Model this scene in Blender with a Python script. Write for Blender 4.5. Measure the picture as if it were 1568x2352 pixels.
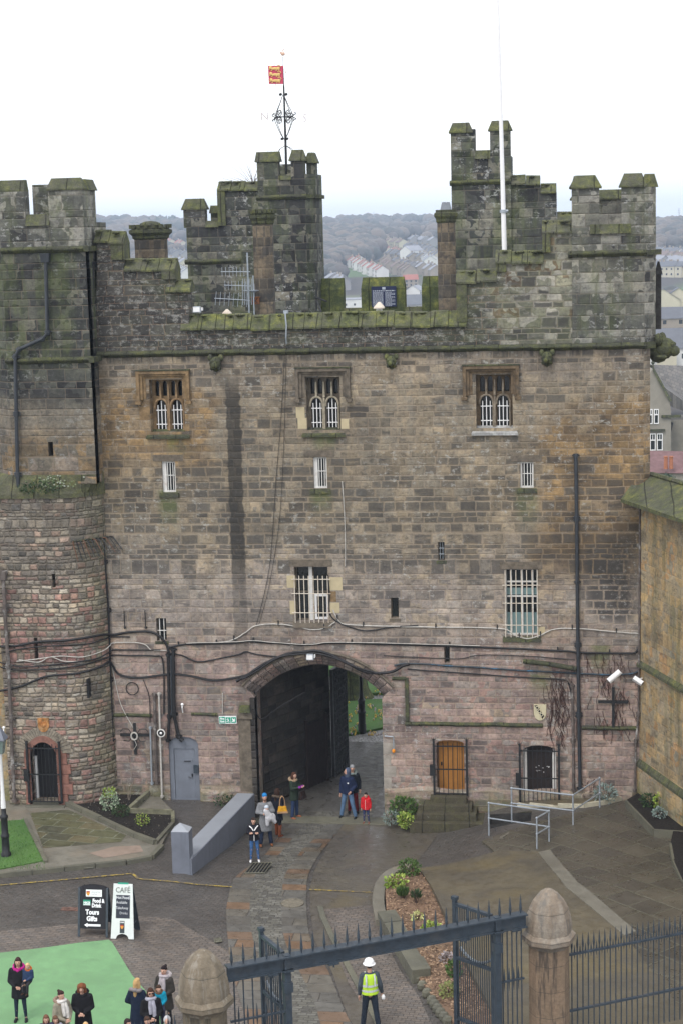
import bpy, math, random
from math import sin, cos, pi, radians, floor, sqrt
from mathutils import Vector, Matrix, noise as mnoise
from mathutils.geometry import tessellate_polygon
for o in list(bpy.data.objects): bpy.data.objects.remove(o)
sc = bpy.context.scene
COL = sc.collection
R = random.Random(7)
# ------------------------------------------------------------------ camera
# measured on the photograph (1568 x 2352 reading grid): focal length, pitch, roll, heading
FL, PITCH, ROLL, HEAD, CAMH = 4050., radians(8.9), radians(1.5), radians(8.0), 19.4
CX, CY = 58.7*sin(HEAD), -58.7*cos(HEAD)
FW = Vector((-sin(HEAD)*cos(PITCH), cos(HEAD)*cos(PITCH), -sin(PITCH)))
R0 = Vector((cos(HEAD), sin(HEAD), 0)); U0 = R0.cross(FW)
RT = cos(ROLL)*R0 - sin(ROLL)*U0; UP = sin(ROLL)*R0 + cos(ROLL)*U0
cd = bpy.data.cameras.new('camera'); cam = bpy.data.objects.new('camera', cd); COL.objects.link(cam)
cam.matrix_world = Matrix(((RT.x, UP.x, -FW.x, CX), (RT.y, UP.y, -FW.y, CY), (RT.z, UP.z, -FW.z, CAMH), (0, 0, 0, 1)))
cd.sensor_fit = 'VERTICAL'; cd.sensor_height = 36; cd.lens = 36*FL/2352; cd.clip_end = 20000; cd.clip_start = .5
sc.camera = cam
sc.render.resolution_x, sc.render.resolution_y = 682, 1024
# ------------------------------------------------------------------ sky, sun, exposure
w = bpy.data.worlds.new('World'); sc.world = w; w.use_nodes = True
nt = w.node_tree; nt.nodes.clear()
SUN_EL, SUN_AZ = 55, 200
sky = nt.nodes.new('ShaderNodeTexSky'); sky.sky_type = 'NISHITA'; sky.sun_disc = False
sky.sun_elevation = radians(SUN_EL); sky.sun_rotation = radians(SUN_AZ); sky.dust_density = 3
b1 = nt.nodes.new('ShaderNodeBackground'); b1.inputs[1].default_value = .05
nt.links.new(sky.outputs[0], b1.inputs[0])
tc = nt.nodes.new('ShaderNodeTexCoord'); sx = nt.nodes.new('ShaderNodeSeparateXYZ')
nt.links.new(tc.outputs['Generated'], sx.inputs[0])
nz = nt.nodes.new('ShaderNodeTexNoise'); nz.inputs['Scale'].default_value = 7; nz.inputs['Detail'].default_value = 5
mp = nt.nodes.new('ShaderNodeMapping'); mp.inputs['Scale'].default_value = (1, 1, 5)
nt.links.new(tc.outputs['Generated'], mp.inputs[0]); nt.links.new(mp.outputs[0], nz.inputs['Vector'])
ad = nt.nodes.new('ShaderNodeMath'); ad.operation = 'MULTIPLY_ADD'; ad.inputs[1].default_value = .05
nt.links.new(nz.outputs[0], ad.inputs[0]); nt.links.new(sx.outputs[2], ad.inputs[2])
rp = nt.nodes.new('ShaderNodeValToRGB'); e = rp.color_ramp.elements      # overcast cloud: paler blue grey low, white above
e[0].position = .0; e[0].color = (.80, .86, .92, 1); e[1].position = .10; e[1].color = (1.0, 1.0, 1.01, 1)
k = e.new(.045); k.color = (.92, .95, .98, 1)
nt.links.new(ad.outputs[0], rp.inputs[0])
b2 = nt.nodes.new('ShaderNodeBackground'); b2.inputs[1].default_value = 1.0
nt.links.new(rp.outputs[0], b2.inputs[0])
asd = nt.nodes.new('ShaderNodeAddShader'); out = nt.nodes.new('ShaderNodeOutputWorld')
nt.links.new(b1.outputs[0], asd.inputs[0]); nt.links.new(b2.outputs[0], asd.inputs[1]); nt.links.new(asd.outputs[0], out.inputs[0])
sl = bpy.data.lights.new('sun', 'SUN'); sl.energy = .85; sl.angle = radians(14); sl.color = (1, .97, .93)
so = bpy.data.objects.new('sun', sl); COL.objects.link(so)
so.rotation_euler = (radians(90-SUN_EL), 0, radians(180-SUN_AZ))
sc.view_settings.view_transform = 'Standard'; sc.view_settings.look = 'None'
sc.view_settings.exposure = .52; sc.view_settings.gamma = 1
# ------------------------------------------------------------------ unprojection onto real planes
def ray(x, y): return FW + RT*((x-784)/FL) - UP*((y-1176)/FL)
CP = Vector((CX, CY, CAMH))
def W(x, y, Y=0.):                       # point of the wall plane y = Y seen at (x, y) of the photograph
    d = ray(x, y); return CP + d*((Y-CY)/d.y)
def G(x, y, z=0.):                       # point at height z
    d = ray(x, y); return CP + d*((z-CAMH)/d.z)
def V(x, y, A, B):                       # point of the upright plane through A and B
    n = Vector((B[1]-A[1], -(B[0]-A[0]), 0)); d = ray(x, y)
    return CP + d*(n.dot(Vector((A[0], A[1], 0))-CP)/n.dot(d))
def sstep(a, b, x):
    t = max(0, min(1, (x-a)/(b-a))); return t*t*(3-2*t)
def road_z(x, y):                        # the carriageway dips towards the gate passage
    wx = sstep(-4.25, -3.75, x)*(1-sstep(2.6, 6.5, x))
    if y > .3: wx = 1
    return -.58*wx*sstep(-9, -.8, y) - (.0 if y < 12 else 0)
def GR(x, y, dz=0.):                     # on the road surface
    z = 0
    for i in range(25):
        p = G(x, y, z+dz); z = .5*z+.5*road_z(p.x, p.y)
    return G(x, y, z+dz)
# ------------------------------------------------------------------ tagging
def tag(o, label=None, cat=None, group=None, kind=None):
    if label: o['label'] = label
    if cat: o['category'] = cat
    if group: o['group'] = group
    if kind: o['kind'] = kind
    return o
def thing(name, label, cat, loc=(0, 0, 0), rz=0, group=None):
    o = bpy.data.objects.new(name, None); COL.objects.link(o); o.location = loc; o.rotation_euler = (0, 0, rz)
    o.empty_display_size = .2
    return tag(o, label, cat, group)
def kids(o): return [c for c in bpy.data.objects if c.parent == o]
def copy_tree(o, loc=None, rz=None, label=None, scale=None):
    def rec(s, par):
        c = s.copy(); COL.objects.link(c); c.parent = par
        for ch in kids(s): rec(ch, c)
        return c
    ks = {}
    c = rec(o, o.parent)
    if loc is not None: c.location = loc
    if rz is not None: c.rotation_euler = (0, 0, rz)
    if scale is not None: c.scale = (scale,)*3 if not hasattr(scale, '__len__') else scale
    if label: c['label'] = label
    return c
# ------------------------------------------------------------------ mesh builder
class MB:
    def __init__(s): s.v = []; s.f = []; s.uv = {}
    def add(s, vs, fs, uvs=None):
        b = len(s.v); s.v += [tuple(v) for v in vs]
        for i, f in enumerate(fs):
            if uvs: s.uv[len(s.f)] = uvs[i]
            s.f.append(tuple(b+k for k in f))
        return s
    def box(s, x0, x1, y0, y1, z0, z1):
        return s.add([(x0,y0,z0),(x1,y0,z0),(x1,y1,z0),(x0,y1,z0),(x0,y0,z1),(x1,y0,z1),(x1,y1,z1),(x0,y1,z1)],
            [(0,3,2,1),(4,5,6,7),(0,1,5,4),(1,2,6,5),(2,3,7,6),(3,0,4,7)])
    def frus(s, x0, x1, y0, y1, z0, z1, dx, dy):       # box whose top is drawn in
        return s.add([(x0,y0,z0),(x1,y0,z0),(x1,y1,z0),(x0,y1,z0),(x0+dx,y0+dy,z1),(x1-dx,y0+dy,z1),(x1-dx,y1-dy,z1),(x0+dx,y1-dy,z1)],
            [(0,3,2,1),(4,5,6,7),(0,1,5,4),(1,2,6,5),(2,3,7,6),(3,0,4,7)])
    def prism(s, poly, z0, z1, top=None):              # poly in xy, CCW
        n = len(poly); top = top or poly
        vs = [(p[0], p[1], z0) for p in poly]+[(p[0], p[1], z1) for p in top]
        fs = [(i, (i+1) % n, n+(i+1) % n, n+i) for i in range(n)]
        s.add(vs, fs)
        tr = tessellate_polygon([[Vector((p[0], p[1], 0)) for p in poly]])
        s.add(vs, [tuple(n+k for k in orient(t, top)) for t in tr]+[tuple(reversed(orient(t, poly))) for t in tr]); return s
    def loft(s, rings, cap=True, closed=True):
        n = len(rings[0]); vs = [p for r in rings for p in r]
        m = n if closed else n-1
        fs = [(a*n+i, a*n+(i+1) % n, (a+1)*n+(i+1) % n, (a+1)*n+i) for a in range(len(rings)-1) for i in range(m)]
        if cap and closed: fs += [tuple(reversed(range(n))), tuple((len(rings)-1)*n+i for i in range(n))]
        return s.add(vs, fs)
    def lathe(s, prof, c=(0, 0, 0), n=16, rot=0., sx=1., sy=1.):
        return s.loft([[(c[0]+r*cos(2*pi*(i+rot)/n)*sx, c[1]+r*sin(2*pi*(i+rot)/n)*sy, c[2]+z) for i in range(n)] for r, z in prof])
    def tube(s, pts, r, n=6, cap=True):
        pts = [Vector(p) for p in pts]; rings = []; prev = None
        q = [pts[0]]
        for p in pts[1:]:
            if (p-q[-1]).length > 1e-5: q.append(p)
        pts = q
        if len(pts) < 2: return s
        for i, p in enumerate(pts):
            d = (pts[min(i+1, len(pts)-1)]-pts[max(i-1, 0)])
            if d.length < 1e-6: d = Vector((0, 0, 1))
            d.normalize()
            if prev is None:
                a = Vector((0, 0, 1)) if abs(d.z) < .9 else Vector((1, 0, 0)); u = d.cross(a).normalized()
            else:
                u = prev-d*prev.dot(d)
                if u.length < 1e-5: u = d.orthogonal()
                u.normalize()
            prev = u; v = d.cross(u)
            rr = r[i] if hasattr(r, '__len__') else r
            rings.append([p+u*(cos(2*pi*k/n)*rr)+v*(sin(2*pi*k/n)*rr) for k in range(n)])
        return s.loft(rings, cap)
    def ell(s, c, r, n=10, m=6, rot=None):
        rings = []
        for j in range(m+1):
            t = -pi/2+pi*j/m; a = max(cos(t), .02)
            ring = []
            for i in range(n):
                p = Vector((cos(2*pi*i/n)*a*r[0], sin(2*pi*i/n)*a*r[1], sin(t)*r[2]))
                if rot: p = rot @ p
                ring.append(p+Vector(c))
            rings.append(ring)
        return s.loft(rings)
    def cap(s, a, ra, b, rb, n=10):
        a = Vector(a); b = Vector(b); s.ell(a, (ra,)*3, n, 6); s.ell(b, (rb,)*3, n, 6); return s.tube([a, b], [ra, rb], n)
    def xz(s, poly, y0, y1, holes=()):                 # polygon in (x, z), extruded from y0 (front) to y1 (back)
        loops = [list(poly)]+[list(h) for h in holes]
        tr = tessellate_polygon([[Vector((p[0], p[1], 0)) for p in L] for L in loops])
        flat = [p for L in loops for p in L]; n = len(flat)
        vs = [(p[0], y0, p[1]) for p in flat]+[(p[0], y1, p[1]) for p in flat]
        fs = []
        for t in tr:
            t = orient(t, flat); fs.append(t); fs.append(tuple(n+k for k in reversed(t)))
        b = 0
        for L in loops:
            ar = sum(L[i][0]*L[(i+1) % len(L)][1]-L[(i+1) % len(L)][0]*L[i][1] for i in range(len(L)))
            ccw = ar > 0
            if b: ccw = not ccw
            for i in range(len(L)):
                j = (i+1) % len(L)
                q = (b+i, b+j, n+b+j, n+b+i)
                fs.append(tuple(reversed(q)) if ccw else q)
            b += len(L)
        return s.add(vs, fs)
    def build(s, name, mat, parent=None, smooth=False, label=None, bevel=0, jit=0, parent_loc=True):
        me = bpy.data.meshes.new(name); me.from_pydata(s.v, [], s.f)
        uvl = me.uv_layers.new(name='UVMap')
        ofs = jit
        for p in me.polygons:
            n = p.normal
            cu = s.uv.get(p.index)
            for k, li in enumerate(p.loop_indices):
                co = me.vertices[me.loops[li].vertex_index].co
                if cu: uvl.data[li].uv = cu[k]
                elif abs(n.z) > .75: uvl.data[li].uv = (co.x+ofs, co.y)
                else:
                    L = sqrt(n.x*n.x+n.y*n.y) or 1
                    uvl.data[li].uv = (co.x*(-n.y/L)+co.y*(n.x/L)+ofs, co.z)
        if smooth: me.polygons.foreach_set('use_smooth', [True]*len(me.polygons))
        me.materials.append(mat); me.update()
        o = bpy.data.objects.new(name, me); COL.objects.link(o)
        if parent: o.parent = parent
        if label: o['label'] = label
        if bevel:
            m = o.modifiers.new('bevel', 'BEVEL'); m.width = bevel; m.segments = 2; m.limit_method = 'ANGLE'
        if smooth and hasattr(me, 'set_sharp_from_angle'): me.set_sharp_from_angle(angle=radians(48))
        return o
def orient(t, P):
    a, b, c = (P[i] for i in t)
    return tuple(t) if (b[0]-a[0])*(c[1]-a[1])-(b[1]-a[1])*(c[0]-a[0]) > 0 else tuple(reversed(t))
def catmull(pts, k=6):
    pts = [Vector(p) for p in pts]; out = []
    for i in range(len(pts)-1):
        p0 = pts[max(i-1, 0)]; p1 = pts[i]; p2 = pts[i+1]; p3 = pts[min(i+2, len(pts)-1)]
        for j in range(k):
            t = j/k
            out.append(.5*((2*p1)+(p2-p0)*t+(2*p0-5*p1+4*p2-p3)*t*t+(-p0+3*p1-3*p2+p3)*t*t*t))
    return out+[pts[-1]]
# ------------------------------------------------------------------ node maths
class NB:
    def __init__(s, name, rough=.9, spec=.25):
        s.m = bpy.data.materials.new(name); s.m.use_nodes = True; s.t = s.m.node_tree; s.t.nodes.clear()
        s.o = s.t.nodes.new('ShaderNodeOutputMaterial'); s.p = s.t.nodes.new('ShaderNodeBsdfPrincipled')
        s.t.links.new(s.p.outputs[0], s.o.inputs[0])
        s.p.inputs['Roughness'].default_value = rough; s.p.inputs['Specular IOR Level'].default_value = spec
    def n(s, typ, **k):
        x = s.t.nodes.new('ShaderNode'+typ)
        for a, b in k.items(): setattr(x, a, b)
        return x
    def put(s, sock, v):
        if hasattr(v, 'is_linked') or isinstance(v, bpy.types.NodeSocket): s.t.links.new(v, sock)
        elif isinstance(v, (tuple, list)) and len(v) == 3 and sock.type == 'RGBA': sock.default_value = (*v, 1)
        else: sock.default_value = v
    def M(s, op, a, b=None, c=None, clamp=False):
        x = s.n('Math', operation=op); x.use_clamp = clamp; s.put(x.inputs[0], a)
        if b is not None: s.put(x.inputs[1], b)
        if c is not None: s.put(x.inputs[2], c)
        return x.outputs[0]
    def add(s, a, b): return s.M('ADD', a, b)
    def mul(s, a, b): return s.M('MULTIPLY', a, b)
    def sub(s, a, b): return s.M('SUBTRACT', a, b)
    def ss(s, lo, hi, x):                              # smooth 0..1 between lo and hi
        r = s.n('MapRange', interpolation_type='SMOOTHSTEP')
        s.put(r.inputs[0], x); s.put(r.inputs[1], lo); s.put(r.inputs[2], hi)
        r.inputs[3].default_value = 0; r.inputs[4].default_value = 1
        return r.outputs[0]
    def inv(s, x): return s.sub(1., x)
    def mx(s, f, a, b, typ='MIX'):
        x = s.n('MixRGB', blend_type=typ); s.put(x.inputs[0], f); s.put(x.inputs[1], a); s.put(x.inputs[2], b); return x.outputs[0]
    def ramp(s, x, stops, interp='LINEAR'):
        r = s.n('ValToRGB'); cr = r.color_ramp; cr.interpolation = interp
        while len(cr.elements) < len(stops): cr.elements.new(.5)
        for e, (p, c) in zip(cr.elements, stops): e.position = p; e.color = (*c, 1) if len(c) == 3 else c
        s.put(r.inputs[0], x); return r.outputs[0]
    def noise(s, vec, scale, det=3, rough=.6, dim='3D', col=False):
        x = s.n('TexNoise', noise_dimensions=dim); 
        if dim == '1D': s.put(x.inputs['W'], vec)
        else: s.put(x.inputs['Vector'], vec)
        x.inputs['Scale'].default_value = scale; x.inputs['Detail'].default_value = det; x.inputs['Roughness'].default_value = rough
        return x.outputs[1 if col else 0]
    def vmap(s, vec, scale=(1, 1, 1), loc=(0, 0, 0), rot=(0, 0, 0)):
        x = s.n('Mapping'); s.put(x.inputs[0], vec); x.inputs['Scale'].default_value = scale; x.inputs['Location'].default_value = loc; x.inputs['Rotation'].default_value = rot
        return x.outputs[0]
    def pos(s): return s.n('NewGeometry').outputs['Position']
    def objc(s): return s.n('TexCoord').outputs['Object']
    def uvc(s): return s.n('TexCoord').outputs['UV']
    def sep(s, v): x = s.n('SeparateXYZ'); s.put(x.inputs[0], v); return x.outputs
    def comb(s, a, b, c=0.):
        x = s.n('CombineXYZ'); s.put(x.inputs[0], a); s.put(x.inputs[1], b); s.put(x.inputs[2], c); return x.outputs[0]
    def white(s, v, dim='3D', col=False):
        x = s.n('TexWhiteNoise', noise_dimensions=dim); s.put(x.inputs['W' if dim == '1D' else 'Vector'], v); return x.outputs[1 if col else 0]
    def bump(s, h, strength=.5, dist=.02):
        x = s.n('Bump'); x.inputs['Strength'].default_value = strength; x.inputs['Distance'].default_value = dist; s.put(x.inputs['Height'], h)
        s.t.links.new(x.outputs[0], s.p.inputs['Normal'])
    def col(s, c): s.put(s.p.inputs['Base Color'], c)
    def rough(s, r): s.put(s.p.inputs['Roughness'], r)
def blocks(b, h, bw, warp=.02, rowvar=.5, mort=.018, rnd=.7):
    """coursed stone: returns random triple per stone, edge distance in metres, joint mask"""
    uv = b.uvc(); u, v, _ = b.sep(uv)
    nw = b.noise(uv, 1.6, 3, .6, col=True); nx, ny, _ = b.sep(nw)
    nw2 = b.noise(uv, 9, 2, .6, col=True); n2x, n2y, _ = b.sep(nw2)
    u = b.add(b.add(u, b.mul(b.sub(nx, .5), warp*4)), b.mul(b.sub(n2x, .5), warp*1.2))
    v = b.add(b.add(v, b.mul(b.sub(ny, .5), warp*2.5)), b.mul(b.sub(n2y, .5), warp*1.2))
    vv = b.add(b.M('DIVIDE', v, h), b.mul(b.noise(b.M('DIVIDE', v, h), .43, 1, .5, dim='1D'), rowvar*3.2))
    row = b.M('FLOOR', vv); fr = b.M('FRACT', vv)
    rr = b.white(row, '1D')
    ww = b.add(b.M('DIVIDE', u, b.mul(bw, b.add(.75, b.mul(rr, .5)))), b.mul(rr, 977.))
    vo = b.n('TexVoronoi', voronoi_dimensions='1D', feature='F1'); b.put(vo.inputs['W'], ww); vo.inputs['Scale'].default_value = 1; vo.inputs['Randomness'].default_value = rnd
    vd = b.n('TexVoronoi', voronoi_dimensions='1D', feature='DISTANCE_TO_EDGE'); b.put(vd.inputs['W'], ww); vd.inputs['Scale'].default_value = 1; vd.inputs['Randomness'].default_value = rnd
    rc = b.white(b.comb(vo.outputs['W'], row), '3D', True)
    r1, r2, r3 = b.sep(rc)
    ed = b.M('MINIMUM', b.mul(vd.outputs['Distance'], bw), b.mul(b.M('MINIMUM', fr, b.inv(fr)), h))
    joint = b.inv(b.ss(mort*.35, mort*1.1, ed))
    return r1, r2, r3, ed, joint
# ------------------------------------------------------------------ materials
def plain(name, c, rough=.7, var=.12, scale=6, spec=.3, metal=0, bump=0, dirt=None):
    b = NB(name, rough, spec); p = b.objc()
    n1 = b.noise(p, scale, 4, .65)
    cc = b.mx(1., c, b.ramp(n1, [(.25, (1-var*2,)*3), (.75, (1+var,)*3)]), 'MULTIPLY')
    if dirt: cc = b.mx(b.mul(b.ss(.5, .75, b.noise(p, scale*.35, 5, .7)), dirt[0]), cc, dirt[1])
    b.col(cc); b.p.inputs['Metallic'].default_value = metal
    b.rough(b.add(rough-.08, b.mul(n1, .16)))
    if bump: b.bump(b.noise(p, scale*5, 4, .7), .6, bump)
    return b.m
PAL_WALL = [(0, (.165, .145, .115)), (.2, (.18, .162, .13)), (.4, (.205, .178, .138)), (.6, (.19, .172, .14)), (.78, (.225, .19, .142)), (.9, (.15, .14, .12))]
PAL_PINK = [(0, (.20, .165, .150)), (.2, (.225, .178, .160)), (.4, (.24, .185, .165)), (.58, (.215, .19, .172)), (.74, (.235, .165, .145)), (.86, (.175, .155, .145)), (.94, (.26, .215, .165))]
PAL_GREY = [(0, (.205, .19, .168)), (.2, (.225, .205, .18)), (.4, (.245, .218, .19)), (.6, (.23, .205, .182)), (.78, (.265, .23, .18)), (.92, (.185, .17, .155))]
PAL_OCH = [(0, (.20, .145, .082)), (.25, (.17, .125, .078)), (.45, (.235, .165, .088)), (.65, (.175, .138, .095)), (.85, (.21, .165, .105))]
PAL_DARK = [(0, (.050, .052, .048)), (.2, (.024, .025, .026)), (.38, (.085, .088, .074)), (.55, (.042, .045, .042)), (.7, (.125, .122, .10)), (.85, (.030, .031, .032)), (.93, (.155, .145, .115))]
PAL_RUB = [(0, (.27, .225, .175)), (.15, (.22, .185, .155)), (.3, (.33, .285, .23)), (.45, (.25, .165, .135)), (.58, (.14, .125, .11)), (.66, (.31, .26, .20)), (.8, (.28, .17, .145)), (.92, (.37, .33, .27))]
PAL_YEL = [(0, (.34, .255, .145)), (.2, (.29, .235, .15)), (.4, (.38, .275, .145)), (.6, (.32, .265, .18)), (.8, (.38, .24, .12)), (.92, (.25, .225, .165))]
def stonework(name, h, bw, pal, region=None, joint_col=(.24, .19, .15), joint_amt=.75, warp=.02, mort=.018, green=None, soot=None, white=0, depth=.03, rowvar=.5, vary=.35, streak=.35, cohere=0, jb=1., edge=None, post=None):
    b = NB(name, .88, .25); P = b.pos(); X, Y, Z = b.sep(P)
    r1, r2, r3, ed, joint = blocks(b, h, bw, warp, rowvar, mort)
    if cohere: r1 = b.add(b.mul(b.ss(.32, .68, b.noise(P, .8, 3, .6)), cohere), b.mul(r1, 1-cohere)); r2 = b.add(b.mul(b.ss(.32, .68, b.noise(b.vmap(P, (1, 1, 1), (9, 9, 9)), .7, 3, .6)), cohere), b.mul(r2, 1-cohere))
    c = b.ramp(r1, pal, 'CONSTANT')
    big = b.noise(P, .33, 4, .6); mid = b.noise(P, 1.7, 4, .65); fine = b.noise(P, 9, 5, .7); tiny = b.noise(P, 34, 3, .7)
    vert = b.noise(b.vmap(P, (1.6, 1.6, .16)), 1.0, 4, .65)           # run-off streaks
    if region: c = region(b, c, X, Z, r1, r2, r3, big, mid, vert)
    c = b.mx(1., c, b.comb3(b.add(1-vary*.5, b.mul(r2, vary))), 'MULTIPLY')
    c = b.mx(1., c, b.ramp(mid, [(.28, (.66, .66, .69)), (.5, (1, 1, 1)), (.72, (1.30, 1.26, 1.18))]), 'MULTIPLY')
    c = b.mx(1., c, b.ramp(b.noise(b.vmap(P, (.5, .5, 1), (3, 3, 3)), .8, 3, .6), [(.32, (.74, .74, .76)), (.5, (1, 1, 1)), (.68, (1.16, 1.13, 1.08))]), 'MULTIPLY')
    c = b.mx(1., c, b.ramp(fine, [(.2, (.5, .5, .5)), (.5, (1, 1, 1)), (.8, (1.45, 1.43, 1.4))]), 'MULTIPLY')
    # dark patchy weathering that starts somewhere inside each stone
    c = b.mx(b.mul(b.ss(.52, .66, b.noise(b.comb(b.add(X, b.mul(r3, 50)), b.mul(Z, 1.6), r1), 3.2, 5, .75)), .55), c, (.045, .045, .045))
    s = soot(b, X, Z, r3, big, vert) if callable(soot) else soot
    if s is not None and edge: s = b.mul(s, b.ss(.004, .058, b.add(ed, b.mul(b.sub(fine, .5), .09))))
    if s is not None: c = b.mx(s, c, b.mx(r1, (.028, .028, .030), (.075, .073, .07)))
    jc = b.mx(b.mul(b.ss(.35, .6, big), .6), joint_col, tuple(q*.45 for q in joint_col))
    if edge: jc = b.mx(b.ss(ZS-.1, ZS, Z), jc, b.mx(b.ss(5, 6, X), (.16, .115, .09), (.17, .15, .12)))
    c = b.mx(b.mul(joint, joint_amt), c, jc)
    c = b.mx(b.mul(b.ss(.5, .8, vert), streak), c, (.04, .04, .038))
    if white: c = b.mx(b.mul(b.mul(b.ss(.54, .62, b.noise(b.vmap(P, (2.2, 2.2, 3.4)), 1.6, 6, .8)), b.ss(.40, .60, b.noise(b.vmap(P, (1,1,1), (5,5,5)), .45, 3, .6))), white), c, (.34, .345, .33))
    if post: c = post(b, c, X, Z, big, fine)
    g = green(b, X, Z, r3, big, vert) if callable(green) else green
    if g is not None:
        c = b.mx(b.mul(g, b.ss(.30, .62, mid)), c, b.mx(fine, (.055, .075, .025), (.13, .16, .05)))
    b.col(c)
    hh = b.add(b.mul(b.ss(0., .05, ed), jb), b.add(b.mul(fine, .55), b.add(b.mul(tiny, .2), b.mul(r3, .35))))
    b.bump(hh, .9, depth); b.rough(b.add(.7, b.mul(fine, .25)))
    return b.m
NB.comb3 = lambda s, v: s.comb(v, v, v)
ZS = 15.72                                                             # height of the drip course
def reg_front(b, c, X, Z, r1, r2, r3, big, mid, vert):
    jit = b.add(b.mul(b.sub(big, .5), 3.0), b.mul(b.sub(r2, .5), .8))
    Zj = b.add(Z, jit); Xj = b.add(X, b.mul(jit, .8))
    low = b.inv(b.ss(4.9, 6.6, Zj)); grey = b.mul(b.inv(b.ss(8.2, 10.0, Zj)), b.ss(4.9, 6.6, Zj))
    c = b.mx(grey, c, b.ramp(r1, PAL_GREY, 'CONSTANT'))
    c = b.mx(low, c, b.ramp(r1, PAL_PINK, 'CONSTANT'))
    och_l = b.mul(b.mul(b.inv(b.ss(-4.4, -3.6, Xj)), b.ss(11.2, 12.6, Zj)), b.inv(b.ss(14.1, 14.7, Zj)))
    och_r = b.mul(b.mul(b.ss(6.0, 7.2, Xj), b.ss(7.2, 9.4, Zj)), b.inv(b.ss(13.0, 14.0, Zj)))
    och = b.M('MAXIMUM', och_l, och_r)
    c = b.mx(b.mul(b.ss(7.0, 9.0, Zj), b.mul(b.ss(.45, .62, vert), .6)), c, (.26, .215, .15))
    c = b.mx(och, c, b.ramp(r2, PAL_OCH, 'CONSTANT'))
    top = b.ss(13.9, 15.1, Zj)
    c = b.mx(b.mul(top, .45), c, b.ramp(r2, PAL_GREY, 'CONSTANT'))
    up = b.ss(ZS-.12, ZS, Z)
    lt = b.mul(up, b.ss(4.4, 6.0, Xj))
    c = b.mx(up, c, b.ramp(r1, PAL_DARK, 'CONSTANT'))
    c = b.mx(b.mul(lt, .92), c, b.ramp(r1, [(0, (.25, .25, .22)), (.25, (.17, .175, .14)), (.5, (.31, .305, .275)), (.7, (.21, .21, .165)), (.85, (.15, .115, .08)), (.93, (.28, .285, .25))], 'CONSTANT'))
    return c
def soot_front(b, X, Z, r3, big, vert):
    # individually blackened stones: faces dark, worn arrises pale; densest in the belt under the slit windows
    h2 = b.noise(b.vmap(b.pos(), (.6, .6, 3.2)), 1.1, 4, .65)
    belt = b.mul(b.ss(7.6, 8.8, Z), b.inv(b.ss(11.0, 12.4, Z)))
    top = b.ss(13.2, 15.3, Z); up = b.ss(ZS-.1, ZS+.05, Z); left = b.inv(b.ss(4., 5.6, X))
    p = b.add(b.add(b.add(.12, b.mul(belt, .52)), b.add(b.mul(top, .22), b.mul(b.mul(up, left), .80))), b.add(b.mul(b.sub(big, .5), 1.0), b.mul(b.sub(h2, .5), 1.1)))
    st = b.ss(b.sub(p, .10), b.add(p, .10), r3)
    s = b.mul(b.inv(st), b.add(.66, b.mul(up, .22)))
    Xn = b.add(X, b.mul(big, 1.4))
    blk = b.mul(b.mul(b.mul(b.ss(8.5, 9.2, Xn), b.inv(b.ss(10.1, 10.5, Xn))), b.mul(b.ss(6.1, 6.8, Z), b.inv(b.ss(8.6, 10.2, Z)))), b.ss(.12, .3, r3))
    drip = b.mul(b.mul(b.ss(14.6, 15.5, Z), b.ss(.50, .60, b.noise(b.vmap(b.pos(), (3.5, 3.5, .3)), 1., 3, .6))), b.mul(b.inv(up), .75))
    return b.M('MAXIMUM', b.M('MAXIMUM', s, b.mul(blk, .95)), drip)
def post_front(b, c, X, Z, big, fine):
    wob = b.mul(b.sub(b.noise(Z, 2.6, 2, .5, dim='1D'), .5), .15)
    q = b.M('ABSOLUTE', b.sub(b.add(X, wob), -3.58))
    line = b.mul(b.inv(b.ss(.21, .27, q)), b.mul(b.ss(2.5, 5.5, Z), b.inv(b.ss(13.9, 15.3, Z))))
    line = b.mul(line, b.add(.42, b.mul(b.ss(7.3, 8.8, Z), .42)))
    line = b.mul(line, b.add(.55, b.mul(b.ss(.25, .5, fine), .45)))
    c = b.mx(line, c, (.028, .028, .028))
    upl = b.mul(b.ss(ZS, ZS+.1, Z), b.inv(b.ss(4.5, 6., X)))
    c = b.mx(b.mul(b.mul(upl, b.ss(.53, .60, b.noise(b.vmap(b.pos(), (2.4, 2.4, 4.)), 1.5, 6, .8))), .75), c, (.23, .235, .23))
    low = b.inv(b.ss(8.0, 9.5, b.add(Z, b.mul(big, 1.5))))
    Xn = b.add(X, b.mul(b.sub(big, .5), 2.4)); Zn = b.add(Z, b.mul(b.sub(big, .5), 2.))
    blk = b.mul(b.mul(b.ss(8.7, 9.2, Xn), b.inv(b.ss(9.75, 9.95, X))), b.mul(b.ss(6.2, 6.9, b.sub(Zn, b.mul(b.sub(X, 9.), .0))), b.inv(b.ss(9.0, 10.3, Zn))))
    c = b.mx(b.mul(blk, b.mul(b.ss(.35, .55, fine), .6)), c, (.028, .026, .024))
    return b.mx(1., c, b.mx(low, (1.06, 1.03, .98), (1.24, 1.2, 1.18)), 'MULTIPLY')
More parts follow.
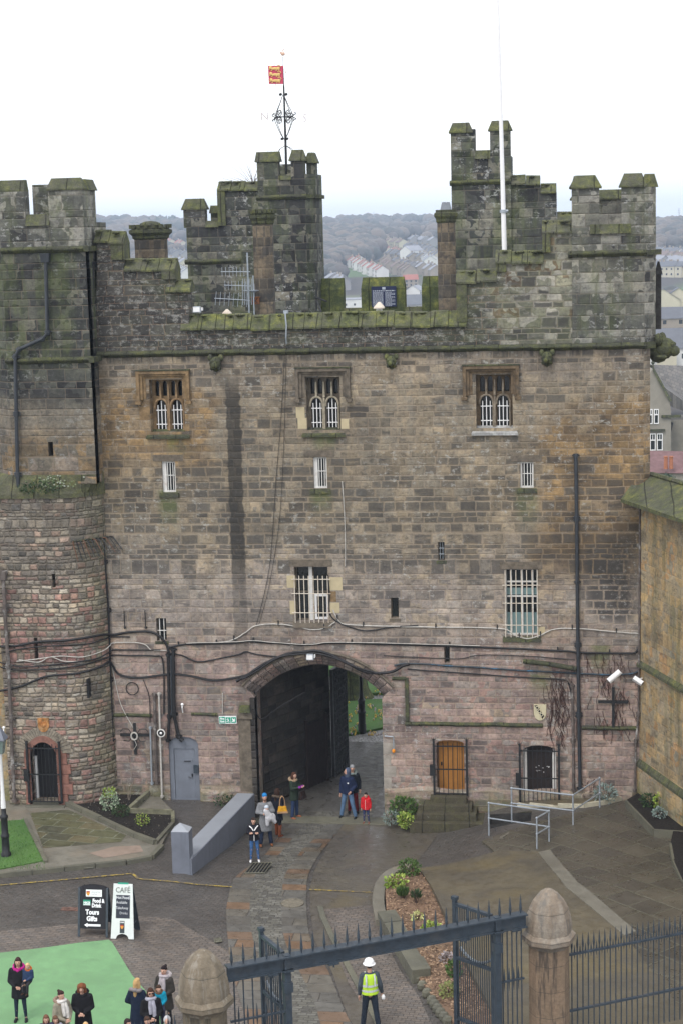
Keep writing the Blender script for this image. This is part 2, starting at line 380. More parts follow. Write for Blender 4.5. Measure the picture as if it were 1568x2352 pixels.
def green_front(b, X, Z, r3, big, vert):
    up = b.mul(b.ss(ZS, ZS+.2, Z), .28)
    foot = b.inv(b.ss(.1, .9, Z))
    g = b.add(b.mul(up, b.ss(.40, .60, big)), b.mul(foot, .6))
    for x, z1, z0 in ((-5.92, 10.95, 9.2), (-.68, 10.95, 9.9), (6.2, 10.95, 9.3), (-5.6, 12.8, 12.0), (-.5, 12.8, 12.1), (6.6, 4.6, 3.6), (8.6, 5.6, 4.3)):
        g = b.add(g, b.mul(b.mul(b.inv(b.ss(.15, .5, b.M('ABSOLUTE', b.sub(X, x)))), b.mul(b.ss(z0, z1, Z), b.inv(b.ss(z1, z1+.1, Z)))), .75))
    return g
M_FRONT = stonework('weathered_ashlar', .255, .52, PAL_WALL, reg_front, (.285, .235, .18), .62, .03, .02, green_front, soot_front, white=.75, rowvar=.5, cohere=.35, jb=.5, edge=1, depth=.022, vary=.6, streak=.4, post=post_front)
M_DARK = stonework('blackened_ashlar', .36, .62, [(p, tuple(q*1.25 for q in c)) for p, c in PAL_DARK], None, (.16, .14, .11), .6, .014, .018,
    lambda b, X, Z, r3, big, vert: b.mul(b.ss(.44, .62, vert), .42), lambda b, X, Z, r3, big, vert: b.mul(b.ss(.52, .62, b.noise(b.pos(), 1.3, 5, .7)), .7), white=1., vary=.6, jb=.5, cohere=.3)
M_GREENSTONE = stonework('green_weathered_ashlar', .36, .62, [(0, (.17, .168, .145)), (.25, (.095, .097, .085)), (.45, (.24, .235, .205)), (.65, (.13, .13, .11)), (.85, (.05, .05, .05))], None, (.19, .165, .13), .5, .012, .018,
    lambda b, X, Z, r3, big, vert: b.mul(b.ss(.44, .62, vert), .35), lambda b, X, Z, r3, big, vert: b.mul(b.ss(.54, .64, b.noise(b.pos(), 1.1, 5, .7)), .7), white=.9, vary=.5, jb=.5, cohere=.3)
def reg_tower(b, c, X, Z, r1, r2, r3, big, mid, vert):
    Zj = b.add(Z, b.mul(b.sub(big, .5), 1.6))
    c = b.mx(b.inv(b.ss(13.4, 14.6, Zj)), b.ramp(r1, PAL_DARK, 'CONSTANT'), b.ramp(r1, PAL_WALL, 'CONSTANT'))
    return b.mx(b.inv(b.ss(12.2, 13.6, Zj)), c, b.ramp(r2, [(0, (.16, .125, .08)), (.3, (.21, .15, .085)), (.5, (.13, .115, .09)), (.7, (.18, .15, .12)), (.88, (.25, .155, .08))], 'CONSTANT'))
M_TOWER = stonework('tower_ashlar', .33, .74, PAL_DARK, reg_tower, (.20, .16, .12), .6, .012, .018,
    lambda b, X, Z, r3, big, vert: b.mul(b.mul(b.ss(14.5, 16, Z), b.ss(.42, .6, vert)), .5), lambda b, X, Z, r3, big, vert: b.mul(b.mul(b.ss(.52, .64, b.noise(b.pos(), 1.2, 5, .7)), b.ss(12.8, 14.5, Z)), .7), white=.4, vary=.4, jb=.5, cohere=.4)
def reg_rub(b, c, X, Z, r1, r2, r3, big, mid, vert):
    band = b.mul(b.ss(5.0, 5.3, b.add(Z, b.mul(mid, .4))), b.inv(b.ss(6.2, 6.5, b.add(Z, b.mul(mid, .4)))))
    c = b.mx(b.mul(band, b.ss(.3, .5, r2)), c, b.mx(r3, (.25, .14, .12), (.30, .19, .165)))
    return b.mx(b.mul(b.ss(8.3, 9.6, b.add(Z, b.mul(big, 1.2))), .6), c, b.ramp(r1, [(0, (.12, .115, .10)), (.4, (.16, .15, .12)), (.6, (.075, .075, .07)), (.8, (.26, .22, .17))], 'CONSTANT'))
M_RUBBLE = stonework('coursed_rubble', .165, .32, PAL_RUB, reg_rub, (.20, .175, .14), .8, .05, .03,
    lambda b, X, Z, r3, big, vert: b.mul(b.add(b.mul(b.ss(-9.2, -8.2, X), .5), b.inv(b.ss(0., .5, Z))), .55), None, white=.5, depth=.06, jb=.7, rowvar=.6, vary=.7, streak=.15)
M_YELLOW = stonework('yellow_sandstone_ashlar', .34, .62, PAL_YEL, None, (.30, .26, .20), .5, .008, .014,
    lambda b, X, Z, r3, big, vert: b.mul(b.add(b.mul(b.ss(.48, .66, vert), .6), b.inv(b.ss(.2, 1.4, Z))), .6), None, white=.25, depth=.012, vary=.35, streak=.5, jb=.4, cohere=.4)
M_CHIM = stonework('chimney_ashlar', .38, .5, [(0, (.13, .105, .075)), (.3, (.085, .075, .06)), (.55, (.16, .13, .09)), (.75, (.11, .095, .075))], None, (.22, .18, .14), .4, .006, .012,
    None, lambda b, X, Z, r3, big, vert: b.mul(b.ss(.5, .62, b.noise(b.pos(), 2.6, 3, .6)), .75), depth=.012, vary=.3)
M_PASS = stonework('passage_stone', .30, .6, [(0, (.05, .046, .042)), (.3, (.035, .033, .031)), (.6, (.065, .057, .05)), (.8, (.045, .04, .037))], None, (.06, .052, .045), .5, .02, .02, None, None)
def mossy(name, base, amt, scale=5):
    b = NB(name, .93, .2); P = b.pos(); u, v, _ = b.sep(b.uvc())
    n = b.noise(P, scale, 6, .75); n2 = b.noise(P, 1.2, 4, .6); n3 = b.noise(P, 22, 4, .75)
    c = b.mx(1., base, b.ramp(n3, [(.2, (.55,)*3), (.8, (1.4,)*3)]), 'MULTIPLY')
    g = b.ramp(b.noise(P, 3.1, 4, .7), [(.28, (.030, .038, .020)), (.45, (.075, .088, .036)), (.58, (.14, .155, .046)), (.72, (.25, .25, .06))])
    g = b.mx(1., g, b.ramp(n3, [(.2, (.5,)*3), (.8, (1.4,)*3)]), 'MULTIPLY')
    c = b.mx(b.mul(b.ss(.33, .6, b.add(b.mul(n, .55), b.mul(n2, .45))), amt), c, g)
    c = b.mx(b.mul(b.ss(.60, .72, b.noise(P, 7, 6, .8)), .5), c, (.26, .27, .23))
    ww = b.M('FRACT', b.add(b.M('DIVIDE', u, .78), b.mul(b.noise(P, .4, 1, .5), .3)))          # joints between the coping stones
    j = b.inv(b.ss(.006, .028, b.M('MINIMUM', ww, b.inv(ww))))
    c = b.mx(b.mul(j, .8), c, (.03, .03, .025))
    b.col(c); b.bump(b.add(n, b.add(b.mul(n3, .6), b.mul(j, -.8))), .9, .05)
    return b.m
M_MOSS = mossy('mossy_coping', (.10, .098, .08), .72)
M_MOSSD = mossy('dark_mossy_coping', (.06, .06, .052), .55)
M_MOSSY = mossy('bright_moss_coping', (.11, .11, .08), .88)
M_TRIM = plain('dressed_stone', (.155, .13, .10), .9, .3, 5, bump=.015, dirt=(.7, (.045, .045, .042)))
M_TRIMO = plain('ochre_dressed_stone', (.25, .17, .09), .9, .3, 5, bump=.015, dirt=(.8, (.055, .05, .045)))
M_NEWSTONE = plain('new_cream_stone', (.46, .39, .25), .9, .08, 3, bump=.006)
M_RED = plain('red_sandstone', (.27, .135, .105), .9, .25, 4, bump=.015, dirt=(.5, (.12, .08, .07)))
M_ARCHST = stonework('arch_stone', .3, .35, PAL_PINK, None, (.07, .06, .055), .9, .004, .02, None, None, vary=.5, depth=.03)
M_SOOT = plain('sooty_stone', (.05, .048, .045), .9, .35, 6, bump=.02)
M_WHITE = plain('white_paint', (.72, .71, .68), .5, .06, 9, dirt=(.45, (.34, .23, .14)))
M_WHITE2 = plain('clean_white', (.8, .8, .8), .4, .03)
M_CREAM = plain('rusty_cream_paint', (.62, .56, .47), .6, .12, 8, dirt=(.8, (.26, .12, .055)))
M_GLASS = NB('dark_glass', .12, .6); M_GLASS.col((.014, .018, .018)); M_GLASS = M_GLASS.m
M_GLASSB = NB('grey_green_blind', .35, .5); M_GLASSB.col((.17, .26, .26)); M_GLASSB = M_GLASSB.m
M_IRON = plain('black_iron', (.016, .017, .019), .5, .2, 10, spec=.4)
M_IRONG = plain('blue_grey_painted_iron', (.036, .050, .066), .42, .2, 7, spec=.5, dirt=(.6, (.075, .075, .075)))
M_GALV = plain('galvanised_steel', (.36, .40, .44), .45, .12, 9, metal=.35)
M_PIPE = plain('painted_cast_iron', (.030, .036, .044), .4, .2, 5, spec=.5)
M_PIPEW = plain('peeling_pipe', (.12, .10, .09), .7, .3, 4, dirt=(.95, (.5, .5, .48)))
M_CABLE = plain('cable_black', (.018, .018, .020), .6, .2, 8)
M_CABLEW = plain('cable_white', (.48, .46, .42), .6, .15, 8, dirt=(.5, (.1, .1, .09)))
M_CABLEB = plain('cable_blue', (.035, .045, .055), .6, .15, 8, dirt=(.9, (.03, .17, .32)))
def painted(name, c, amt=.5):
    b = NB(name, .5, .35); P = b.pos(); n = b.noise(b.vmap(P, (3, 3, .35)), 1.2, 5, .7); f = b.noise(P, 2.2, 5, .7); g = b.noise(P, 26, 4, .7)
    k = b.mx(1., c, b.ramp(f, [(.3, (.86,)*3), (.7, (1.1,)*3)]), 'MULTIPLY'); k = b.mx(b.mul(b.ss(.52, .72, n), amt), k, tuple(q*.6 for q in c))
    k = b.mx(b.mul(b.ss(.60, .68, b.noise(P, 7, 5, .8)), amt*.5), k, tuple(q*1.5 for q in c)); k = b.mx(b.mul(b.inv(b.ss(-.55, .05, b.add(b.sep(P)[2], b.mul(f, .3)))), amt), k, (.07, .072, .065)); b.col(k); b.bump(g, .3, .004); return b.m
M_GREYP = painted('grey_paint', (.155, .170, .205))
M_GREYD = painted('grey_door_paint', (.155, .172, .205), .45)
M_DOORO = plain('orange_varnished_wood', (.42, .19, .045), .5, .12, 3)
M_DOORK = plain('dark_stained_wood', (.035, .026, .024), .6, .2, 4)
M_BLACK = plain('matt_black', (.012, .012, .014), .6, .1)
M_SOIL = plain('dark_soil', (.022, .018, .015), .95, .5, 14, bump=.05)
M_LEAD = plain('grey_lead', (.19, .21, .24), .6, .12, 4)
def leafm(name, a, b_, c_=None):
    b = NB(name, .7, .3); r = b.n('NewGeometry').outputs['Random Per Island']
    b.col(b.ramp(r, [(0, a), (.5, b_), (1, c_ or b_)])); return b.m
L_GREEN = leafm('leaf_green', (.035, .075, .02), (.075, .13, .035), (.10, .16, .04))
L_LIME = leafm('leaf_lime', (.12, .20, .03), (.25, .34, .06), (.38, .44, .12))
L_SILV = leafm('leaf_silver', (.11, .16, .14), (.20, .26, .24), (.33, .38, .34))
L_DARK = leafm('leaf_dark', (.02, .045, .018), (.035, .065, .025), (.05, .08, .03))
L_VARI = leafm('leaf_variegated', (.10, .17, .09), (.3, .38, .26), (.5, .55, .42))
L_TWIG = plain('bare_twig', (.10, .065, .05), .9, .3, 9)
L_TWIGR = plain('red_twig', (.085, .045, .038), .9, .3, 9)
# ---- ground surfaces (world position based, x to the right, y away from the camera)
def ground_mat(name, c1, c2, scale=14, wet=.5, bump=.01, stain=None, speck=.12):
    b = NB(name, .7, .4); P = b.pos()
    n = b.noise(P, .55, 5, .6); f = b.noise(P, scale*4, 3, .7); m = b.noise(P, 3.2, 5, .7)
    c = b.mx(b.ss(.35, .65, n), c1, c2)
    c = b.mx(1., c, b.ramp(f, [(.2, (.7,)*3), (.8, (1.3,)*3)]), 'MULTIPLY')
    c = b.mx(1., c, b.ramp(m, [(.25, (.82,)*3), (.75, (1.16,)*3)]), 'MULTIPLY')
    if stain: c = b.mx(b.mul(b.ss(.52, .68, b.noise(P, .42, 4, .6)), stain[0]), c, stain[1])
    c = b.mx(b.mul(b.ss(.77, .80, b.noise(P, 6.5, 2, .5)), speck*2), c, (.38, .38, .35))
    b.col(c); b.rough(b.add(.72-wet*.5, b.mul(b.ss(.35, .65, m), .35))); b.bump(f, .5, bump); return b
def flag_mat(name, c1, c2, c3, sx, sy, rot, joint=(.05, .05, .04), mort=.03, lightj=0, wet=.5, warp=.02, pal=None, soft=0):
    b = NB(name, .6, .4); P = b.pos()
    Q = b.vmap(P, (1, 1, 1), (0, 0, 0), (0, 0, rot)); u, v, _ = b.sep(Q)
    nw = b.noise(P, 2.5, 2, .5, col=True); a, c_, _ = b.sep(nw)
    u = b.add(u, b.mul(b.sub(a, .5), warp)); v = b.add(v, b.mul(b.sub(c_, .5), warp))
    row = b.M('FLOOR', b.M('DIVIDE', v, sy)); fr = b.M('FRACT', b.M('DIVIDE', v, sy))
    uu = b.add(b.M('DIVIDE', u, sx), b.mul(b.M('FRACT', b.mul(row, .5)), 1.)); 
    if soft == 0: uu = b.add(uu, b.mul(b.white(row, '1D'), .35))
    cl = b.M('FLOOR', uu); fu = b.M('FRACT', uu)
    r1, r2, r3 = b.sep(b.white(b.comb(cl, row, .5), '3D', True))
    e = b.M('MINIMUM', b.mul(b.M('MINIMUM', fu, b.inv(fu)), sx), b.mul(b.M('MINIMUM', fr, b.inv(fr)), sy))
    j = b.inv(b.ss(mort*.3, mort, e))
    n = b.noise(P, .7, 5, .6); f = b.noise(P, 45, 3, .7); m = b.noise(P, 4, 5, .7)
    c = b.ramp(r1, pal or [(0, c1), (.4, c2), (.75, c3)], 'CONSTANT')
    c = b.mx(1., c, b.ramp(m, [(.2, (.7,)*3), (.8, (1.25,)*3)]), 'MULTIPLY')
    c = b.mx(1., c, b.ramp(n, [(.3, (.72,)*3), (.7, (1.22,)*3)]), 'MULTIPLY')
    c = b.mx(1., c, b.ramp(f, [(.2, (.8,)*3), (.8, (1.2,)*3)]), 'MULTIPLY')
    c = b.mx(b.mul(j, .8), c, joint)
    if lightj: c = b.mx(b.mul(b.mul(j, b.ss(.5, .6, m)), lightj), c, (.35, .36, .30))
    b.col(c); b.rough(b.add(.65-wet*.5, b.mul(b.ss(.3, .7, m), .35)))
    b.bump(b.add(b.mul(b.ss(0, mort, e), 1.), b.add(b.mul(f, .2), b.mul(r2, .3))), .8, .02); return b
M_ROAD = flag_mat('dark_block_paving', (.080, .073, .066), (.088, .079, .071), (.074, .069, .063), .22, .11, .15, (.060, .055, .050), .012, soft=1, warp=.02, wet=.8).m
M_PAVER = flag_mat('brown_block_paving', (.135, .115, .098), (.15, .125, .104), (.118, .104, .092), .24, .12, .12, (.075, .066, .058), .015, soft=1, warp=.03).m
M_COBBLE = flag_mat('stone_setts', (.125, .12, .10), (.09, .086, .075), (.15, .145, .125), .26, .13, .0, (.072, .068, .058), .018, warp=.1).m
M_SLAB = flag_mat('trackway_slabs', (.15, .12, .09), (.125, .115, .098), (.11, .105, .095), 3., .55, .0, (.07, .063, .055), .022, warp=.05, wet=.8,
    pal=[(0, (.125, .115, .095)), (.3, (.145, .098, .066)), (.45, (.115, .108, .094)), (.62, (.155, .10, .062)), (.72, (.11, .105, .093)), (.88, (.14, .115, .085))]).m
M_FLAG = flag_mat('mossy_flagstones', (.10, .10, .055), (.13, .115, .065), (.085, .085, .055), .95, .62, .18, (.16, .17, .11), .03, lightj=.5, wet=.8).m
M_TERR = flag_mat('wet_terrace_flags', (.088, .078, .058), (.072, .064, .050), (.082, .072, .054), .9, .9, .78, (.105, .10, .072), .05, wet=.9, warp=.08).m
M_RAMP = ground_mat('stained_concrete', (.115, .098, .064), (.085, .075, .056), stain=(.6, (.14, .112, .055)), wet=.8).m
M_CONC = ground_mat('pale_concrete', (.165, .155, .125), (.13, .12, .095), stain=(.5, (.21, .17, .125)), wet=.4).m
M_WETRD = ground_mat('wet_asphalt', (.082, .073, .062), (.10, .088, .068), stain=(.5, (.13, .105, .055)), wet=.9).m
M_TURF = ground_mat('green_artificial_turf', (.145, .285, .135), (.155, .300, .142), wet=0, speck=.05, stain=(.55, (.125, .235, .115))).m
M_KERB = ground_mat('kerb_stone', (.10, .098, .075), (.13, .125, .09), wet=.4).m
M_GRASS = ground_mat('mown_grass', (.055, .125, .03), (.075, .16, .035), wet=0, bump=.04, speck=.1).m
M_MULCH = ground_mat('bark_mulch', (.15, .095, .06), (.20, .125, .08), scale=8, wet=0, bump=.05, stain=(.4, (.11, .09, .06))).m
M_HILL = None
def hill():
    b = NB('winter_hillside', .95, .1); P = b.pos(); X, Y, Z = b.sep(P)
    n = b.noise(P, .004, 4, .6); m = b.noise(P, .02, 5, .65); v = b.n('TexVoronoi', feature='F1'); b.put(v.inputs['Vector'], b.vmap(P, (1, .6, 1))); v.inputs['Scale'].default_value = .0045
    g = b.sep(v.outputs['Color'])[0]
    field = b.ramp(g, [(0, (.085, .135, .05)), (.35, (.10, .15, .055)), (.6, (.075, .085, .05)), (.8, (.12, .13, .07))], 'CONSTANT')
    wood = b.ramp(m, [(.3, (.045, .042, .038)), (.7, (.085, .072, .06))])
    c = b.mx(b.ss(.48, .54, n), field, wood); b.col(c); return b.m
M_HILL = hill()
# ------------------------------------------------------------------ ground
def gz(x, y):
    return road_z(x, y) + (.30*sstep(3.2, 8.5, x) if y < 3 else 0)
def terrain_z(x, y):
    if y < 45: return gz(x, y) if y < 3 else -.58 if y > 3 else gz(x, y)
    pts = [(45, -.6), (70, -3), (110, -9), (160, -13), (230, -17), (400, -27), (620, -32), (800, -22), (1000, -7), (1400, 8), (1800, 19), (2200, 30), (2600, 34), (4000, 18), (4600, 12)]
    for (a, za), (b, zb) in zip(pts, pts[1:]):
        if y <= b:
            t = (y-a)/(b-a); z = za+(zb-za)*t; break
    else: z = 12
    k = sstep(900, 2200, y)
    z += k*(9*mnoise.noise(Vector((x/420, y/900, 1.3)))+4*mnoise.noise(Vector((x/130, y/300, 7)))) + k*6*sstep(-900, 900, -x)-k*2
    return z
def lines(a, b, fine0, fine1, st, coarse):
    L = []; v = fine0
    while v <= fine1+1e-6: L.append(v); v += st
    return sorted(set([-c for c in coarse if -c < fine0-.5]+L+[c for c in coarse if c > fine1+.5]))
cs = [15, 17, 20, 24, 30, 38, 50, 70, 100, 150, 220, 320, 450, 600, 800, 1100, 1500, 2000, 3000, 4500]
gx = lines(0, 0, -14, 14, .35, cs)
gy = [-400, -120, -60, -40]+[-30+.35*i for i in range(95)]+[4, 6, 8, 10, 13, 17, 22, 30, 38, 45, 52, 60, 70, 85, 110, 135, 160, 195, 230, 290, 350, 400, 470, 540, 620, 700, 760, 820, 880, 940, 1000]+[1060+60*i for i in range(28)]+[2800, 3200, 3900, 4500]
# the stair pit beside the terrace railing is left out of the sheet
PX0, PX1, PY0, PY1 = 4.9, 6.3, -2.0, -.95
gx = sorted(set([v for v in gx if min(abs(v-PX0), abs(v-PX1)) > .1]+[PX0, PX1])); gy = sorted(set([v for v in gy if min(abs(v-PY0), abs(v-PY1)) > .1]+[PY0, PY1]))
# finer in x far away so the ridge has an outline
far = sorted(set(gx+[i*70 for i in range(-14, 15)]))
mb = MB()
def grid(xs, ys, hole=False):
    n = len(xs); mb.add([(x, y, terrain_z(x, y)) for y in ys for x in xs],
        [(j*n+i, j*n+i+1, (j+1)*n+i+1, (j+1)*n+i) for j in range(len(ys)-1) for i in range(n-1)
         if not (hole and PX0-.01 < (xs[i]+xs[i+1])/2 < PX1+.01 and PY0-.01 < (ys[j]+ys[j+1])/2 < PY1+.01)])
grid(gx, [y for y in gy if y <= 45.01], True)
g = mb.build('courtyard_ground', M_ROAD, smooth=True); tag(g, kind='structure')
mb = MB(); grid(far, [y for y in gy if y >= 44.99])
g = mb.build('hillside', M_HILL, smooth=True); tag(g, kind='structure')
def drape(name, polys, mat, dz=.012, zf=None, thick=0, step=.5, kind='structure', parent=None):
    """sheets given as lists of (x, y) ground points laid over the ground"""
    import bmesh
    bm = bmesh.new(); zf = zf or gz
    for poly in polys:
        tr = tessellate_polygon([[Vector((p[0], p[1], 0)) for p in poly]])
        vs = [bm.verts.new((p[0], p[1], 0)) for p in poly]
        for t in tr:
            t = orient(t, poly)
            try: bm.faces.new([vs[k] for k in t])
            except ValueError: pass
    bmesh.ops.remove_doubles(bm, verts=bm.verts, dist=.001)
    for it in range(6):
        long = [e for e in bm.edges if e.calc_length() > step]
        if not long: break
        bmesh.ops.subdivide_edges(bm, edges=long, cuts=1); bmesh.ops.triangulate(bm, faces=bm.faces)
    if thick:
        r = bmesh.ops.extrude_face_region(bm, geom=list(bm.faces))
        top = {v for v in r['geom'] if isinstance(v, bmesh.types.BMVert)}
    else: top = set(bm.verts)
    bmesh.ops.recalc_face_normals(bm, faces=bm.faces)
    for v in bm.verts: v.co.z = zf(v.co.x, v.co.y)+(dz+thick if v in top else dz-.1)
    if not thick:
        for f in bm.faces:
            if f.normal.z < 0: f.normal_flip()
    me = bpy.data.meshes.new(name); bm.to_mesh(me); bm.free(); me.materials.append(mat)
    o = bpy.data.objects.new(name, me); COL.objects.link(o)
    if kind: o['kind'] = kind
    if parent: o.parent = parent
    return o
def gp(pts, z=None):                                # reading-grid points -> ground points
    return [tuple((GR(x, y) if z is None else G(x, y, z)).xy) for x, y in pts]
def ribbon(L, Rr_, k=5):
    a = catmull([Vector((*p, 0)) for p in gp(L)], k); b = catmull([Vector((*p, 0)) for p in gp(Rr_)], k)
    return [[a[i].xy, b[i].xy, b[i+1].xy, a[i+1].xy] for i in range(len(a)-1)]
LO = [(700,1865),(645,1916),(606,1968),(560,2000),(536,2024),(525,2063),(520,2099),(524,2160),(531,2218),(550,2290),(570,2352),(590,2420)]
LC = [(735,1865),(681,1916),(637,1968),(592,2004),(580,2034),(576,2060),(574,2095),(581,2156),(605,2232),(630,2304),(642,2352),(660,2420)]
CR_ = [(772,1865),(736,1916),(697,1950),(668,1990),(653,2016),(648,2050),(646,2088),(654,2160),(688,2232),(722,2304),(736,2352),(764,2420)]
RO_ = [(810,1865),(772,1916),(740,1955),(716,1993),(706,2020),(704,2055),(704,2088),(714,2160),(754,2232),(783,2304),(806,2352),(850,2420)]
# paving lighter towards the camera on the left, wet asphalt on the right
drape('forecourt_paving', [gp([(-60,2145),(180,2122),(300,2102),(400,2112),(500,2170),(600,2230),(620,2420),(-400,2420),(-400,2160)])], M_PAVER, .010, step=.7)
drape('side_pavement', [gp([(770,1893),(940,1893),(1010,1905),(960,1975),(890,2000),(862,2040),(858,2100),(880,2160),(915,2225),(960,2290),(1020,2420),(860,2420),(800,2340),(762,2232),(722,2160),(712,2088),(712,2040),(724,1996),(748,1955)])], M_WETRD, .011)
drape('lower_pavement', [gp([(735,2090),(862,2080),(880,2150),(915,2225),(960,2290),(1020,2420),(905,2420),(860,2352),(800,2260),(760,2160)])], M_PAVER, .019)
drape('slab_trackway', ribbon(LO, LC)+ribbon(CR_, RO_), M_SLAB, .024)
drape('sett_roadway', ribbon(LC, CR_), M_COBBLE, .022)
# passage floor and the cobbles outside the gate
pv = lambda *a: list(a)
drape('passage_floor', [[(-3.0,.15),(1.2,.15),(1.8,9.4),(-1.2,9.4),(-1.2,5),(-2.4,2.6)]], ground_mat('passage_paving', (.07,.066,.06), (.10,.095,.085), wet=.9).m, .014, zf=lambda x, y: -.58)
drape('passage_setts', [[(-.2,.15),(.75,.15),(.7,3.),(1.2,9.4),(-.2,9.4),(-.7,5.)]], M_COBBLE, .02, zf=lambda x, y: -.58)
drape('outer_cobbles', [[(-9,9.4),(9,9.4),(9,30),(-9,30)]], flag_mat('grey_cobbles', (.29,.285,.275), (.33,.325,.315), (.25,.245,.235), .17, .13, .3, (.10,.098,.092), .03, warp=.15).m, .014, zf=lambda x, y: -.58, step=3)
a, b_, c, d = G(770,1698,-.58), G(960,1660,-.58), G(960,1608,-.58), G(770,1614,-.58)
drape('near_lawn', [[tuple(v.xy) for v in (a, b_, c, d)]], M_GRASS, .02, zf=lambda x, y: -.58, thick=.09, step=2)
a, b_, c, d = G(770,1604,-.58), G(960,1592,-.58), G(990,1490,-.58), G(740,1495,-.58)
drape('far_lawn', [[tuple(v.xy) for v in (a, b_, c, d)]], M_GRASS, .02, zf=lambda x, y: -.58, thick=.12, step=2)
# yellow lines, kerb channel, gully grates, manhole
def stripe(pts, wd):
    P = [Vector((*p, 0)) for p in gp(pts)]; out = []
    for a, b_ in zip(P, P[1:]):
        n = (b_-a).normalized(); n = Vector((-n.y, n.x, 0))*wd/2; out.append([(a-n).xy, (b_-n).xy, (b_+n).xy, (a+n).xy])
    return out
yl = NB('worn_yellow_paint', .7); yl.col(yl.mx(yl.ss(.40, .55, yl.noise(yl.pos(), 9, 4, .7)), (.40, .29, .05), (.13, .11, .08))); yl = yl.m
drape('yellow_line', stripe([(-60,2040),(150,2022),(305,2008)], .07)+stripe([(305,2008),(318,2020)], .09)+stripe([(318,2020),(420,2029),(533,2039)], .07)+stripe([(708,2045),(780,2048),(858,2052)], .07), yl, .03)
drape('drain_channel', stripe([(735,2085),(742,2110),(765,2160),(790,2205),(835,2290),(880,2380)], .16), M_KERB, .032, thick=.03)
def grate(pts, n, label, ang=0):
    t = thing('drain_grate', label, 'drain cover', (0, 0, 0))
    P = [Vector((*p, 0)) for p in gp(pts)]                     # four corners
    zz = gz(P[0].x, P[0].y)+.034
    m = MB(); m.add([p+Vector((0, 0, zz)) for p in P], [(0, 1, 2, 3)]); m.build('pit', M_BLACK, t)  # flat black sheet paints the shade of the drain below the bars
    m = MB()
    def lerp(a, b_, t): return a+(b_-a)*t
    for i in range(n+1):
        a = lerp(P[0], P[1], i/n); b_ = lerp(P[3], P[2], i/n)
        m.tube([a+Vector((0, 0, zz+.015)), b_+Vector((0, 0, zz+.015))], .018, 4)
    m.tube([p+Vector((0, 0, zz+.015)) for p in (P[0], P[1], P[2], P[3], P[0])], .02, 4)
    m.build('bars', M_KERB if n < 8 else M_IRON, t)
grate([(562,2009),(608,2009),(626,1991),(582,1991)], 6, 'broad stone slotted drain cover in the paving by the girl in white shoes')
grate([(194,1998),(214,1996),(214,1991),(198,1992)], 7, 'small iron gully grate beside the kerb of the left lawn path')
grate([(495,2168),(510,2166),(508,2158),(493,2160)], 5, 'small iron gully grate behind the domed left gate pillar')
mh = GR(672, 2077); m = MB(); m.lathe([(.34, 0), (.34, .03), (.27, .034), (.27, .028), (.02, .03)], (mh.x, mh.y, mh.z+.025), 28)
t = m.build('manhole_cover', plain('pale_worn_iron', (.19, .17, .13), .6, .3, 12, bump=.01)); tag(t, 'pale round manhole cover set in the slab trackway', 'manhole cover')
m = MB()
for x, y, s in ((152,2088,.13), (172,2089,.3)):
    p = GR(x, y); m.box(p.x-s, p.x+s, p.y-.12, p.y+.12, p.z-.02, p.z+.02)
t = m.build('access_cover', plain('rusty_cover', (.15, .085, .065), .7, .3, 9)); tag(t, 'rust brown rectangular access cover left of the black board', 'drain cover')
# artificial turf
drape('artificial_turf', [gp([(-200,2214),(0,2191),(96,2180),(180,2168),(250,2161),(258,2166),(304,2242),(334,2277),(385,2352),(430,2420),(-400,2440),(-420,2230)])], M_TURF, .022, thick=.012, step=.7)
# left raised pavement: kerb, lawn, flag path, soil bed
ZL = .12
def at0(pts): return gp(pts, ZL)
zf0 = lambda x, y: 0.
KP = at0([(-200,2028),(0,2005),(148,1990),(290,1975),(349,1964),(372,1940),(396,1893),(396,1860),(353,1816),(262,1800)])
ex = [(-8.1, .3), (-11.4, .3), (-20, .3), (-20, -8)]
drape('left_pavement', [KP+ex], M_CONC, .0, zf=zf0, thick=.12, step=1)
drape('path_flags', [at0([(70,1868),(158,1860),(290,1919),(278,1934),(100,1948)])], M_FLAG, .126, zf=zf0)
drape('stained_concrete_patch', [at0([(205,1960),(262,1945),(322,1942),(330,1956),(240,1971)])], ground_mat('pink_worn_concrete', (.25,.19,.15), (.22,.17,.13), wet=.2).m, .127, zf=zf0)
drape('left_lawn', [at0([(-60,1893),(59,1884),(104,1978),(0,1998),(-120,2012)])], M_GRASS, .125, zf=zf0, thick=.03)
m = MB()
def kerb(m, pts, wd, h, z0=0):
    P = [Vector((*p, 0)) for p in pts]
    for a, b_ in zip(P, P[1:]):
        dd = (b_-a).normalized(); n = Vector((-dd.y, dd.x, 0))*wd/2; L = (b_-a).length; k = max(1, int(L/.9))
        for i in range(k):
            p = a+(b_-a)*((i+.008)/k); q = a+(b_-a)*((i+.985)/k); hh = h+R.uniform(-.012, .012)
            m.prism([(p-n).xy, (q-n).xy, (q+n).xy, (p+n).xy] if 1 else 0, z0, z0+hh)
kerb(m, at0([(-200,2030),(0,2007),(148,1992),(290,1977),(349,1966),(373,1941)]), .16, .15)
kerb(m, at0([(59,1884),(75,1918),(106,1982)]), .12, .2)
o = m.build('kerb', M_KERB); tag(o, kind='structure')
bed = thing('flower_bed', 'triangular bed of black soil with low stone edging at the foot of the round tower', 'flower bed', (0, 0, 0))
BP = at0([(155,1848),(200,1838),(262,1806),(353,1820),(300,1868),(396,1876),(396,1893),(357,1937),(313,1920)])
o = drape('soil', [BP], M_SOIL, .13, zf=zf0, thick=.05, kind=None, parent=bed)
m = MB(); kerb(m, at0([(155,1850),(313,1924),(357,1940)]), .16, .28); kerb(m, at0([(357,1940),(398,1893)]), .12, .2); m.build('edging', M_KERB, bed)
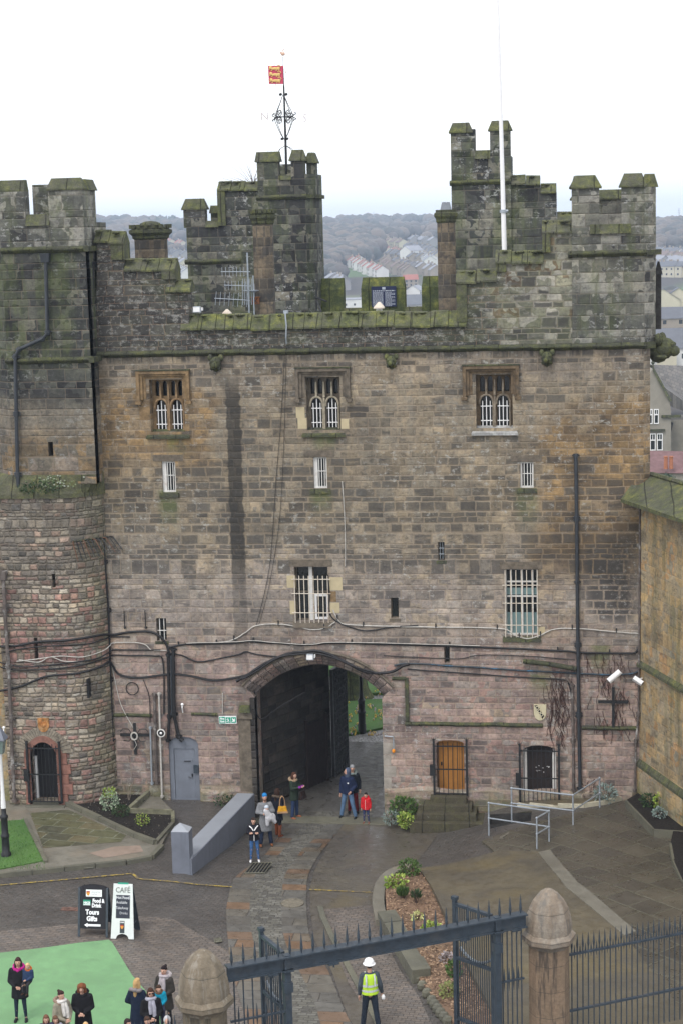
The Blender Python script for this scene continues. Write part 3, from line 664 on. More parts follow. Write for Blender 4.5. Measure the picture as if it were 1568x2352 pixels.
m = MB(); kerb(m, at0([(353,1818),(297,1870)]), .14, .34); kerb(m, at0([(297,1870),(398,1874)]), .14, .34); kerb(m, at0([(398,1874),(398,1893)]), .12, .3); m.build('low_wall', plain('mossy_render', (.17,.165,.11), .9, .3, 4, bump=.01, dirt=(.6,(.32,.31,.25))), bed)
# terrace ramp, its edge, and the curved planting bed on the right
RZ = lambda x, y: gz(x, y)
def lift(pts, z): return gp(pts, z)
T1 = lift([(960,1975),(1135,1950),(1250,1965),(1300,2060),(1420,2165),(1560,2352),(1600,2420),(1170,2420),(1080,2250),(1020,2110)], .2)
def ramp_z(x, y): return gz(x, y)+.03+.24*sstep(-5.0, -9.5, y)
drape('concrete_terrace', [T1], M_RAMP, .0, zf=ramp_z, thick=.06, step=.6)
drape('flagged_terrace', [gp([(1105,1915),(1250,1890),(1400,1862),(1465,1840),(1700,1960),(1800,2420),(1610,2420),(1560,2352),(1420,2165),(1300,2060),(1250,1965),(1135,1950)], .2)], M_TERR, .0, zf=lambda x, y: ramp_z(x, y)-.005, thick=.055, step=.6)
drape('raised_paving_joint', [gp([(1235,1962),(1262,1958),(1325,2052),(1460,2170),(1432,2180),(1300,2066)], .25)], M_CONC, .0, zf=ramp_z, thick=.075, step=.6)
bed2 = thing('flower_bed', 'curved bed of brown bark mulch edged with stone beside the concrete terrace', 'flower bed', (0, 0, 0))
BQ = gp([(935,1992),(958,1985),(1000,2068),(1045,2170),(1085,2262),(1130,2352),(1160,2420),(1090,2420),(1035,2352),(985,2285),(935,2215),(905,2160),(887,2100),(884,2050),(900,2015)], .1)
drape('mulch', [BQ], M_MULCH, .0, zf=lambda x, y: gz(x, y)+.05*sstep(-5, -8, y), thick=.12, kind=None, parent=bed2, step=.5)
m = MB()
def curb(m, pts, wd, h, seg):
    P = catmull([Vector((*p, 0)) for p in gp(pts, .1)], 5)
    for a, b_ in zip(P, P[1:]):
        dd = (b_-a).normalized(); n = Vector((-dd.y, dd.x, 0))*wd/2; z = min(gz(a.x, a.y), gz(b_.x, b_.y))
        m.prism([(a-n).xy, (b_-n).xy, (b_+n).xy, (a+n).xy], z-.1, z+h)
curb(m, [(955,1978),(905,1994),(876,2030),(868,2075),(876,2120)], .34, .2, 1); m.build('concrete_edge', M_CONC, bed2)
m = MB()
ks = gp([(874,2105),(893,2145),(925,2192),(955,2245)], .2)
for i, (dx, w_) in enumerate(((0, .42), (1, .4), (2, .46), (3, .36), (4, .4))):
    a = Vector((*ks[0], 0)).lerp(Vector((*ks[3], 0)), (i+.02)/5); b_ = Vector((*ks[0], 0)).lerp(Vector((*ks[3], 0)), (i+.97)/5)
    if i == 2: w_ = .34
    n = Vector((-(b_-a).y, (b_-a).x, 0)).normalized()*w_; z = gz(a.x, a.y)
    m.prism([(a-n*.25).xy, (a+n).xy, (b_+n).xy, (b_-n*.25).xy][::-1], z-.05, z+.38+R.uniform(-.02, .02))
m.build('coping_stones', M_KERB, bed2, bevel=.02)
ks = [Vector((*p, 0)) for p in gp([(957,2247),(990,2300),(1010,2330),(1035,2360)], .1)]
for a, b_ in zip(ks, ks[1:]):
    for k in range(3):
        p = a.lerp(b_, (k+.1)/3); m = MB(); m.ell((p.x, p.y, gz(p.x, p.y)+.10), (.15, .12, .16), 7, 5); m.build('edge_rock', M_KERB, bed2)

# small soil beds on the far right
bed3 = thing('flower_bed', 'small dark soil bed in the corner below the yellow sandstone wall', 'flower bed', (0, 0, 0))
drape('soil', [gp([(1436,1838),(1466,1820),(1600,1892),(1590,1912),(1500,1906)], .6)], M_SOIL, .0, zf=lambda x, y: .3, thick=.3, kind=None, parent=bed3)
m = MB(); kerb(m, gp([(1436,1839),(1500,1907),(1590,1913)], .6), .06, .36, .28); m.build('edging', M_KERB, bed3)
bed4 = thing('flower_bed', 'dark soil bed with curved edging cut by the right margin of the photo', 'flower bed', (0, 0, 0))
drape('soil', [gp([(1538,1960),(1545,1930),(1580,1915),(1700,1930),(1700,2090),(1600,2090),(1568,2050),(1548,2005)], .3)], M_SOIL, .0, zf=lambda x, y: gz(x, y)+.05, thick=.28, kind=None, parent=bed4)
m = MB(); kerb(m, gp([(1538,1960),(1545,1998),(1568,2050),(1600,2095)], .3), .07, .34, .3); m.build('edging', M_KERB, bed4)
# ------------------------------------------------------------------ gatehouse
GH = thing('castle_gatehouse', 'great blackened sandstone gatehouse with battlements and a wide pointed archway', 'gatehouse', (0, 0, 0))
YD = 9.6
def rectD(x0, y0, x1, y1, Y=0.):                  # reading-grid rectangle on the wall plane -> X0, X1, Z0, Z1
    a = W(x0, y1, Y); b = W(x1, y0, Y); c = W(x0, y0, Y); d = W(x1, y1, Y)
    return (a.x+c.x)/2, (b.x+d.x)/2, (a.z+d.z)/2, (b.z+c.z)/2
def rpoly(r): x0, x1, z0, z1 = r; return [(x0, z0), (x1, z0), (x1, z1), (x0, z1)]
def archpoly(r, rise, n=6, point=0.):
    x0, x1, z0, z1 = r; xm = (x0+x1)/2; h = (x1-x0)/2; zs = z1-rise
    top = [(xm+h*cos(t), zs+rise*(sin(t)**(.9)+point*0)) for t in [pi*i/n/1. for i in range(n+1)]]
    if point: top = [(x, zs+(z-zs)*(1-point)+rise*point*(1-abs(x-xm)/h)) for x, z in top]
    return [(x0, z0), (x1, z0)]+top
AX, AR, AZ, AA = -.975, 3.02, 1.73, math.asin(2.2/3.02)       # the archway: centre, radius, centre height
def arc(o, n=18): return [(AX+(AR+o)*sin(AA*(1-2*i/n)), AZ+(AR+o)*cos(AA*(1-2*i/n))+.10*(1-abs(1-2*i/n))) for i in range(n+1)]
TR = [rectD(345, 868, 424, 992), rectD(703, 868, 781, 990), rectD(1092, 862, 1176, 988)]
tz0 = TR[1][2]; tz1 = sum(t[3] for t in TR)/3
TR = [(t[0], t[1], 12.98, tz1) for t in TR]
SL = [rectD(373, 1060, 404, 1131), rectD(720, 1050, 751, 1122), rectD(1194, 1061, 1224, 1121)]
BIG1 = rectD(677, 1302, 754, 1428); BIG2 = rectD(1159, 1308, 1234, 1461)
SM = [rectD(360, 1420, 383, 1472), rectD(1005, 1245, 1020, 1287), rectD(897, 1373, 915, 1420), rectD(1019, 1486, 1032, 1524)]
DG = rectD(390, 1692, 458, 1841); DO = rectD(1002, 1700, 1065, 1822); DK = rectD(1200, 1712, 1276, 1853)
DG = (DG[0], DG[1], -.02, DG[3]); 
arcO = arc(.5)
bottom = [(-8.6, -1.2), (AX-2.2, -1.2), (AX-2.2, 3.76)]+arcO[::-1]+[(AX+2.2, 3.76), (AX+2.2, -1.2), (10.02, -1.2)]
outer = bottom+[(10.02, ZS), (-8.6, ZS)]
holes = [rpoly(t) for t in TR]+[rpoly(s) for s in SL]+[rpoly(BIG1), rpoly(BIG2)]+[rpoly(s) for s in SM]+[archpoly(DG, .28), archpoly(DO, .12), archpoly(DK, .2)]
m = MB(); m.xz(outer, 0, .95, holes)
m.xz([(-8.6, -1.2), (10.02, -1.2), (10.02, 15.7), (-8.6, 15.7)], 9.3, YD, [[(-2.6, -1.15), (2.6, -1.15), (2.6, 8.6), (1.6, 10.2), (0, 10.9), (-1.6, 10.2), (-2.6, 8.6)]])  # rear opening made tall to let daylight into the added porch
m.box(-8.6, -8.3, .95, 9.3, -1.2, 15.7); m.box(9.72, 10.02, .95, 9.3, -1.2, 15.7)
m.add([(10.02, 0, -1.2), (10.24, .25, -1.2), (10.24, .25, ZS), (10.02, 0, ZS)], [(0, 1, 2, 3)]); m.box(10.02, 10.24, .25, YD, -1.2, ZS)
m.build('wall', M_FRONT, GH)
m = MB(); m.box(-8.3, 9.72, .95, 9.3, 15.5, 15.66); m.build('roof', M_LEAD, GH)
# passage, with a tall porch added behind it to brighten the floor
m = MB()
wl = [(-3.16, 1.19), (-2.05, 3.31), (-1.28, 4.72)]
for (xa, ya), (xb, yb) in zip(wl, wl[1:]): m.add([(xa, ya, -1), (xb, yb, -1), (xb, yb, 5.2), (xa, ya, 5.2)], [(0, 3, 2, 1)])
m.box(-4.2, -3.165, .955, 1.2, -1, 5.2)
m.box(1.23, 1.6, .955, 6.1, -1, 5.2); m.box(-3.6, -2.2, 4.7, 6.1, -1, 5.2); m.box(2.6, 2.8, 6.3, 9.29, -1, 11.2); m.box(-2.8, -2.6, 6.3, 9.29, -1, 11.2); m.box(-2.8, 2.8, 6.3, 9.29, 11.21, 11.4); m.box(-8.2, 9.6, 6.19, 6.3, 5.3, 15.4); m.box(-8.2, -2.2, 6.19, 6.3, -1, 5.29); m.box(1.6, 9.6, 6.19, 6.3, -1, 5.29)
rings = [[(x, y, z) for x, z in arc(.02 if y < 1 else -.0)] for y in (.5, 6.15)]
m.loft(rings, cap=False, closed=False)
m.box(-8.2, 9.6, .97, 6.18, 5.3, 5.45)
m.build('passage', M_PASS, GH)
dl = MB(); d0 = Vector((-2.62, 2.1, -.58)); d1 = Vector((-2.0, 3.38, -.58))
dd = (Vector((-1.28, 4.72, 0))-Vector((-2.05, 3.31, 0))).normalized(); nn = Vector((dd.y, -dd.x, 0))
p0 = Vector((-2.05, 3.31, -.58))+nn*.05
for k in range(6): dl.add([p0+dd*(.02+.2*k)+nn*.03, p0+dd*(.2+.2*k)+nn*.03, p0+dd*(.2+.2*k)+nn*.03+Vector((0,0,2.4)), p0+dd*(.02+.2*k)+nn*.03+Vector((0,0,2.4))], [(0,1,2,3)])
for q in (0, 1.22): dl.tube([p0+dd*q+nn*.04, p0+dd*q+nn*.04+Vector((0,0,2.6))], .05, 4)
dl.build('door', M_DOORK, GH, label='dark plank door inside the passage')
# arch mouldings: stepped orders of voussoirs, each a little deeper in
def arch_order(o0, o1, y0, y1, n=26):
    mb = MB(); a = arc(o0, n); b = arc(o1, n); s = 0
    for i in range(n):
        L = .21
        uv = [(s, 0), (s+L, 0), (s+L, .34), (s, .34)]
        q = [(a[i][0], y0, a[i][1]), (a[i+1][0], y0, a[i+1][1]), (b[i+1][0], y0, b[i+1][1]), (b[i][0], y0, b[i][1])]
        mb.add(q, [(3, 2, 1, 0)][:1], [[uv[3], uv[2], uv[1], uv[0]]]); s += L
        mb.add([(x, y1 if k else y0, z) for k in (0, 1) for x, z in (a[i], a[i+1])], [(0, 1, 3, 2)])
        mb.add([(x, y1 if k else y0, z) for k in (0, 1) for x, z in (b[i], b[i+1])], [(2, 3, 1, 0)])
    return mb
m = arch_order(.38, .56, -.09, .5); m2 = arch_order(.27, .40, .03, .6); m3 = arch_order(.13, .29, .17, .8); m4 = arch_order(0, .15, .34, .95)
for q in (m2, m3, m4):
    b0 = len(m.v); f0 = len(m.f); m.v += q.v
    for i, f in enumerate(q.f):
        if i in q.uv: m.uv[len(m.f)] = q.uv[i]
        m.f.append(tuple(b0+k for k in f))
m.build('arch_moulding', M_ARCHST, GH)
m = MB(); a = arc(.56, 26)
m.tube([(x, -.10, z) for x, z in a], .055, 6); m.tube([(x, .0, z) for x, z in arc(.40, 26)], .04, 6); m.tube([(x, .15, z) for x, z in arc(.28, 26)], .035, 6)
m.build('arch_rib', M_TRIM, GH)
m = MB(); xx = AX-2.2; m.box(xx-.16, xx, -.14, .32, -1.0, 3.74); m.build('jamb', M_PASS, GH)
m = MB(); x = W(548, 1660).x        # mossy corbelled pier left of the arch
m.box(W(550,1700).x, W(583,1700).x, -.10, .02, -.6, 3.0); m.frus(W(548,1700).x, W(584,1700).x, -.16, .02, 3.0, 3.6, .08, .05); m.build('pier', M_TRIM, GH, bevel=.02)
m = MB(); m.frus(W(552,1640).x, W(578,1640).x, -.24, .0, 3.25, 3.5, .03, .05); m.build('moss_tuft', M_MOSSD, GH)
# pale repaired quoins on the right jamb
m = MB(); zz = [.55, .98, 1.38, 1.78, 2.2]
for i in range(4): m.box(AX+2.195, AX+2.2+(.42 if i % 2 else .26), -.006, .4, zz[i], zz[i+1]-.02)
m.box(AX+2.195, AX+2.42, -.006, .4, .0, .53)
m.build('quoin', plain('pale_quoin_stone', (.33, .30, .26), .9, .2, 4, bump=.01, dirt=(.5, (.13, .12, .11))), GH)
m = MB(); m.box(AX-2.6, AX+2.6, -.55, .15, -.66, -.535); m.build('threshold', M_KERB, GH, bevel=.01)
class Parts:
    def __init__(s, name, mat): s.name = name; s.mat = mat; s.L = []
    def new(s): s.L.append(MB()); return s.L[-1]
    def build(s, parent, **k):
        for q in s.L: q.build(s.name, s.mat, parent, **k)
# drip courses: moulded strips
def strip(x0, x1, z, y=0., dep=.16, h=.2, mb=None, ends=True):
    mb = mb or MB(); prof = [(y+.02, z-h), (y-dep*.45, z-h*.85), (y-dep, z-h*.45), (y-dep, z-h*.25), (y-.02, z+.02), (y+.02, z+.02)]
    n = max(1, int(abs(x1-x0)/.35)); rings = []
    for i in range(n+1):
        x = x0+(x1-x0)*i/n; w_ = R.uniform(-.012, .012)
        rings.append([(x, py+w_*(py < y), pz+w_) for py, pz in prof])
    mb.loft(rings); return mb
m = strip(-8.25, 10.12, ZS, dep=.18, h=.2); m.prism([(10.08, -.18), (10.42, .17), (10.42, .8), (10.2, .8), (10.02, 0)], ZS-.18, ZS+.02)
m.build('drip_course', M_MOSSD, GH)
SP = Parts('string_course', M_MOSSD); z = 2.93
strip(2.0, W(1245,1665).x, z, dep=.10, h=.14, mb=SP.new()); strip(W(1335,1665).x, 9.85, z-.06, dep=.10, h=.14, mb=SP.new())
strip(W(262,1640).x, W(350,1640).x, W(300,1640).z, dep=.07, h=.12, mb=SP.new()); strip(W(440,1636).x, W(500,1636).x, W(460,1638).z, dep=.07, h=.1, mb=SP.new())
strip(W(900,1556).x, W(932,1556).x, W(920,1556).z, dep=.1, h=.12, mb=SP.new()); SP.new().box(W(930,1600).x, W(938,1600).x, -.08, .02, W(930,1655).z, W(930,1556).z)
SP.build(GH)
SP = Parts('plinth', M_FRONT)  # battered plinth stones along the foot of the wall
SP.new().loft([[(x, -.0, -.7), (x, -.14, -.7), (x, -.10, .5+.05*sin(x*3)), (x, 0, .62+.05*sin(x*3))] for x in [1.25+.3*i for i in range(29)]])
SP.new().loft([[(x, -.0, -.7), (x, -.14, -.7), (x, -.10, .35+.05*sin(x*3)), (x, 0, .45+.05*sin(x*3))] for x in [-5.2+.2*i for i in range(11)]])
SP.build(GH)
# --- stepped parapet above the drip course
def Z0(x, y, Y=0.): return W(x, y, Y).z
xs = {k: W(*v).x for k, v in dict(a=(225,600), b=(282,560), c=(400,620), d=(432,690), e=(1050,680), f=(1140,600), g=(1247,540), h=(1312,560)).items()}
z1, z2, z3, z4, z5, z6, z7 = 19.79, 18.82, 18.13, 16.90, 18.20, 18.80, 19.74
cp = .42
top = [(xs['a'], z1-cp), (xs['b'], z1-cp), (xs['b'], z2-cp), (xs['c'], z2-cp), (xs['c'], z3-cp), (xs['d'], z3-cp), (xs['d'], z4-cp), (xs['e'], z4-cp), (xs['e'], z5-cp), (xs['f'], z5-cp), (xs['f'], z6-cp), (xs['g'], z6-cp), (xs['g'], z7-cp), (xs['h'], z7-cp)]
m = MB(); m.xz([(-8.25, ZS+.01), (xs['h'], ZS+.01)]+top[::-1], .03, .75); m.build('parapet', M_FRONT, GH)
def coping(mb, x0, x1, z, y=.03, h=.44, t=.72):
    prof = [(y-.02, z-h), (y-.11, z-h), (y-.11, z-h+.06), (y+.22, z-.10), (y+.26, z-.03), (y+.34, z), (y+.42, z-.03), (y+.46, z-.1), (y+t+.05, z-h+.05), (y+t+.05, z-h)]
    n = max(1, round(abs(x1-x0)/.6)); 
    for i in range(n):
        a = x0+(x1-x0)*i/n+.008; b = x0+(x1-x0)*(i+1)/n-.008; dz = R.uniform(-.035, .03); dy = R.uniform(-.02, .02); tl = R.uniform(-.012, .012)
        for _ in range(3): mb.ell((R.uniform(a+.1, b-.1), y+R.uniform(.0, .45), z-.05+dz), (R.uniform(.07, .14), .09, .05), 7, 4) if b-a > .25 else None
        mb.loft([[(a, p+dy, q+dz-tl) for p, q in prof], [((a+b)/2, p+dy, q+dz) for p, q in prof], [(b, p+dy, q+dz+tl) for p, q in prof]])
def upstand(mb, x0, x1, z0, z1_, y=.03):           # returned coping down the side of a step
    mb.frus(x0, x1, y-.09, y+.74, z0, z1_, .0, .0)
SP = Parts('step_coping', M_MOSS); o_ = .06
coping(SP.new(), xs['a']-.1, xs['b']+o_, z1); coping(SP.new(), xs['b'], xs['c']+o_, z2); coping(SP.new(), xs['c']-.3, xs['d']+o_+.05, z3)
coping(SP.new(), xs['e']-o_, xs['f'], z5); coping(SP.new(), xs['f']-o_, xs['g'], z6); coping(SP.new(), xs['g']-o_, xs['h'], z7)
upstand(SP.new(), xs['b']-.40, xs['b']+.05, z2-.02, z1-cp); upstand(SP.new(), xs['c']-.42, xs['c']+.05, z3-.02, z2-cp); 
upstand(SP.new(), xs['e']-.04, xs['e']+.30, z4-.4, z5-cp); upstand(SP.new(), xs['f']-.04, xs['f']+.30, z5-.1, z6-cp); upstand(SP.new(), xs['g']-.04, xs['g']+.22, z6-.1, z7-cp)
SP.build(GH)
m = MB(); coping(m, xs['d']-.28, xs['e']+.28, z4, y=.0, h=.52); m.build('long_coping', M_MOSSY, GH)
# --- right corner turret
def hipcap(mb, x0, x1, y0, y1, z0, z1_, ov=.08, dx=.2, dy=.16):
    mb.box(x0-ov, x1+ov, y0-ov, y1+ov, z0, z0+.05); mb.frus(x0-ov+.004, x1+ov-.004, y0-ov+.004, y1+ov-.004, z0+.05, z1_, dx, dy)
tx0, tx1 = xs['h']+.0, 10.05; txc = 10.42; tyc = .4; tyb = 2.9
zt = 21.12; zsill = 19.55; zst = 18.70
m = MB(); m.prism([(tx0, .0), (tx1, .0), (txc, tyc), (txc, tyb), (tx0, tyb)], ZS+.02, zst)
m.prism([(tx0, .01), (tx1, .01), (txc, tyc+.01), (txc, tyb), (txc-.4, tyb), (txc-.4, tyc+.2), (tx1-.2, .45), (tx0+.4, .45), (tx0+.4, tyb-.4), (txc-.45, tyb-.4), (txc-.45, tyb-.01), (tx0, tyb-.01)], zst, zsill-.26)
cx0, cx1 = W(1375, 480).x, W(1426, 480).x
m.box(tx0, cx0, 0, .45, zsill-.27, zt-.42); m.prism([(cx1, 0), (tx1, 0), (txc, tyc), (txc, 1.0), (txc-.4, 1.0), (txc-.4, .5), (cx1, .45)], zsill-.27, zt-.42)
m.box(tx0, tx0+.4, .451, 1.0, zsill-.3, zt-.42); m.box(tx0, txc, tyb-.4, tyb, zst-.3, zt-.75); m.box(txc-.4, txc, 1.9, tyb-.401, zst, zt-.75)
m.build('corner_turret', M_GREENSTONE, GH)
SP = Parts('turret_coping', M_MOSS); hipcap(SP.new(), tx0, cx0, 0, .45, zt-.42, zt, dx=.2, dy=.2); hipcap(SP.new(), cx1, tx1, 0, .45, zt-.42, zt+.02, dx=.16, dy=.2)
SP.new().frus(tx1-.1, txc+.08, .46, 1.05, zt-.42, zt, .12, .1); SP.new().frus(tx0-.05, tx0+.45, .46, 1.05, zt-.42, zt, .12, .1)
hipcap(SP.new(), tx0, txc, tyb-.4, tyb, zt-.75, zt-.42); SP.new().frus(cx0-.02, cx1+.02, -.08, .5, zsill-.3, zsill, -.0, .18)
SP.new().frus(cx0-.3, cx0, -.06, .1, zsill-.3, zsill+.0, .0, .03); SP.new().frus(cx1, cx1+.3, -.06, .1, zsill-.3, zsill+.0, .0, .03)
SP.build(GH)
m = strip(tx0-.12, tx1+.06, zst, dep=.16, h=.2); m.prism([(tx1, -.14), (txc+.18, tyc-.08), (txc+.18, 1.5), (txc-.1, 1.5), (tx1-.1, .1)], zst-.16, zst); m.build('turret_drip', M_MOSSD, GH)
m = MB(); m.box(10.42, 10.62, .9, 1.5, 16.1, 17.9); m.frus(10.42, 10.66, .86, 1.54, 17.9, 18.3, .1, .1); m.build('machicolation', M_SOOT, GH)
# --- structures at the back of the roof
def merlon(mb, cb, x0, x1, y0, y1, z0, zt_, capz=.42, ov=.07, dx=.12, dy=.12):
    mb.box(x0, x1, y0, y1, z0, zt_-capz); hipcap(cb, x0, x1, y0, y1, zt_-capz, zt_, ov, dx, dy)
ws = Parts('rear_tower', M_DARK); wc = Parts('rear_coping', M_MOSS); wd = Parts('rear_drip_course', M_MOSSD)
# weather vane turret
X0, X1 = -4.15, -1.98; 
ws.new().prism([(X0, 9.0), (X1-.35, 9.0), (X1, 9.4), (X1, 11), (X0, 11)], 15.66, 20.98)
ws.new().prism([(X0, 9.01), (X1-.35, 9.01), (X1, 9.41), (X1, 11), (X1-.35, 11), (X1-.35, 9.5), (X1-.6, 9.36), (X0+.35, 9.36), (X0+.35, 10.9), (X0, 10.9)], 20.98, 21.75)
strip(X0-.05, X1-.3, 20.98, 9.0, .12, .18, wd.new()); wd.new().prism([(X1-.36, 8.9), (X1+.1, 9.38), (X1+.1, 11), (X1-.05, 11), (X1-.3, 9.1)], 20.84, 20.98)
a0 = W(640, 380, 9).x; a1 = W(668, 380, 9).x
merlon(ws.new(), wc.new(), X0, a0, 9.0, 9.36, 21.75, 22.62, .38, dx=.05); merlon(ws.new(), wc.new(), a1, X1-.36, 9.0, 9.36, 21.75, 22.66, .42); merlon(ws.new(), wc.new(), X1-.34, X1, 9.45, 10.0, 21.75, 22.56, .4)
wc.new().frus(a0, a1, 8.93, 9.4, 21.55, 21.76, 0, .1); ws.new().box(X0+.3, a0+.45, 10.6, 11, 20.98, 22.2)
# left block behind
ws.new().box(-7.0, X0, 9.1, 11, 15.66, 18.5); ws.new().box(-7.0, W(500,500,9).x, 9.1, 9.5, 18.5, 19.85); ws.new().box(W(500,500,9).x, X0, 9.1, 9.5, 18.5, 21.2)
q0 = W(420,480,9).x; q1 = W(470,480,9).x; q2 = W(500,480,9).x
merlon(ws.new(), wc.new(), q0, q1, 9.1, 9.5, 19.85, 20.95, .42, dx=.15); wc.new().frus(q1, q2, 9.02, 9.55, 19.85, 20.1, 0, .12); coping(wc.new(), q2, X0, 21.58, 9.1, .38, .4)
wc.new().frus(q2, q2+.3, 9.0, 9.5, 19.9, 21.2, 0, 0); ws.new().box(q1-.1, q2+.1, 10.6, 11, 18.5, 20.4); wc.new().frus(q1-.15, q2+.1, 10.5, 11.1, 20.4, 20.7, .05, .1)
strip(-7.1, -4.9, 18.62, 9.1, .12, .18, wd.new())
# tall turret on the right
T0, T1_ = 3.2, 5.42
ws.new().box(T0, T1_, 9.0, 11, 15.66, 21.32); ws.new().prism([(T0, 9.01), (T1_, 9.01), (T1_, 11), (T1_-.35, 11), (T1_-.35, 9.36), (T0+.35, 9.36), (T0+.35, 11), (T0, 11)], 21.32, 22.2)
strip(T0-.06, T1_, 21.32, 9.0, .12, .18, wd.new())
b0 = W(1090, 330, 9).x; b1_ = W(1124, 330, 9).x
merlon(ws.new(), wc.new(), T0, b0-.15, 9.0, 9.36, 22.2, 23.45, .38, dx=.14); merlon(ws.new(), wc.new(), b1_, T1_, 9.0, 9.36, 22.2, 23.48, .38, dx=.14); ws.new().box(b0-.15, b0, 9.0, 9.5, 22.2, 23.2)
wc.new().frus(b0-.02, b1_, 8.93, 9.4, 22.1, 22.42, 0, .12); ws.new().box(T0, T0+.4, 9.36, 10.5, 22.2, 23.1)
ws.new().box(T1_, W(1240,500,9).x, 9.1, 9.5, 15.66, 21.1); ws.new().box(W(1240,500,9).x, W(1277,500,9).x, 9.1, 9.5, 15.66, 20.8); ws.new().box(W(1277,500,9).x, 8.6, 9.1, 9.5, 15.66, 19.8)
coping(wc.new(), T1_, W(1240,500,9).x, 21.46, 9.1, .38, .4); coping(wc.new(), W(1240,500,9).x, W(1277,500,9).x, 21.12, 9.1, .38, .4); coping(wc.new(), W(1277,500,9).x, 8.6, 20.1, 9.1, .38, .4)
strip(5.4, 7.2, 18.3, 9.1, .12, .18, wd.new())
# rear parapet merlons
ws.new().box(-2.0, 3.2, 10.0, 10.5, 15.66, 16.45)
M_MERL = mossy('very_mossy_merlon', (.05,.065,.035), .95, 2.5)
for (a, b) in ((-2.1, -1.1), (-.42, 1.28), (1.92, 3.1)):
    q = MB(); q.box(a, b, 10.0, 10.5, 16.2, 17.35); q.frus(a, b, 9.99, 10.56, 17.35, 17.78, .0 if a < -2 else .05, .2); q.build('rear_merlon', M_MERL, GH)
wc.new().frus(-1.1, -.42, 9.9, 10.5, 16.2, 16.62, 0, .1); wc.new().frus(1.28, 1.92, 9.9, 10.5, 16.2, 16.62, 0, .1)
ws.build(GH); wc.build(GH); wd.build(GH)
# chimneys
def chimney(label, xc, yc, r, z0, z1_, cap=None, pot=None, sq=False, fat=False):
    t = thing('chimney', label, 'chimney', (xc, yc, z0)); h = z1_-z0
    m = MB(); m.lathe([(r, 0), (r, h-.42)], n=8, rot=.5); m.build('shaft', M_CHIM, t)
    m = MB(); m.lathe([(r, h-.45), (r*1.12, h-.40), (r*1.12, h-.33), (r*1.2, h-.28), (r*1.32, h-.22), (r*1.32, h-.12), (r*1.15, h-.08), (r*1.15, h), (r*.6, h)], n=8, rot=.5)
    if fat or sq:
        for i in range(16):
            a = 2*pi*i/16; m.box(1.18*r*cos(a)-.06, 1.18*r*cos(a)+.06, 1.18*r*sin(a)-.06, 1.18*r*sin(a)+.06, h-.06, h+.08)
    m.build('cap', M_MOSSD, t)
    if fat: m = MB(); m.ell((0, 0, h+.05), (r*.7, r*.7, .16)); m.build('moss_mound', M_MOSSD, t)
    if pot: m = MB(); m.lathe([(.26, h), (.18, h+.26), (.17, h+.26)], n=4, rot=.5); m.build('pot', M_LEAD, t)
    return t
chimney('tall octagonal stone chimney with toothed crown before the weather vane turret', -3.09, 4, .37, 15.6, 20.31, sq=True)
chimney('tall plain stone chimney with grey pot left of the white flagpole', 3.37, 4, .33, 15.6, 20.2, pot=True)
chimney('short fat mossy chimney above the left stepped parapet', -7.4, 5, .60, 15.6, 19.9, fat=True)
# --- gargoyles under the drip course
def gargoyle(x, label, s=1., moss=M_MOSSD, y=0., z=ZS-.42, rz=0):
    t = MB(); t.ell((0, -.22, 0), (.19, .22, .20), 9, 6); t.ell((0, -.4, -.06), (.12, .12, .11), 8, 5)
    for sx in (-1, 1): t.ell((sx*.17, -.14, .17), (.09, .08, .12), 7, 5); t.ell((sx*.08, -.38, .06), (.05, .05, .05), 6, 4); t.ell((sx*.12, -.2, -.17), (.07, .12, .06), 6, 4)
    t.ell((0, -.1, -.1), (.13, .2, .2), 8, 5); t.box(-.13, .13, -.12, .05, -.1, .22)
    o = t.build('gargoyle', moss, None, smooth=True); o.location = (x, y, z); o.scale = (s, s, s); o.rotation_euler = (0, 0, rz)
    tag(o, label, 'gargoyle', 'carved heads under the drip course')
gargoyle(W(498,830).x, 'mossy carved gargoyle head above the left traceried window', 1.05)
gargoyle(W(899,826).x, 'bright green carved gargoyle head right of the middle traceried window', .92, M_MOSS, z=ZS-.46)
gargoyle(W(1255,818).x, 'dark carved gargoyle head right of the third traceried window', 1.)
gargoyle(10.35, 'large black gargoyle jutting from the right corner of the gatehouse', 1.7, M_MOSSD, y=.6, z=ZS-.2, rz=radians(75))
# ------------------------------------------------------------------ windows of the gatehouse
def bars(parent, x0, x1, z0, z1, n, zs, y, r=.018, mat=None, name='bars', ext=0., top=0):
    m = MB(); mat = mat or M_WHITE
    for i in range(n):
        x = x0+(x1-x0)*(i+.5)/n if not top else x0+(x1-x0)*i/(n-1)
        m.tube([(x+R.uniform(-.006, .006), y, z0), (x, y, z1)], r, 5)
    for z in zs: m.tube([(x0-ext, y-.012, z), (x1+ext, y-.012, z)], r*.9, 5)
    return m.build(name, mat, parent)
def frame(parent, x0, x1, z0, z1, y, wd=.05, dep=.06, mat=None, name='frame', mull=(), trans=()):
    m = MB(); m.xz([(x0, z0), (x1, z0), (x1, z1), (x0, z1)], y, y+dep, [[(x0+wd, z0+wd), (x1-wd, z0+wd), (x1-wd, z1-wd), (x0+wd, z1-wd)]])
    for x in mull: m.box(x-wd*.5, x+wd*.5, y-.003, y+dep, z0+wd, z1-wd)
    for z in trans: m.box(x0+wd, x1-wd, y-.004, y+dep, z-wd*.5, z+wd*.5)
    return m.build(name, mat or M_WHITE, parent)
def pane(parent, x0, x1, z0, z1, y, mat=None, name='glass'):
    m = MB(); m.box(x0, x1, y, y+.02, z0, z1); return m.build(name, mat or M_GLASS, parent)
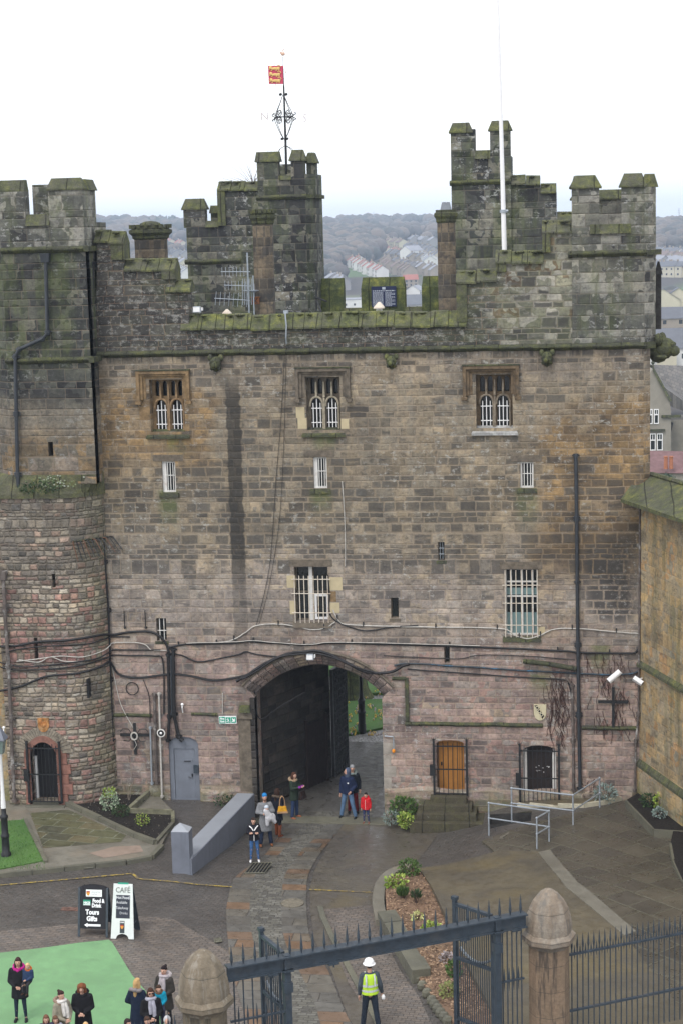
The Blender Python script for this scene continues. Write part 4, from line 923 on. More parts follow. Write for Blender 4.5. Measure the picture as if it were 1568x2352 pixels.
def pointed(xc, hw, z0, zs, zt, n=5):              # a little pointed light
    L = [(xc-hw, z0), (xc+hw, z0)]
    for i in range(n+1): t = i/n; L.append((xc+hw*cos(t*pi/2)**.8, zs+(zt-zs)*sin(t*pi/2)))
    for i in range(1, n+1): t = 1-i/n; L.append((xc-hw*cos(t*pi/2)**.8, zs+(zt-zs)*sin(t*pi/2)))
    out = [L[0]]
    for p in L[1:]:
        if abs(p[0]-out[-1][0])+abs(p[1]-out[-1][1]) > .004: out.append(p)
    return out
TRM = [M_TRIMO, M_TRIM, plain('brown_dressed_stone', (.16,.115,.07), .9, .35, 5, bump=.015, dirt=(.8, (.05,.047,.043)))]
TRL = [plain('ochre_tracery', (.30,.20,.11), .9, .3, 5, dirt=(.7,(.09,.075,.06))), plain('cream_tracery', (.36,.32,.24), .9, .3, 5, dirt=(.5,(.12,.11,.09))), plain('grey_tracery', (.24,.20,.15), .9, .4, 5, dirt=(.8,(.05,.045,.04)))]
for i, (x0, x1, z0, z1) in enumerate(TR):
    h = z1-z0; wv = x1-x0; tm = TRM[i]
    wdw = MB()                                              # the traceried stone plate
    zl = z0+h*.60; hs = []
    for k in (0, 1):
        xc = x0+wv*(.27+.46*k); hs.append(pointed(xc, wv*.165, z0+.02, z0+h*.44, zl))
        for q in (0, 1): hs.append(pointed(xc+wv*(.105 if q else -.105), wv*.068, zl+h*.07, z0+h*.88, z0+h*.96, 3))
    for k in (.5,): hs.append([(x0+wv*(k-.04), zl-.05), (x0+wv*(k+.04), zl-.05), (x0+wv*k, zl+.1)])
    wdw.xz([(x0-.01, z0-.01), (x1+.01, z0-.01), (x1+.01, z1+.01), (x0-.01, z1+.01)], .38, .52, hs)
    root = wdw.build('window', tm, GH)
    m = MB()
    for k in (0, 1):                                        # moulded arch heads and mullion
        xc = x0+wv*(.27+.46*k); pts = pointed(xc, wv*.19, z0+.02, z0+h*.44, zl+.03)[1:]
        m.tube([(p[0], .26, p[1]) for p in pts], .036, 6)
    m.box(x0+wv*.5-.03, x0+wv*.5+.03, .22, .30, z0, zl)
    for q in (.27, .5, .73): m.frus(x0+wv*q-.035, x0+wv*q+.035, .22, .31, zl+.02, z0+h*.9, .015, 0)
    m.build('tracery', TRL[i], root)
    for k in (0, 1):
        xc = x0+wv*(.27+.46*k); m = MB()
        for q in (-1, 0, 1): m.tube([(xc+q*wv*.105, .33, z0+.02), (xc+q*wv*.105, .33, z0+h*(.58 if q == 0 else .50))], .018, 5)
        for z in (.13, .40): m.tube([(xc-wv*.16, .32, z0+h*z), (xc+wv*.16, .32, z0+h*z)], .017, 5)
        m.build('bars', M_WHITE2, root)
    pane(root, x0, x1, z0, z1, .60)
    # square hood mould
    hx0 = x0-.42; hx1 = x1+.22 if i != 1 else x1+.36; 
    if i == 1: hx0 = x0-.33
    hz = z1+.30; hb = z1-.72
    m = MB()
    for d, yf, t in ((0, -.15, .11), (.11, -.08, .10), (.21, -.02, .10)):
        a0, a1, b1 = hx0+d, hx1-d*.8, hz-d*.8
        m.xz([(a0, hb+d*.3), (a0+t, hb+d*.3), (a0+t, b1-t), (a1-t, b1-t), (a1-t, hb+d*.3), (a1, hb+d*.3), (a1, b1), (a0, b1)], yf, .02)
    m.box(hx0-.05, hx0+.14, -.19, .02, hb-.11, hb); m.box(hx1-.14, hx1+.05, -.19, .02, hb-.11, hb)
    m.build('hood_mould', tm, GH, bevel=.012)
    m = MB(); m.box(hx0-.02, hx1+.02, -.17, .01, hz+.003, hz+.04); m.build('hood_moss', M_MOSSD, GH)
    m = MB(); m.add([(x0-.16, -.10, z0-.14), (x1+.16, -.10, z0-.14), (x1+.04, .30, z0+.07), (x0-.04, .30, z0+.07), (x0-.16, -.10, z0-.22), (x1+.16, -.10, z0-.22), (x1+.16, .02, z0-.22), (x0-.16, .02, z0-.22)],
        [(0, 1, 2, 3), (4, 5, 1, 0), (7, 6, 5, 4)]); m.box(x0-.14, x1+.14, -.08, .02, z0-.2, z0-.13)
    m.build('sill', [M_MOSSD, M_MOSSD, plain('droppings_white_sill', (.3,.3,.29), .8, .2, 8, dirt=(.8, (.62,.62,.60)))][i], GH)
# replaced cream stones round the windows
m = Parts('repair_stone', M_NEWSTONE)
for (a, b, c, d) in ((680,935,700,960),(684,960,705,985),(783,962,801,985),(659,1322,679,1350),(756,1326,786,1356),(666,1380,680,1411),(758,1384,780,1408),(1234,1440,1250,1458)):
    r = rectD(a, b, c, d); m.new().box(r[0], r[1], -.008, .02, r[2], r[3])
m.build(GH, bevel=.006)
m = Parts('repair_stone', M_TRIMO)
for (a, b, c, d) in ((321,935,345,965),(757,1358,772,1382),(425,975,436,990)):
    r = rectD(a, b, c, d); m.new().box(r[0], r[1], -.007, .02, r[2], r[3])
m.build(GH, bevel=.006)
# slit windows
for i, (x0, x1, z0, z1) in enumerate(SL):
    root = frame(GH, x0, x1, z0, z1, .10, .055, .12, M_WHITE, 'window')
    if i < 2: m = MB(); m.box(x0+.05, x0+.13, .12, .3, z0, z1); m.build('blind_strip', M_WHITE, root)
    bars(root, x0+.07+(.07 if i < 2 else 0), x1-.05, z0+.04, z1-.03, 3, [z0+(z1-z0)*.55], .07, .014)
    pane(root, x0, x1, z0, z1, .24)
    m = MB(); m.frus(x0-.12, x1+.12, -.05, .12, z0-.17, z0-.01, .02, .03); m.build('sill', M_MOSSD, GH)
    m = MB(); m.box(x0-.3, x1+.28, -.012, .02, z1+.01, z1+.23); m.build('lintel', M_TRIM, GH, bevel=.01)
# the two large barred windows
def bigwin(r, nb, kind):
    x0, x1, z0, z1 = r; ww = x1-x0; h = z1-z0
    if kind == 0:
        root = frame(GH, x0, x1, z0, z1, .30, .05, .08, M_TRIM, 'window', [x0+ww*.52], [z0+h*.52])
        frame(root, x0+ww*.56, x1-.03, z0+.04, z0+h*.48, .22, .075, .07, M_WHITE2, 'casement')
        m = MB(); m.box(x0+ww*.40, x0+ww*.5, .27, .31, z0, z1); m.build('mullion', M_WHITE, root)
    else:
        root = frame(GH, x0, x1, z0, z1, .22, .045, .08, M_WHITE, 'window', [x0+ww*.18, x0+ww*.52, x0+ww*.84], [z0+h*.58, z0+h*.80])
        pane(root, x0+.04, x1-.04, z0+.04, z0+h*.33, .30, M_GLASSB, 'blind')
        pane(root, x0+.04, x1-.04, z0+h*.60, z0+h*.70, .30, M_GLASSB, 'blind')
    pane(root, x0, x1, z0, z1, .36)
    ext = .10; bars(root, x0+.01, x1-.01, z0-.03, z1-(.30 if kind == 0 else .02), nb, [z0+h*.17, z0+h*(.52 if kind == 0 else .50), z0+h*(.78 if kind == 0 else .77)], -.05, .017, M_CREAM, 'bars', ext, 1)
    m = MB(); m.frus(x0-.1, x1+.1, -.07, .2, z0-.2, z0-.01, .02, .04); m.build('sill', M_TRIM if kind == 0 else M_MOSSD, GH)
    m = MB(); m.box(x0-.16, x1+.16, -.012, .02, z1+.01, z1+.26); m.build('lintel', M_TRIM, GH, bevel=.01)
bigwin(BIG1, 8, 0); bigwin(BIG2, 7, 1)
# small loops
for i, (x0, x1, z0, z1) in enumerate(SM):
    root = frame(GH, x0, x1, z0, z1, .16, .03, .05, M_TRIM, 'window')
    pane(root, x0, x1, z0, z1, .24)
    if i == 0: bars(root, x0+.03, x1-.02, z0-.25, z1-.02, 2, [z0+.36], .06, .016, M_WHITE)
    elif i == 1: bars(root, x0+.02, x1-.02, z0+.02, z1-.02, 2, [z0+.2, z0+.4], .10, .01, M_GALV)
    m = MB(); m.box(x0-.06, x1+.06, -.01, .15, z0-.12, z0-.01); m.build('sill', M_MOSSD if i < 2 else M_TRIM, GH)
# doors
x0, x1, z0, z1 = DG
M_DG = M_GREYD
m = MB(); m.xz(archpoly((x0, x1, -.02, z1), .28), .06, .12, [[(x0+.16, .03), (x1-.15, .03), (x1-.15, 1.86), (x0+.16, 1.86)]]); root = m.build('door', M_DG, GH)
m = MB(); m.box(x0+.17, x1-.16, .09, .13, .03, 1.85); m.box(x0+.48, x0+.80, .07, .09, 1.36, 1.46); m.build('leaf', M_DG, root)
m = MB(); m.box(x0+.52, x0+.76, .06, .072, 1.39, 1.42); m.box(x1-.29, x1-.25, .05, .09, .85, .95); m.build('letter_slot', M_BLACK, root)
m = MB(); m.box(x1-.20, x1-.02, .0, .07, 1.0, 1.28); m.tube([(x1-.42, .05, .84), (x1-.26, .05, .82)], .015, 5); m.build('lock', M_IRONG, root)
m = MB()
x0, x1, z0, z1 = DO
m.box(x0+.02, x1-.02, .30, .36, z0, z1-.02); root = m.build('door', M_DOORO, GH)
m = MB()
for k in range(1, 5): x = x0+(x1-x0)*k/5; m.box(x-.006, x+.006, .294, .31, z0, z1-.05)
m.build('plank_grooves', plain('brown_groove', (.16,.07,.02), .7), root)
m = MB(); m.box(x0+.12, x0+.17, .27, .30, z0+.9, z0+1.02); m.build('handle', M_BLACK, root)
m = MB(); m.frus(x0-.08, x1+.08, -.12, .3, z0-.18, z0-.01, .01, .01); m.build('doorstep', M_MOSSD, GH)
x0, x1, z0, z1 = DK
m = MB(); m.xz(archpoly((x0+.02, x1-.02, z0, z1-.02), .2), .36, .42); root = m.build('door', M_DOORK, GH)
m = MB()
for k in range(14): a = R.uniform(x0+.4, x1-.25); b = z0+R.uniform(1.1, 1.35); m.box(a, a+R.uniform(.01, .06), .353, .36, b, b+R.uniform(.008, .03))
m.build('torn_paper', M_WHITE2, root)
m = MB(); m.box(x0+.0, x0+.13, .2, .36, z0, z1-.2); m.box(x1-.13, x1, .2, .36, z0, z1-.2); m.build('jamb', M_WHITE, GH)
# hinged iron grilles standing before the two right hand doors
def grille(label, x0, x1, z0, z1, n, y=-.16, spikes=True, leftbar=.1):
    t = thing('iron_gate', label, 'gate', ((x0+x1)/2, y, z0)); xc = (x0+x1)/2; h = z1-z0; a = x0-xc; b = x1-xc
    m = MB()
    for i in range(n):
        x = a+(b-a)*(i+1)/(n+1); m.tube([(x, 0, .02), (x, 0, h-.12 if i % 2 else h-.06)], .013, 5)
    m.build('bar', M_IRON, t); t2 = [c for c in kids(t)][0]; t2.name = 'bars'
    m = MB()
    for x in (a, b): m.box(x-.035, x+.035, -.03, .03, 0, h+.03)
    m.build('posts', M_IRON, t)
    for z in (.06, h*.47, h-.22): m = MB(); m.box(a+.035, b-.035, -.02, .02, z-.018, z+.018); m.build('rail', M_IRON, t)
    m = MB(); m.box(a-.14, a+.04, -.07, .05, h*.36, h*.55); m.build('lock_box', M_IRON, t)
    m = MB()
    for x in (a, b):
        for k in range(3): m.tube([(x+(k-1)*.05, 0, h), (x+(k-1)*.07, 0, h+.10)], [.012, .003], 4)
    m.build('spikes', M_IRON, t); return t
grille('tall black iron grille in front of the orange wooden door', DO[0]-.08, DO[1]+.10, DO[2]-.02, DO[3]+.05, 6)
grille('tall black iron grille in front of the dark door near the railing', DK[0]-.10, DK[1]+.10, DK[2]+.02, DK[3]+.08, 8, y=-.20)
# steps up to the orange door
M_STEP = mossy('damp_step_stone', (.075,.065,.048), .22)
st = thing('stone_steps', 'flight of four mossy stone steps below the orange door', 'steps', (3.55, -.1, -.4))
xa, xb = DO[0]-.12-3.55, DO[1]+.1-3.55
for k, (l, r_, d, zt_) in enumerate(((.62, .62, 1.22, .20), (.42, .36, .95, .42), (.22, .2, .64, .62), (.0, .0, .36, .82))):
    m = MB(); m.frus(xa-l-.1, xb+r_, -d, .1, -.25 if k == 0 else zt_-.22, zt_, .01, .01); m.build('step', M_STEP, st, bevel=.015)
# the studded gate leaf standing open in the passage
gl = thing('gate_leaf', 'tall dark studded timber gate leaf standing open inside the archway', 'gate', (-1.19, 4.75, -.56))
dv = Vector((.30, 1.30, 0)); ln = dv.length; dv.normalize(); nv = Vector((dv.y, -dv.x, 0)); ang = math.atan2(dv.y, dv.x)
gl.rotation_euler = (0, 0, ang)
m = MB(); m.box(0, ln, -.03, .09, 0, 4.1); m.build('planks', M_IRON, gl)
m = MB()
for k in range(7): m.box(ln*k/6-.035, ln*k/6+.035, -.075, -.03, 0, 4.1)
for k in range(16): m.box(0, ln, -.085, -.076, .1+.26*k-.03, .1+.26*k+.03)
m.build('lattice', plain('grey_oak', (.10,.105,.11), .8, .3, 6), gl)
# ------------------------------------------------------------------ left round tower
TW = thing('round_tower', 'rubble stone tower with rounded corner and square mossy battlemented top', 'tower', (0, 0, 0))
def wallstrip(mb, pts, z0, z1, u0=0.):
    u = u0
    for a, b in zip(pts, pts[1:]):
        L = sqrt((a[0]-b[0])**2+(a[1]-b[1])**2)
        mb.add([(a[0], a[1], z0), (b[0], b[1], z0), (b[0], b[1], z1), (a[0], a[1], z1)], [(0, 1, 2, 3)], [[(u, z0), (u+L, z0), (u+L, z1), (u, z1)]]); u += L
zled = 11.05
DT = (-10.92, -9.98, .27, 2.40)                              # the gothic doorway
def gothic(x0, x1, z0, z1, rise, n=6):
    xm = (x0+x1)/2; h = (x1-x0)/2; L = [(x0, z0), (x1, z0)]
    for i in range(n+1): t = i/n; L.append((x1-h*t**1.15, z1-rise+rise*sin(t*pi/2)**.8 if t < 1 else z1))
    for i in range(1, n+1): t = 1-i/n; L.append((x0+h*t**1.15, z1-rise+rise*sin(t*pi/2)**.8))
    return L
dh = gothic(DT[0], DT[1], DT[2], DT[3], .42)
def slot(x, y0, y1, w_=.09, Y=-1.15):
    a = W(x, y1, Y); b = W(x, y0, Y); return [(a.x-w_/2, a.z), (a.x+w_/2, a.z), (a.x+w_/2, b.z), (a.x-w_/2, b.z)]
m = MB(); m.xz([(-11.75, -.3), (-9.7, -.3), (-9.7, zled), (-11.75, zled)], -1.15, -.6, [dh, slot(125, 1318, 1350, .12), slot(85, 1465, 1515, .13)])
RC = [(-9.7+1.54*sin(t), -1.15+1.45*(1-cos(t))) for t in [pi/2*i/14 for i in range(15)]]
wallstrip(m, RC, -.3, zled, 9.7-19.4+0.0)
m.add([(-11.75, -1.15, -.3), (-11.75, .3, -.3), (-11.75, .3, zled), (-11.75, -1.15, zled)], [(0, 3, 2, 1)])
m.build('rubble_wall', M_RUBBLE, TW)
m = MB(); m.box(-11.7, -8.5, -.2, -.1, -.2, 11); m.build('shade_slab', M_BLACK, TW)  # hidden black slab paints the shade inside the slits
m = MB(); sl_ = W(206, 1585, -.9); m.box(sl_.x-.04, sl_.x+.04, -1.08, -.8, W(205,1602,-1).z, W(205,1560,-1).z); m.build('loop', M_BLACK, TW)  # black block paints the shade of the slit's opening
# sloping mossy ledge between the round foot and the square top
m = MB(); sq = [(-11.2, -.92), (-8.20, -.92), (-8.16, -.1)]
lo = [(-11.8, -1.22), (-9.7, -1.22)]+[(x+.05, y-.05) for x, y in RC[2:]]
hi_ = [(-11.15, -.91)]+[(-11.15+(-8.17+11.15)*min(1, (i+1)/8), -.91) for i in range(8)]+[(-8.17, -.91+.2*(i+1)) for i in range(len(lo)-9)]
m.loft([[(p[0], p[1], zled-.15) for p in lo], [(p[0], p[1], zled) for p in lo], [(p[0], p[1], zled+.62) for p in hi_[:len(lo)]]], cap=False, closed=False)
m.add([(-11.8, -1.22, zled), (-11.15, -.91, zled+.62), (-12.2, .3, zled+.62), (-12.6, .3, zled)], [(0, 1, 2, 3)])
m.build('ledge', mossy('ledge_moss', (.10,.095,.07), .55, 4), TW, smooth=False)
# square top
FP = [(-11.05, -.9), (-8.17, -.9), (-8.17, 1.9), (-12.25, 1.9), (-12.25, .30)]
zs2 = 19.28
m = MB(); m.xz([(-11.05, zled+.3), (-8.17, zled+.3), (-8.17, zs2), (-11.05, zs2)], -.9, -.5, [slot(118, 1015, 1048, .17, -.9)])
wallstrip(m, [(-8.17, -.9), (-8.17, 1.9), (-12.25, 1.9), (-12.25, .3), (-11.05, -.9)], zled+.3, zs2)
m.build('square_top', M_TOWER, TW)
m = MB(); m.box(-11, -8.3, -.3, -.2, 11.5, 19); m.build('upper_shade_slab', M_BLACK, TW)  # hidden black slab paints the shade inside the upper slit
zc = 21.5; zcs = W(90, 492, -.6).z
SP = Parts('merlon', M_GREENSTONE); SC = Parts('merlon_coping', M_MOSS)
cxa, cxb = W(57, 460, -.9).x, W(111, 460, -.9).x
m = SP.new(); m.prism([(-11.05, -.88), (-8.2, -.88), (-8.2, 1.88), (-12.2, 1.88), (-12.2, .3)], zs2, zcs-.3)
m = SP.new(); m.box(-11.9, cxa, -.88, -.4, zcs-.3, zc-.38); m = SP.new(); m.box(cxb, -8.2, -.88, -.4, zcs-.3, zc-.38)
m = SP.new(); m.box(-8.62, -8.2, -.399, .7, zcs-.3, zc-.38)
bm0, bm1 = W(83, 440, 1.9).x, W(150, 440, 1.9).x; m = SP.new(); m.box(bm0, bm1, 1.5, 1.9, zcs-.3, zc-.1)
hipcap(SC.new(), -11.9, cxa, -.88, -.4, zc-.38, zc, .0, dx=.0, dy=.14); hipcap(SC.new(), cxb, -8.2, -.88, -.4, zc-.38, zc+.02, .05, dx=.14, dy=.2)
SC.new().frus(cxa-.0, cxb+.0, -.96, -.35, zcs-.38, zcs, 0, .16); SC.new().frus(-8.66, -8.12, -.37, .75, zc-.38, zc-.02, .12, .1)
SP.build(TW); SC.build(TW)
SC = Parts('drip_course', M_MOSSD); m = strip(-11.05, -8.1, zs2, -.9, .13, .2, SC.new()); m = SC.new(); m.box(-8.2, -8.03, -1.03, 1.2, zs2-.17, zs2)
strip(-11.1, -8.08, 15.62, -.9, .15, .2, SC.new()); m = SC.new(); m.box(-8.2, -8.02, -1.05, .0, 15.44, 15.62)
SC.build(TW)
# doorway of the tower: red sandstone surround and voussoirs
SP = Parts('door_surround', M_RED)
zj = [.0, .42, .8, 1.15, 1.5, 1.9]
for i in range(5):
    for s_ in (-1, 1):
        xx = DT[0] if s_ < 0 else DT[1]; w_ = (.34, .52, .40, .48, .36)[i] if s_ > 0 else (.22, .2, .24, .2, .22)[i]
        SP.new().box(min(xx, xx+s_*w_), max(xx, xx+s_*w_), -1.20, -1.0, zj[i]+.02+.1, zj[i+1]+.1)
od = gothic(DT[0]-.22, DT[1]+.22, DT[2], DT[3]+.22, .62)[2:]; idr = dh[2:]
m = SP.new()
for a, b, c, d in zip(idr, idr[1:], od, od[1:]): m.xz([a, b, d, c], -1.21, -1.0)
SP.build(TW)
m = MB(); o2 = gothic(DT[0]-.62, DT[1]+.62, DT[2], DT[3]+.52, .9)[2:]
for i, (a, b, c, d) in enumerate(zip(od, od[1:], o2, o2[1:])):
    for t0, t1 in ((.04, .46), (.54, .96)):
        L = lambda p, q, t: (p[0]+(q[0]-p[0])*t, p[1]+(q[1]-p[1])*t)
        m.xz([L(a, b, t0), L(a, b, t1), L(c, d, t1), L(c, d, t0)], -1.18, -1.1)
m.build('relieving_arch', plain('pale_voussoir', (.27,.235,.185), .9, .3, 6, bump=.01, dirt=(.5,(.13,.12,.10))), TW)
m = MB(); m.box(DT[0]+.02, DT[1]-.02, -.72, -.66, DT[2], DT[3]); m.build('door', M_BLACK, TW)  # black sheet paints the shade of the doorway recess
m = MB(); m.box(DT[0]+.0, DT[0]+.1, -.80, -.72, DT[2], DT[2]+1.5); m.box(DT[1]-.13, DT[1], -.80, -.72, DT[2], DT[2]+1.55); m.build('door_jamb', M_WHITE2, TW)
m = MB(); m.box(DT[0]-.2, DT[1]+.25, -1.45, -.7, .0, .16); m.box(DT[0]-.1, DT[1]+.1, -1.2, -.7, .16, .26); m.build('doorstep', M_KERB, TW, bevel=.01)
grille('tall black iron grille across the arched doorway of the round tower', DT[0]-.08, DT[1]+.14, .24, 2.42, 8, y=-1.28)
# carved shields
def shield(name, label, x, z, y, w_, h, mat, band=None):
    t = thing(name, label, 'shield', (x, y, z)); P = [(-w_/2, h/2), (-w_/2, 0)]+[(-w_/2*cos(a), -h/2*sin(a)) for a in [pi/2*i/5 for i in range(1, 6)]]+[(w_/2*cos(a), -h/2*sin(a)) for a in [pi/2*(1-i/5) for i in range(1, 6)]]+[(w_/2, h/2)]
    m = MB(); m.xz(P[::-1], -.05, .0); m.build('field', mat, t, bevel=.008)
    if band: band(t, w_, h)
    return t
def b1f(t, w_, h):
    m = MB(); m.ell((0, -.05, .02), (w_*.3, .03, h*.2), 7, 4); m.ell((-w_*.2, -.05, h*.2), (w_*.15, .03, h*.15), 6, 4); m.ell((w_*.2, -.05, h*.15), (w_*.12, .02, h*.18), 6, 4); m.build('carving', plain('weathered_orange', (.42,.17,.05), .9, .35, 9, dirt=(.6,(.5,.36,.2))), t)
p = W(101, 1665, -1.15); shield('carved_shield', 'weathered orange carved shield above the arched doorway of the round tower', p.x, p.z, -1.15, .40, .50, plain('orange_stone', (.42,.20,.07), .9, .4, 7, dirt=(.8,(.45,.38,.24))), b1f)
def b2f(t, w_, h):
    m = MB()
    m.xz([(-w_*.46, h*.44), (-w_*.22, h*.47), (w_*.34, -h*.22), (w_*.18, -h*.36)], -.058, -.04); m.build('bend', M_BLACK, t)
    m = MB()
    for k in (-.8, 0, .75):
        c = Vector((-.02+k*w_*.22, 0, h*.09-k*h*.27)); m.tube([(c.x+.055*cos(a)*.9, -.065, c.z+.055*sin(a)) for a in [2*pi*i/8 for i in range(9)]], .013, 4)
    m.build('rings', plain('cream_paint', (.62,.58,.42), .7), t)
p = W(1239, 1636); shield('heraldic_shield', 'cream heraldic shield with a black diagonal band and rings on the pink wall', p.x, p.z, 0, .42, .56, plain('cream_shield', (.55,.50,.34), .8, .1, 5), b2f)
# ------------------------------------------------------------------ neighbouring buildings that touch the gatehouse
SH = thing('sandstone_hall', 'yellow sandstone wall running towards the camera on the right edge with mossy coping', 'building', (0, 0, 0))
c0 = Vector((9.88, 0.02, 0)); dr_ = Vector((1.28, -3.31, 0)).normalized(); far_ = c0+dr_*16; nb = Vector((-dr_.y, dr_.x, 0))*-1
if nb.x < 0: nb = -nb
m = MB(); bk = [c0+Vector((0, 0, 0)), far_, far_+nb*5, c0+nb*5+dr_*-.5]
m.prism([tuple(p.xy) for p in bk], -.5, 10.5); m.build('wall', M_YELLOW, SH)
m = MB(); pa = c0-nb*.42-dr_*.0; 
e0 = W(1424, 1143, -.42); 
q = [Vector((e0.x, -.45, 10.68)), far_-nb*.45+Vector((0, 0, 10.68)), far_+nb*1.0+Vector((0, 0, 11.35)), Vector((10.28, .35, 11.35))]
q2 = [p-Vector((0, 0, .12)) for p in q]
m.add(q+q2, [(0, 1, 2, 3), (4, 5, 1, 0), (7, 6, 5, 4), (4, 0, 3, 7)]); m.add([q[0], q[3], Vector((9.7, .0, 10.55))+Vector((0, .1, .6))], [(0, 1, 2)])
m.tube([q[3]+Vector((0, 0, .02)), q[2]+Vector((0, 0, .02))], .09, 6)
m.build('coping', M_MOSS, SH)
m = MB(); a = c0-nb*.10; b = far_-nb*.10
for z, h in ((1.6, .2), (5.05, .14)):
    m.add([a+Vector((0,0,z)), b+Vector((0,0,z)), b+nb*.12+Vector((0,0,z+h)), a+nb*.12+Vector((0,0,z+h)), a+Vector((0,0,z-.1)), b+Vector((0,0,z-.1))], [(0,1,2,3),(4,5,1,0)])
m.build('string_course', M_MOSS, SH)
m = MB(); m.add([c0-nb*.09, far_-nb*.09, far_-nb*.09+Vector((0,0,1.6)), c0-nb*.09+Vector((0,0,1.6))], [(0,1,2,3)]); m.build('plinth', M_YELLOW, SH)
LHs = thing('sandstone_house', 'sliver of yellow stone house with window beside the drainpipe on the left edge', 'house', (0, 0, 0))
m = MB(); m.box(-16, -11.72, -.75, 6, -.3, W(10, 1190, -.75).z+.0); m.build('wall', M_YELLOW, LHs)
zz = W(10, 1190, -.75).z; m = MB(); m.frus(-16, -11.55, -.95, 6, zz, zz+.35, .15, .2); m.build('parapet', M_MOSSD, LHs)
m = MB(); m.box(-13, -12.1, -.80, -.74, W(8,1275,-.75).z, W(8,1215,-.75).z); m.build('window', M_GLASS, LHs)
m = MB(); m.box(-13.1, -11.95, -.9, -.72, W(8,1300,-.75).z, W(8,1282,-.75).z); m.build('sill', M_TRIM, LHs)
# ------------------------------------------------------------------ things fixed to the walls
def P3(x, y, Y=0., off=.06): p = W(x, y, Y); return Vector((p.x, Y-off, p.z))
def pipe(name, label, cat, pts, r, mat, Y=0., off=.10, collars=0, hopper=None, mat2=None):
    t = thing(name, label, cat, (0, 0, 0)); q = [P3(x, y, Y, off) for x, y in pts]
    m = MB(); m.tube(q, r, 8); m.build('pipe', mat, t, smooth=True)
    L = [(b-a).length for a, b in zip(q, q[1:])]
    for a, b, l in zip(q, q[1:], L):
        k = max(1, int(l/1.8))
        for i in range(k+1):
            c = a.lerp(b, (i+.02)/(k+.04)) if k else a; d = (b-a).normalized()
            m = MB(); m.tube([c-d*.05, c+d*.05], r*1.4, 8)
            if abs(d.z) > .8: m.box(c.x-r*2, c.x+r*2, c.y+r*.5, c.y+off, c.z-.02, c.z+.02)
            m.build('collar', mat, t)
    if hopper:
        c = P3(*hopper, Y, off); m = MB(); m.frus(c.x-.13, c.x+.13, c.y-.10, c.y+.09, c.z-.15, c.z+.15, -.03, -.03); m.build('hopper', mat, t)
    return t
pipe('drainpipe', 'long dark drainpipe with hopper bending left down the face of the round tower', 'drainpipe', [(107,588),(112,765),(100,778),(46,802),(38,818),(40,950),(43,1090),(52,1200),(58,1280),(50,1298),(20,1310)], .065, M_PIPE, -.95, .10, hopper=(107, 592))
pipe('drainpipe', 'streaked drainpipe with square hopper at the left edge beside the grilled doorway', 'drainpipe', [(10,1312),(14,1400),(22,1530),(28,1650),(32,1760),(36,1838)], .065, M_PIPEW, -1.2, .10, hopper=(8, 1320))
pipe('drainpipe', 'dark drainpipe with open top running down the ochre right half of the wall', 'drainpipe', [(1321,1042),(1323,1190),(1326,1480),(1328,1640),(1331,1812)], .06, M_PIPE)
pipe('drainpipe', 'peeling white and black pipe standing close left of the long right drainpipe', 'drainpipe', [(1300,1558),(1313,1572),(1315,1700),(1316,1815)], .045, M_PIPEW, off=.08)
pipe('drainpipe', 'white streaked pipe in the corner against the yellow sandstone wall', 'drainpipe', [(1468,1160),(1467,1400),(1465,1640),(1459,1700),(1456,1815)], .035, M_PIPEW, off=.12)
pipe('downpipe', 'thin black pipe in the corner between the round tower and the gatehouse', 'pipe', [(216,600),(219,800),(227,960),(232,1130),(244,1290),(252,1400),(257,1560),(262,1700)], .035, M_CABLE, off=.12)
for i, (x, yt, yb, mt, lb) in enumerate(((356,1590,1800,M_PIPEW,'wide pale trunking pipe with a rusty top left of the grey steel door'),(367,1590,1830,M_CABLEW,'slim pale conduit close left of the grey steel door'),(347,1668,1800,M_GALV,'blue grey conduit running down to the low bed wall'))):
    pipe('conduit', lb, 'pipe', [(x, yt), (x+(yb-yt)*.03, yb)], (.05,.035,.03)[i], mt, off=.09)
pipe('conduit', 'pair of thick black conduits rising above the grey steel door', 'pipe', [(388,1500),(391,1645),(388,1700)], .05, M_CABLE)
pipe('conduit', 'thick glossy black conduit beside the pair above the grey steel door', 'pipe', [(400,1488),(402,1640),(412,1690),(420,1698)], .06, M_IRON)
pipe('conduit', 'dark blue conduit between the black ones above the grey steel door', 'pipe', [(395,1505),(397,1640)], .035, M_PIPE)
t = MB(); t.tube([P3(1200,1516,0,.15), P3(1262,1523,0,.15), P3(1322,1534,0,.15)], .085, 8); o = t.build('fallen_gutter', M_MOSSD, smooth=True); tag(o, 'thick mossy horizontal pipe end above the blue cable on the right wall', 'pipe')
def cable(label, pts, r=.02, mat=None, Y=0., off=.04, k=5, name='cable', clips=0, sag=.006):
    q = catmull([P3(x, y, Y, off) for x, y in pts], k); q = [p+Vector((0, 0, R.uniform(-sag, sag))) for p in q]
    m = MB(); m.tube(q, r*1.3, 5)
    o = m.build(name, mat or M_CABLE, smooth=True); tag(o, label, 'cable')
    if clips:
        c = MB(); s = MB()
        for i in range(clips):
            p = q[int((i+.5)/clips*len(q))]; c = MB(); c.box(p.x-.02, p.x+.02, p.y-.02, p.y+off, p.z-.03, p.z+.13); c.build('clip', M_IRON, o)
    return o
WY = -1.22
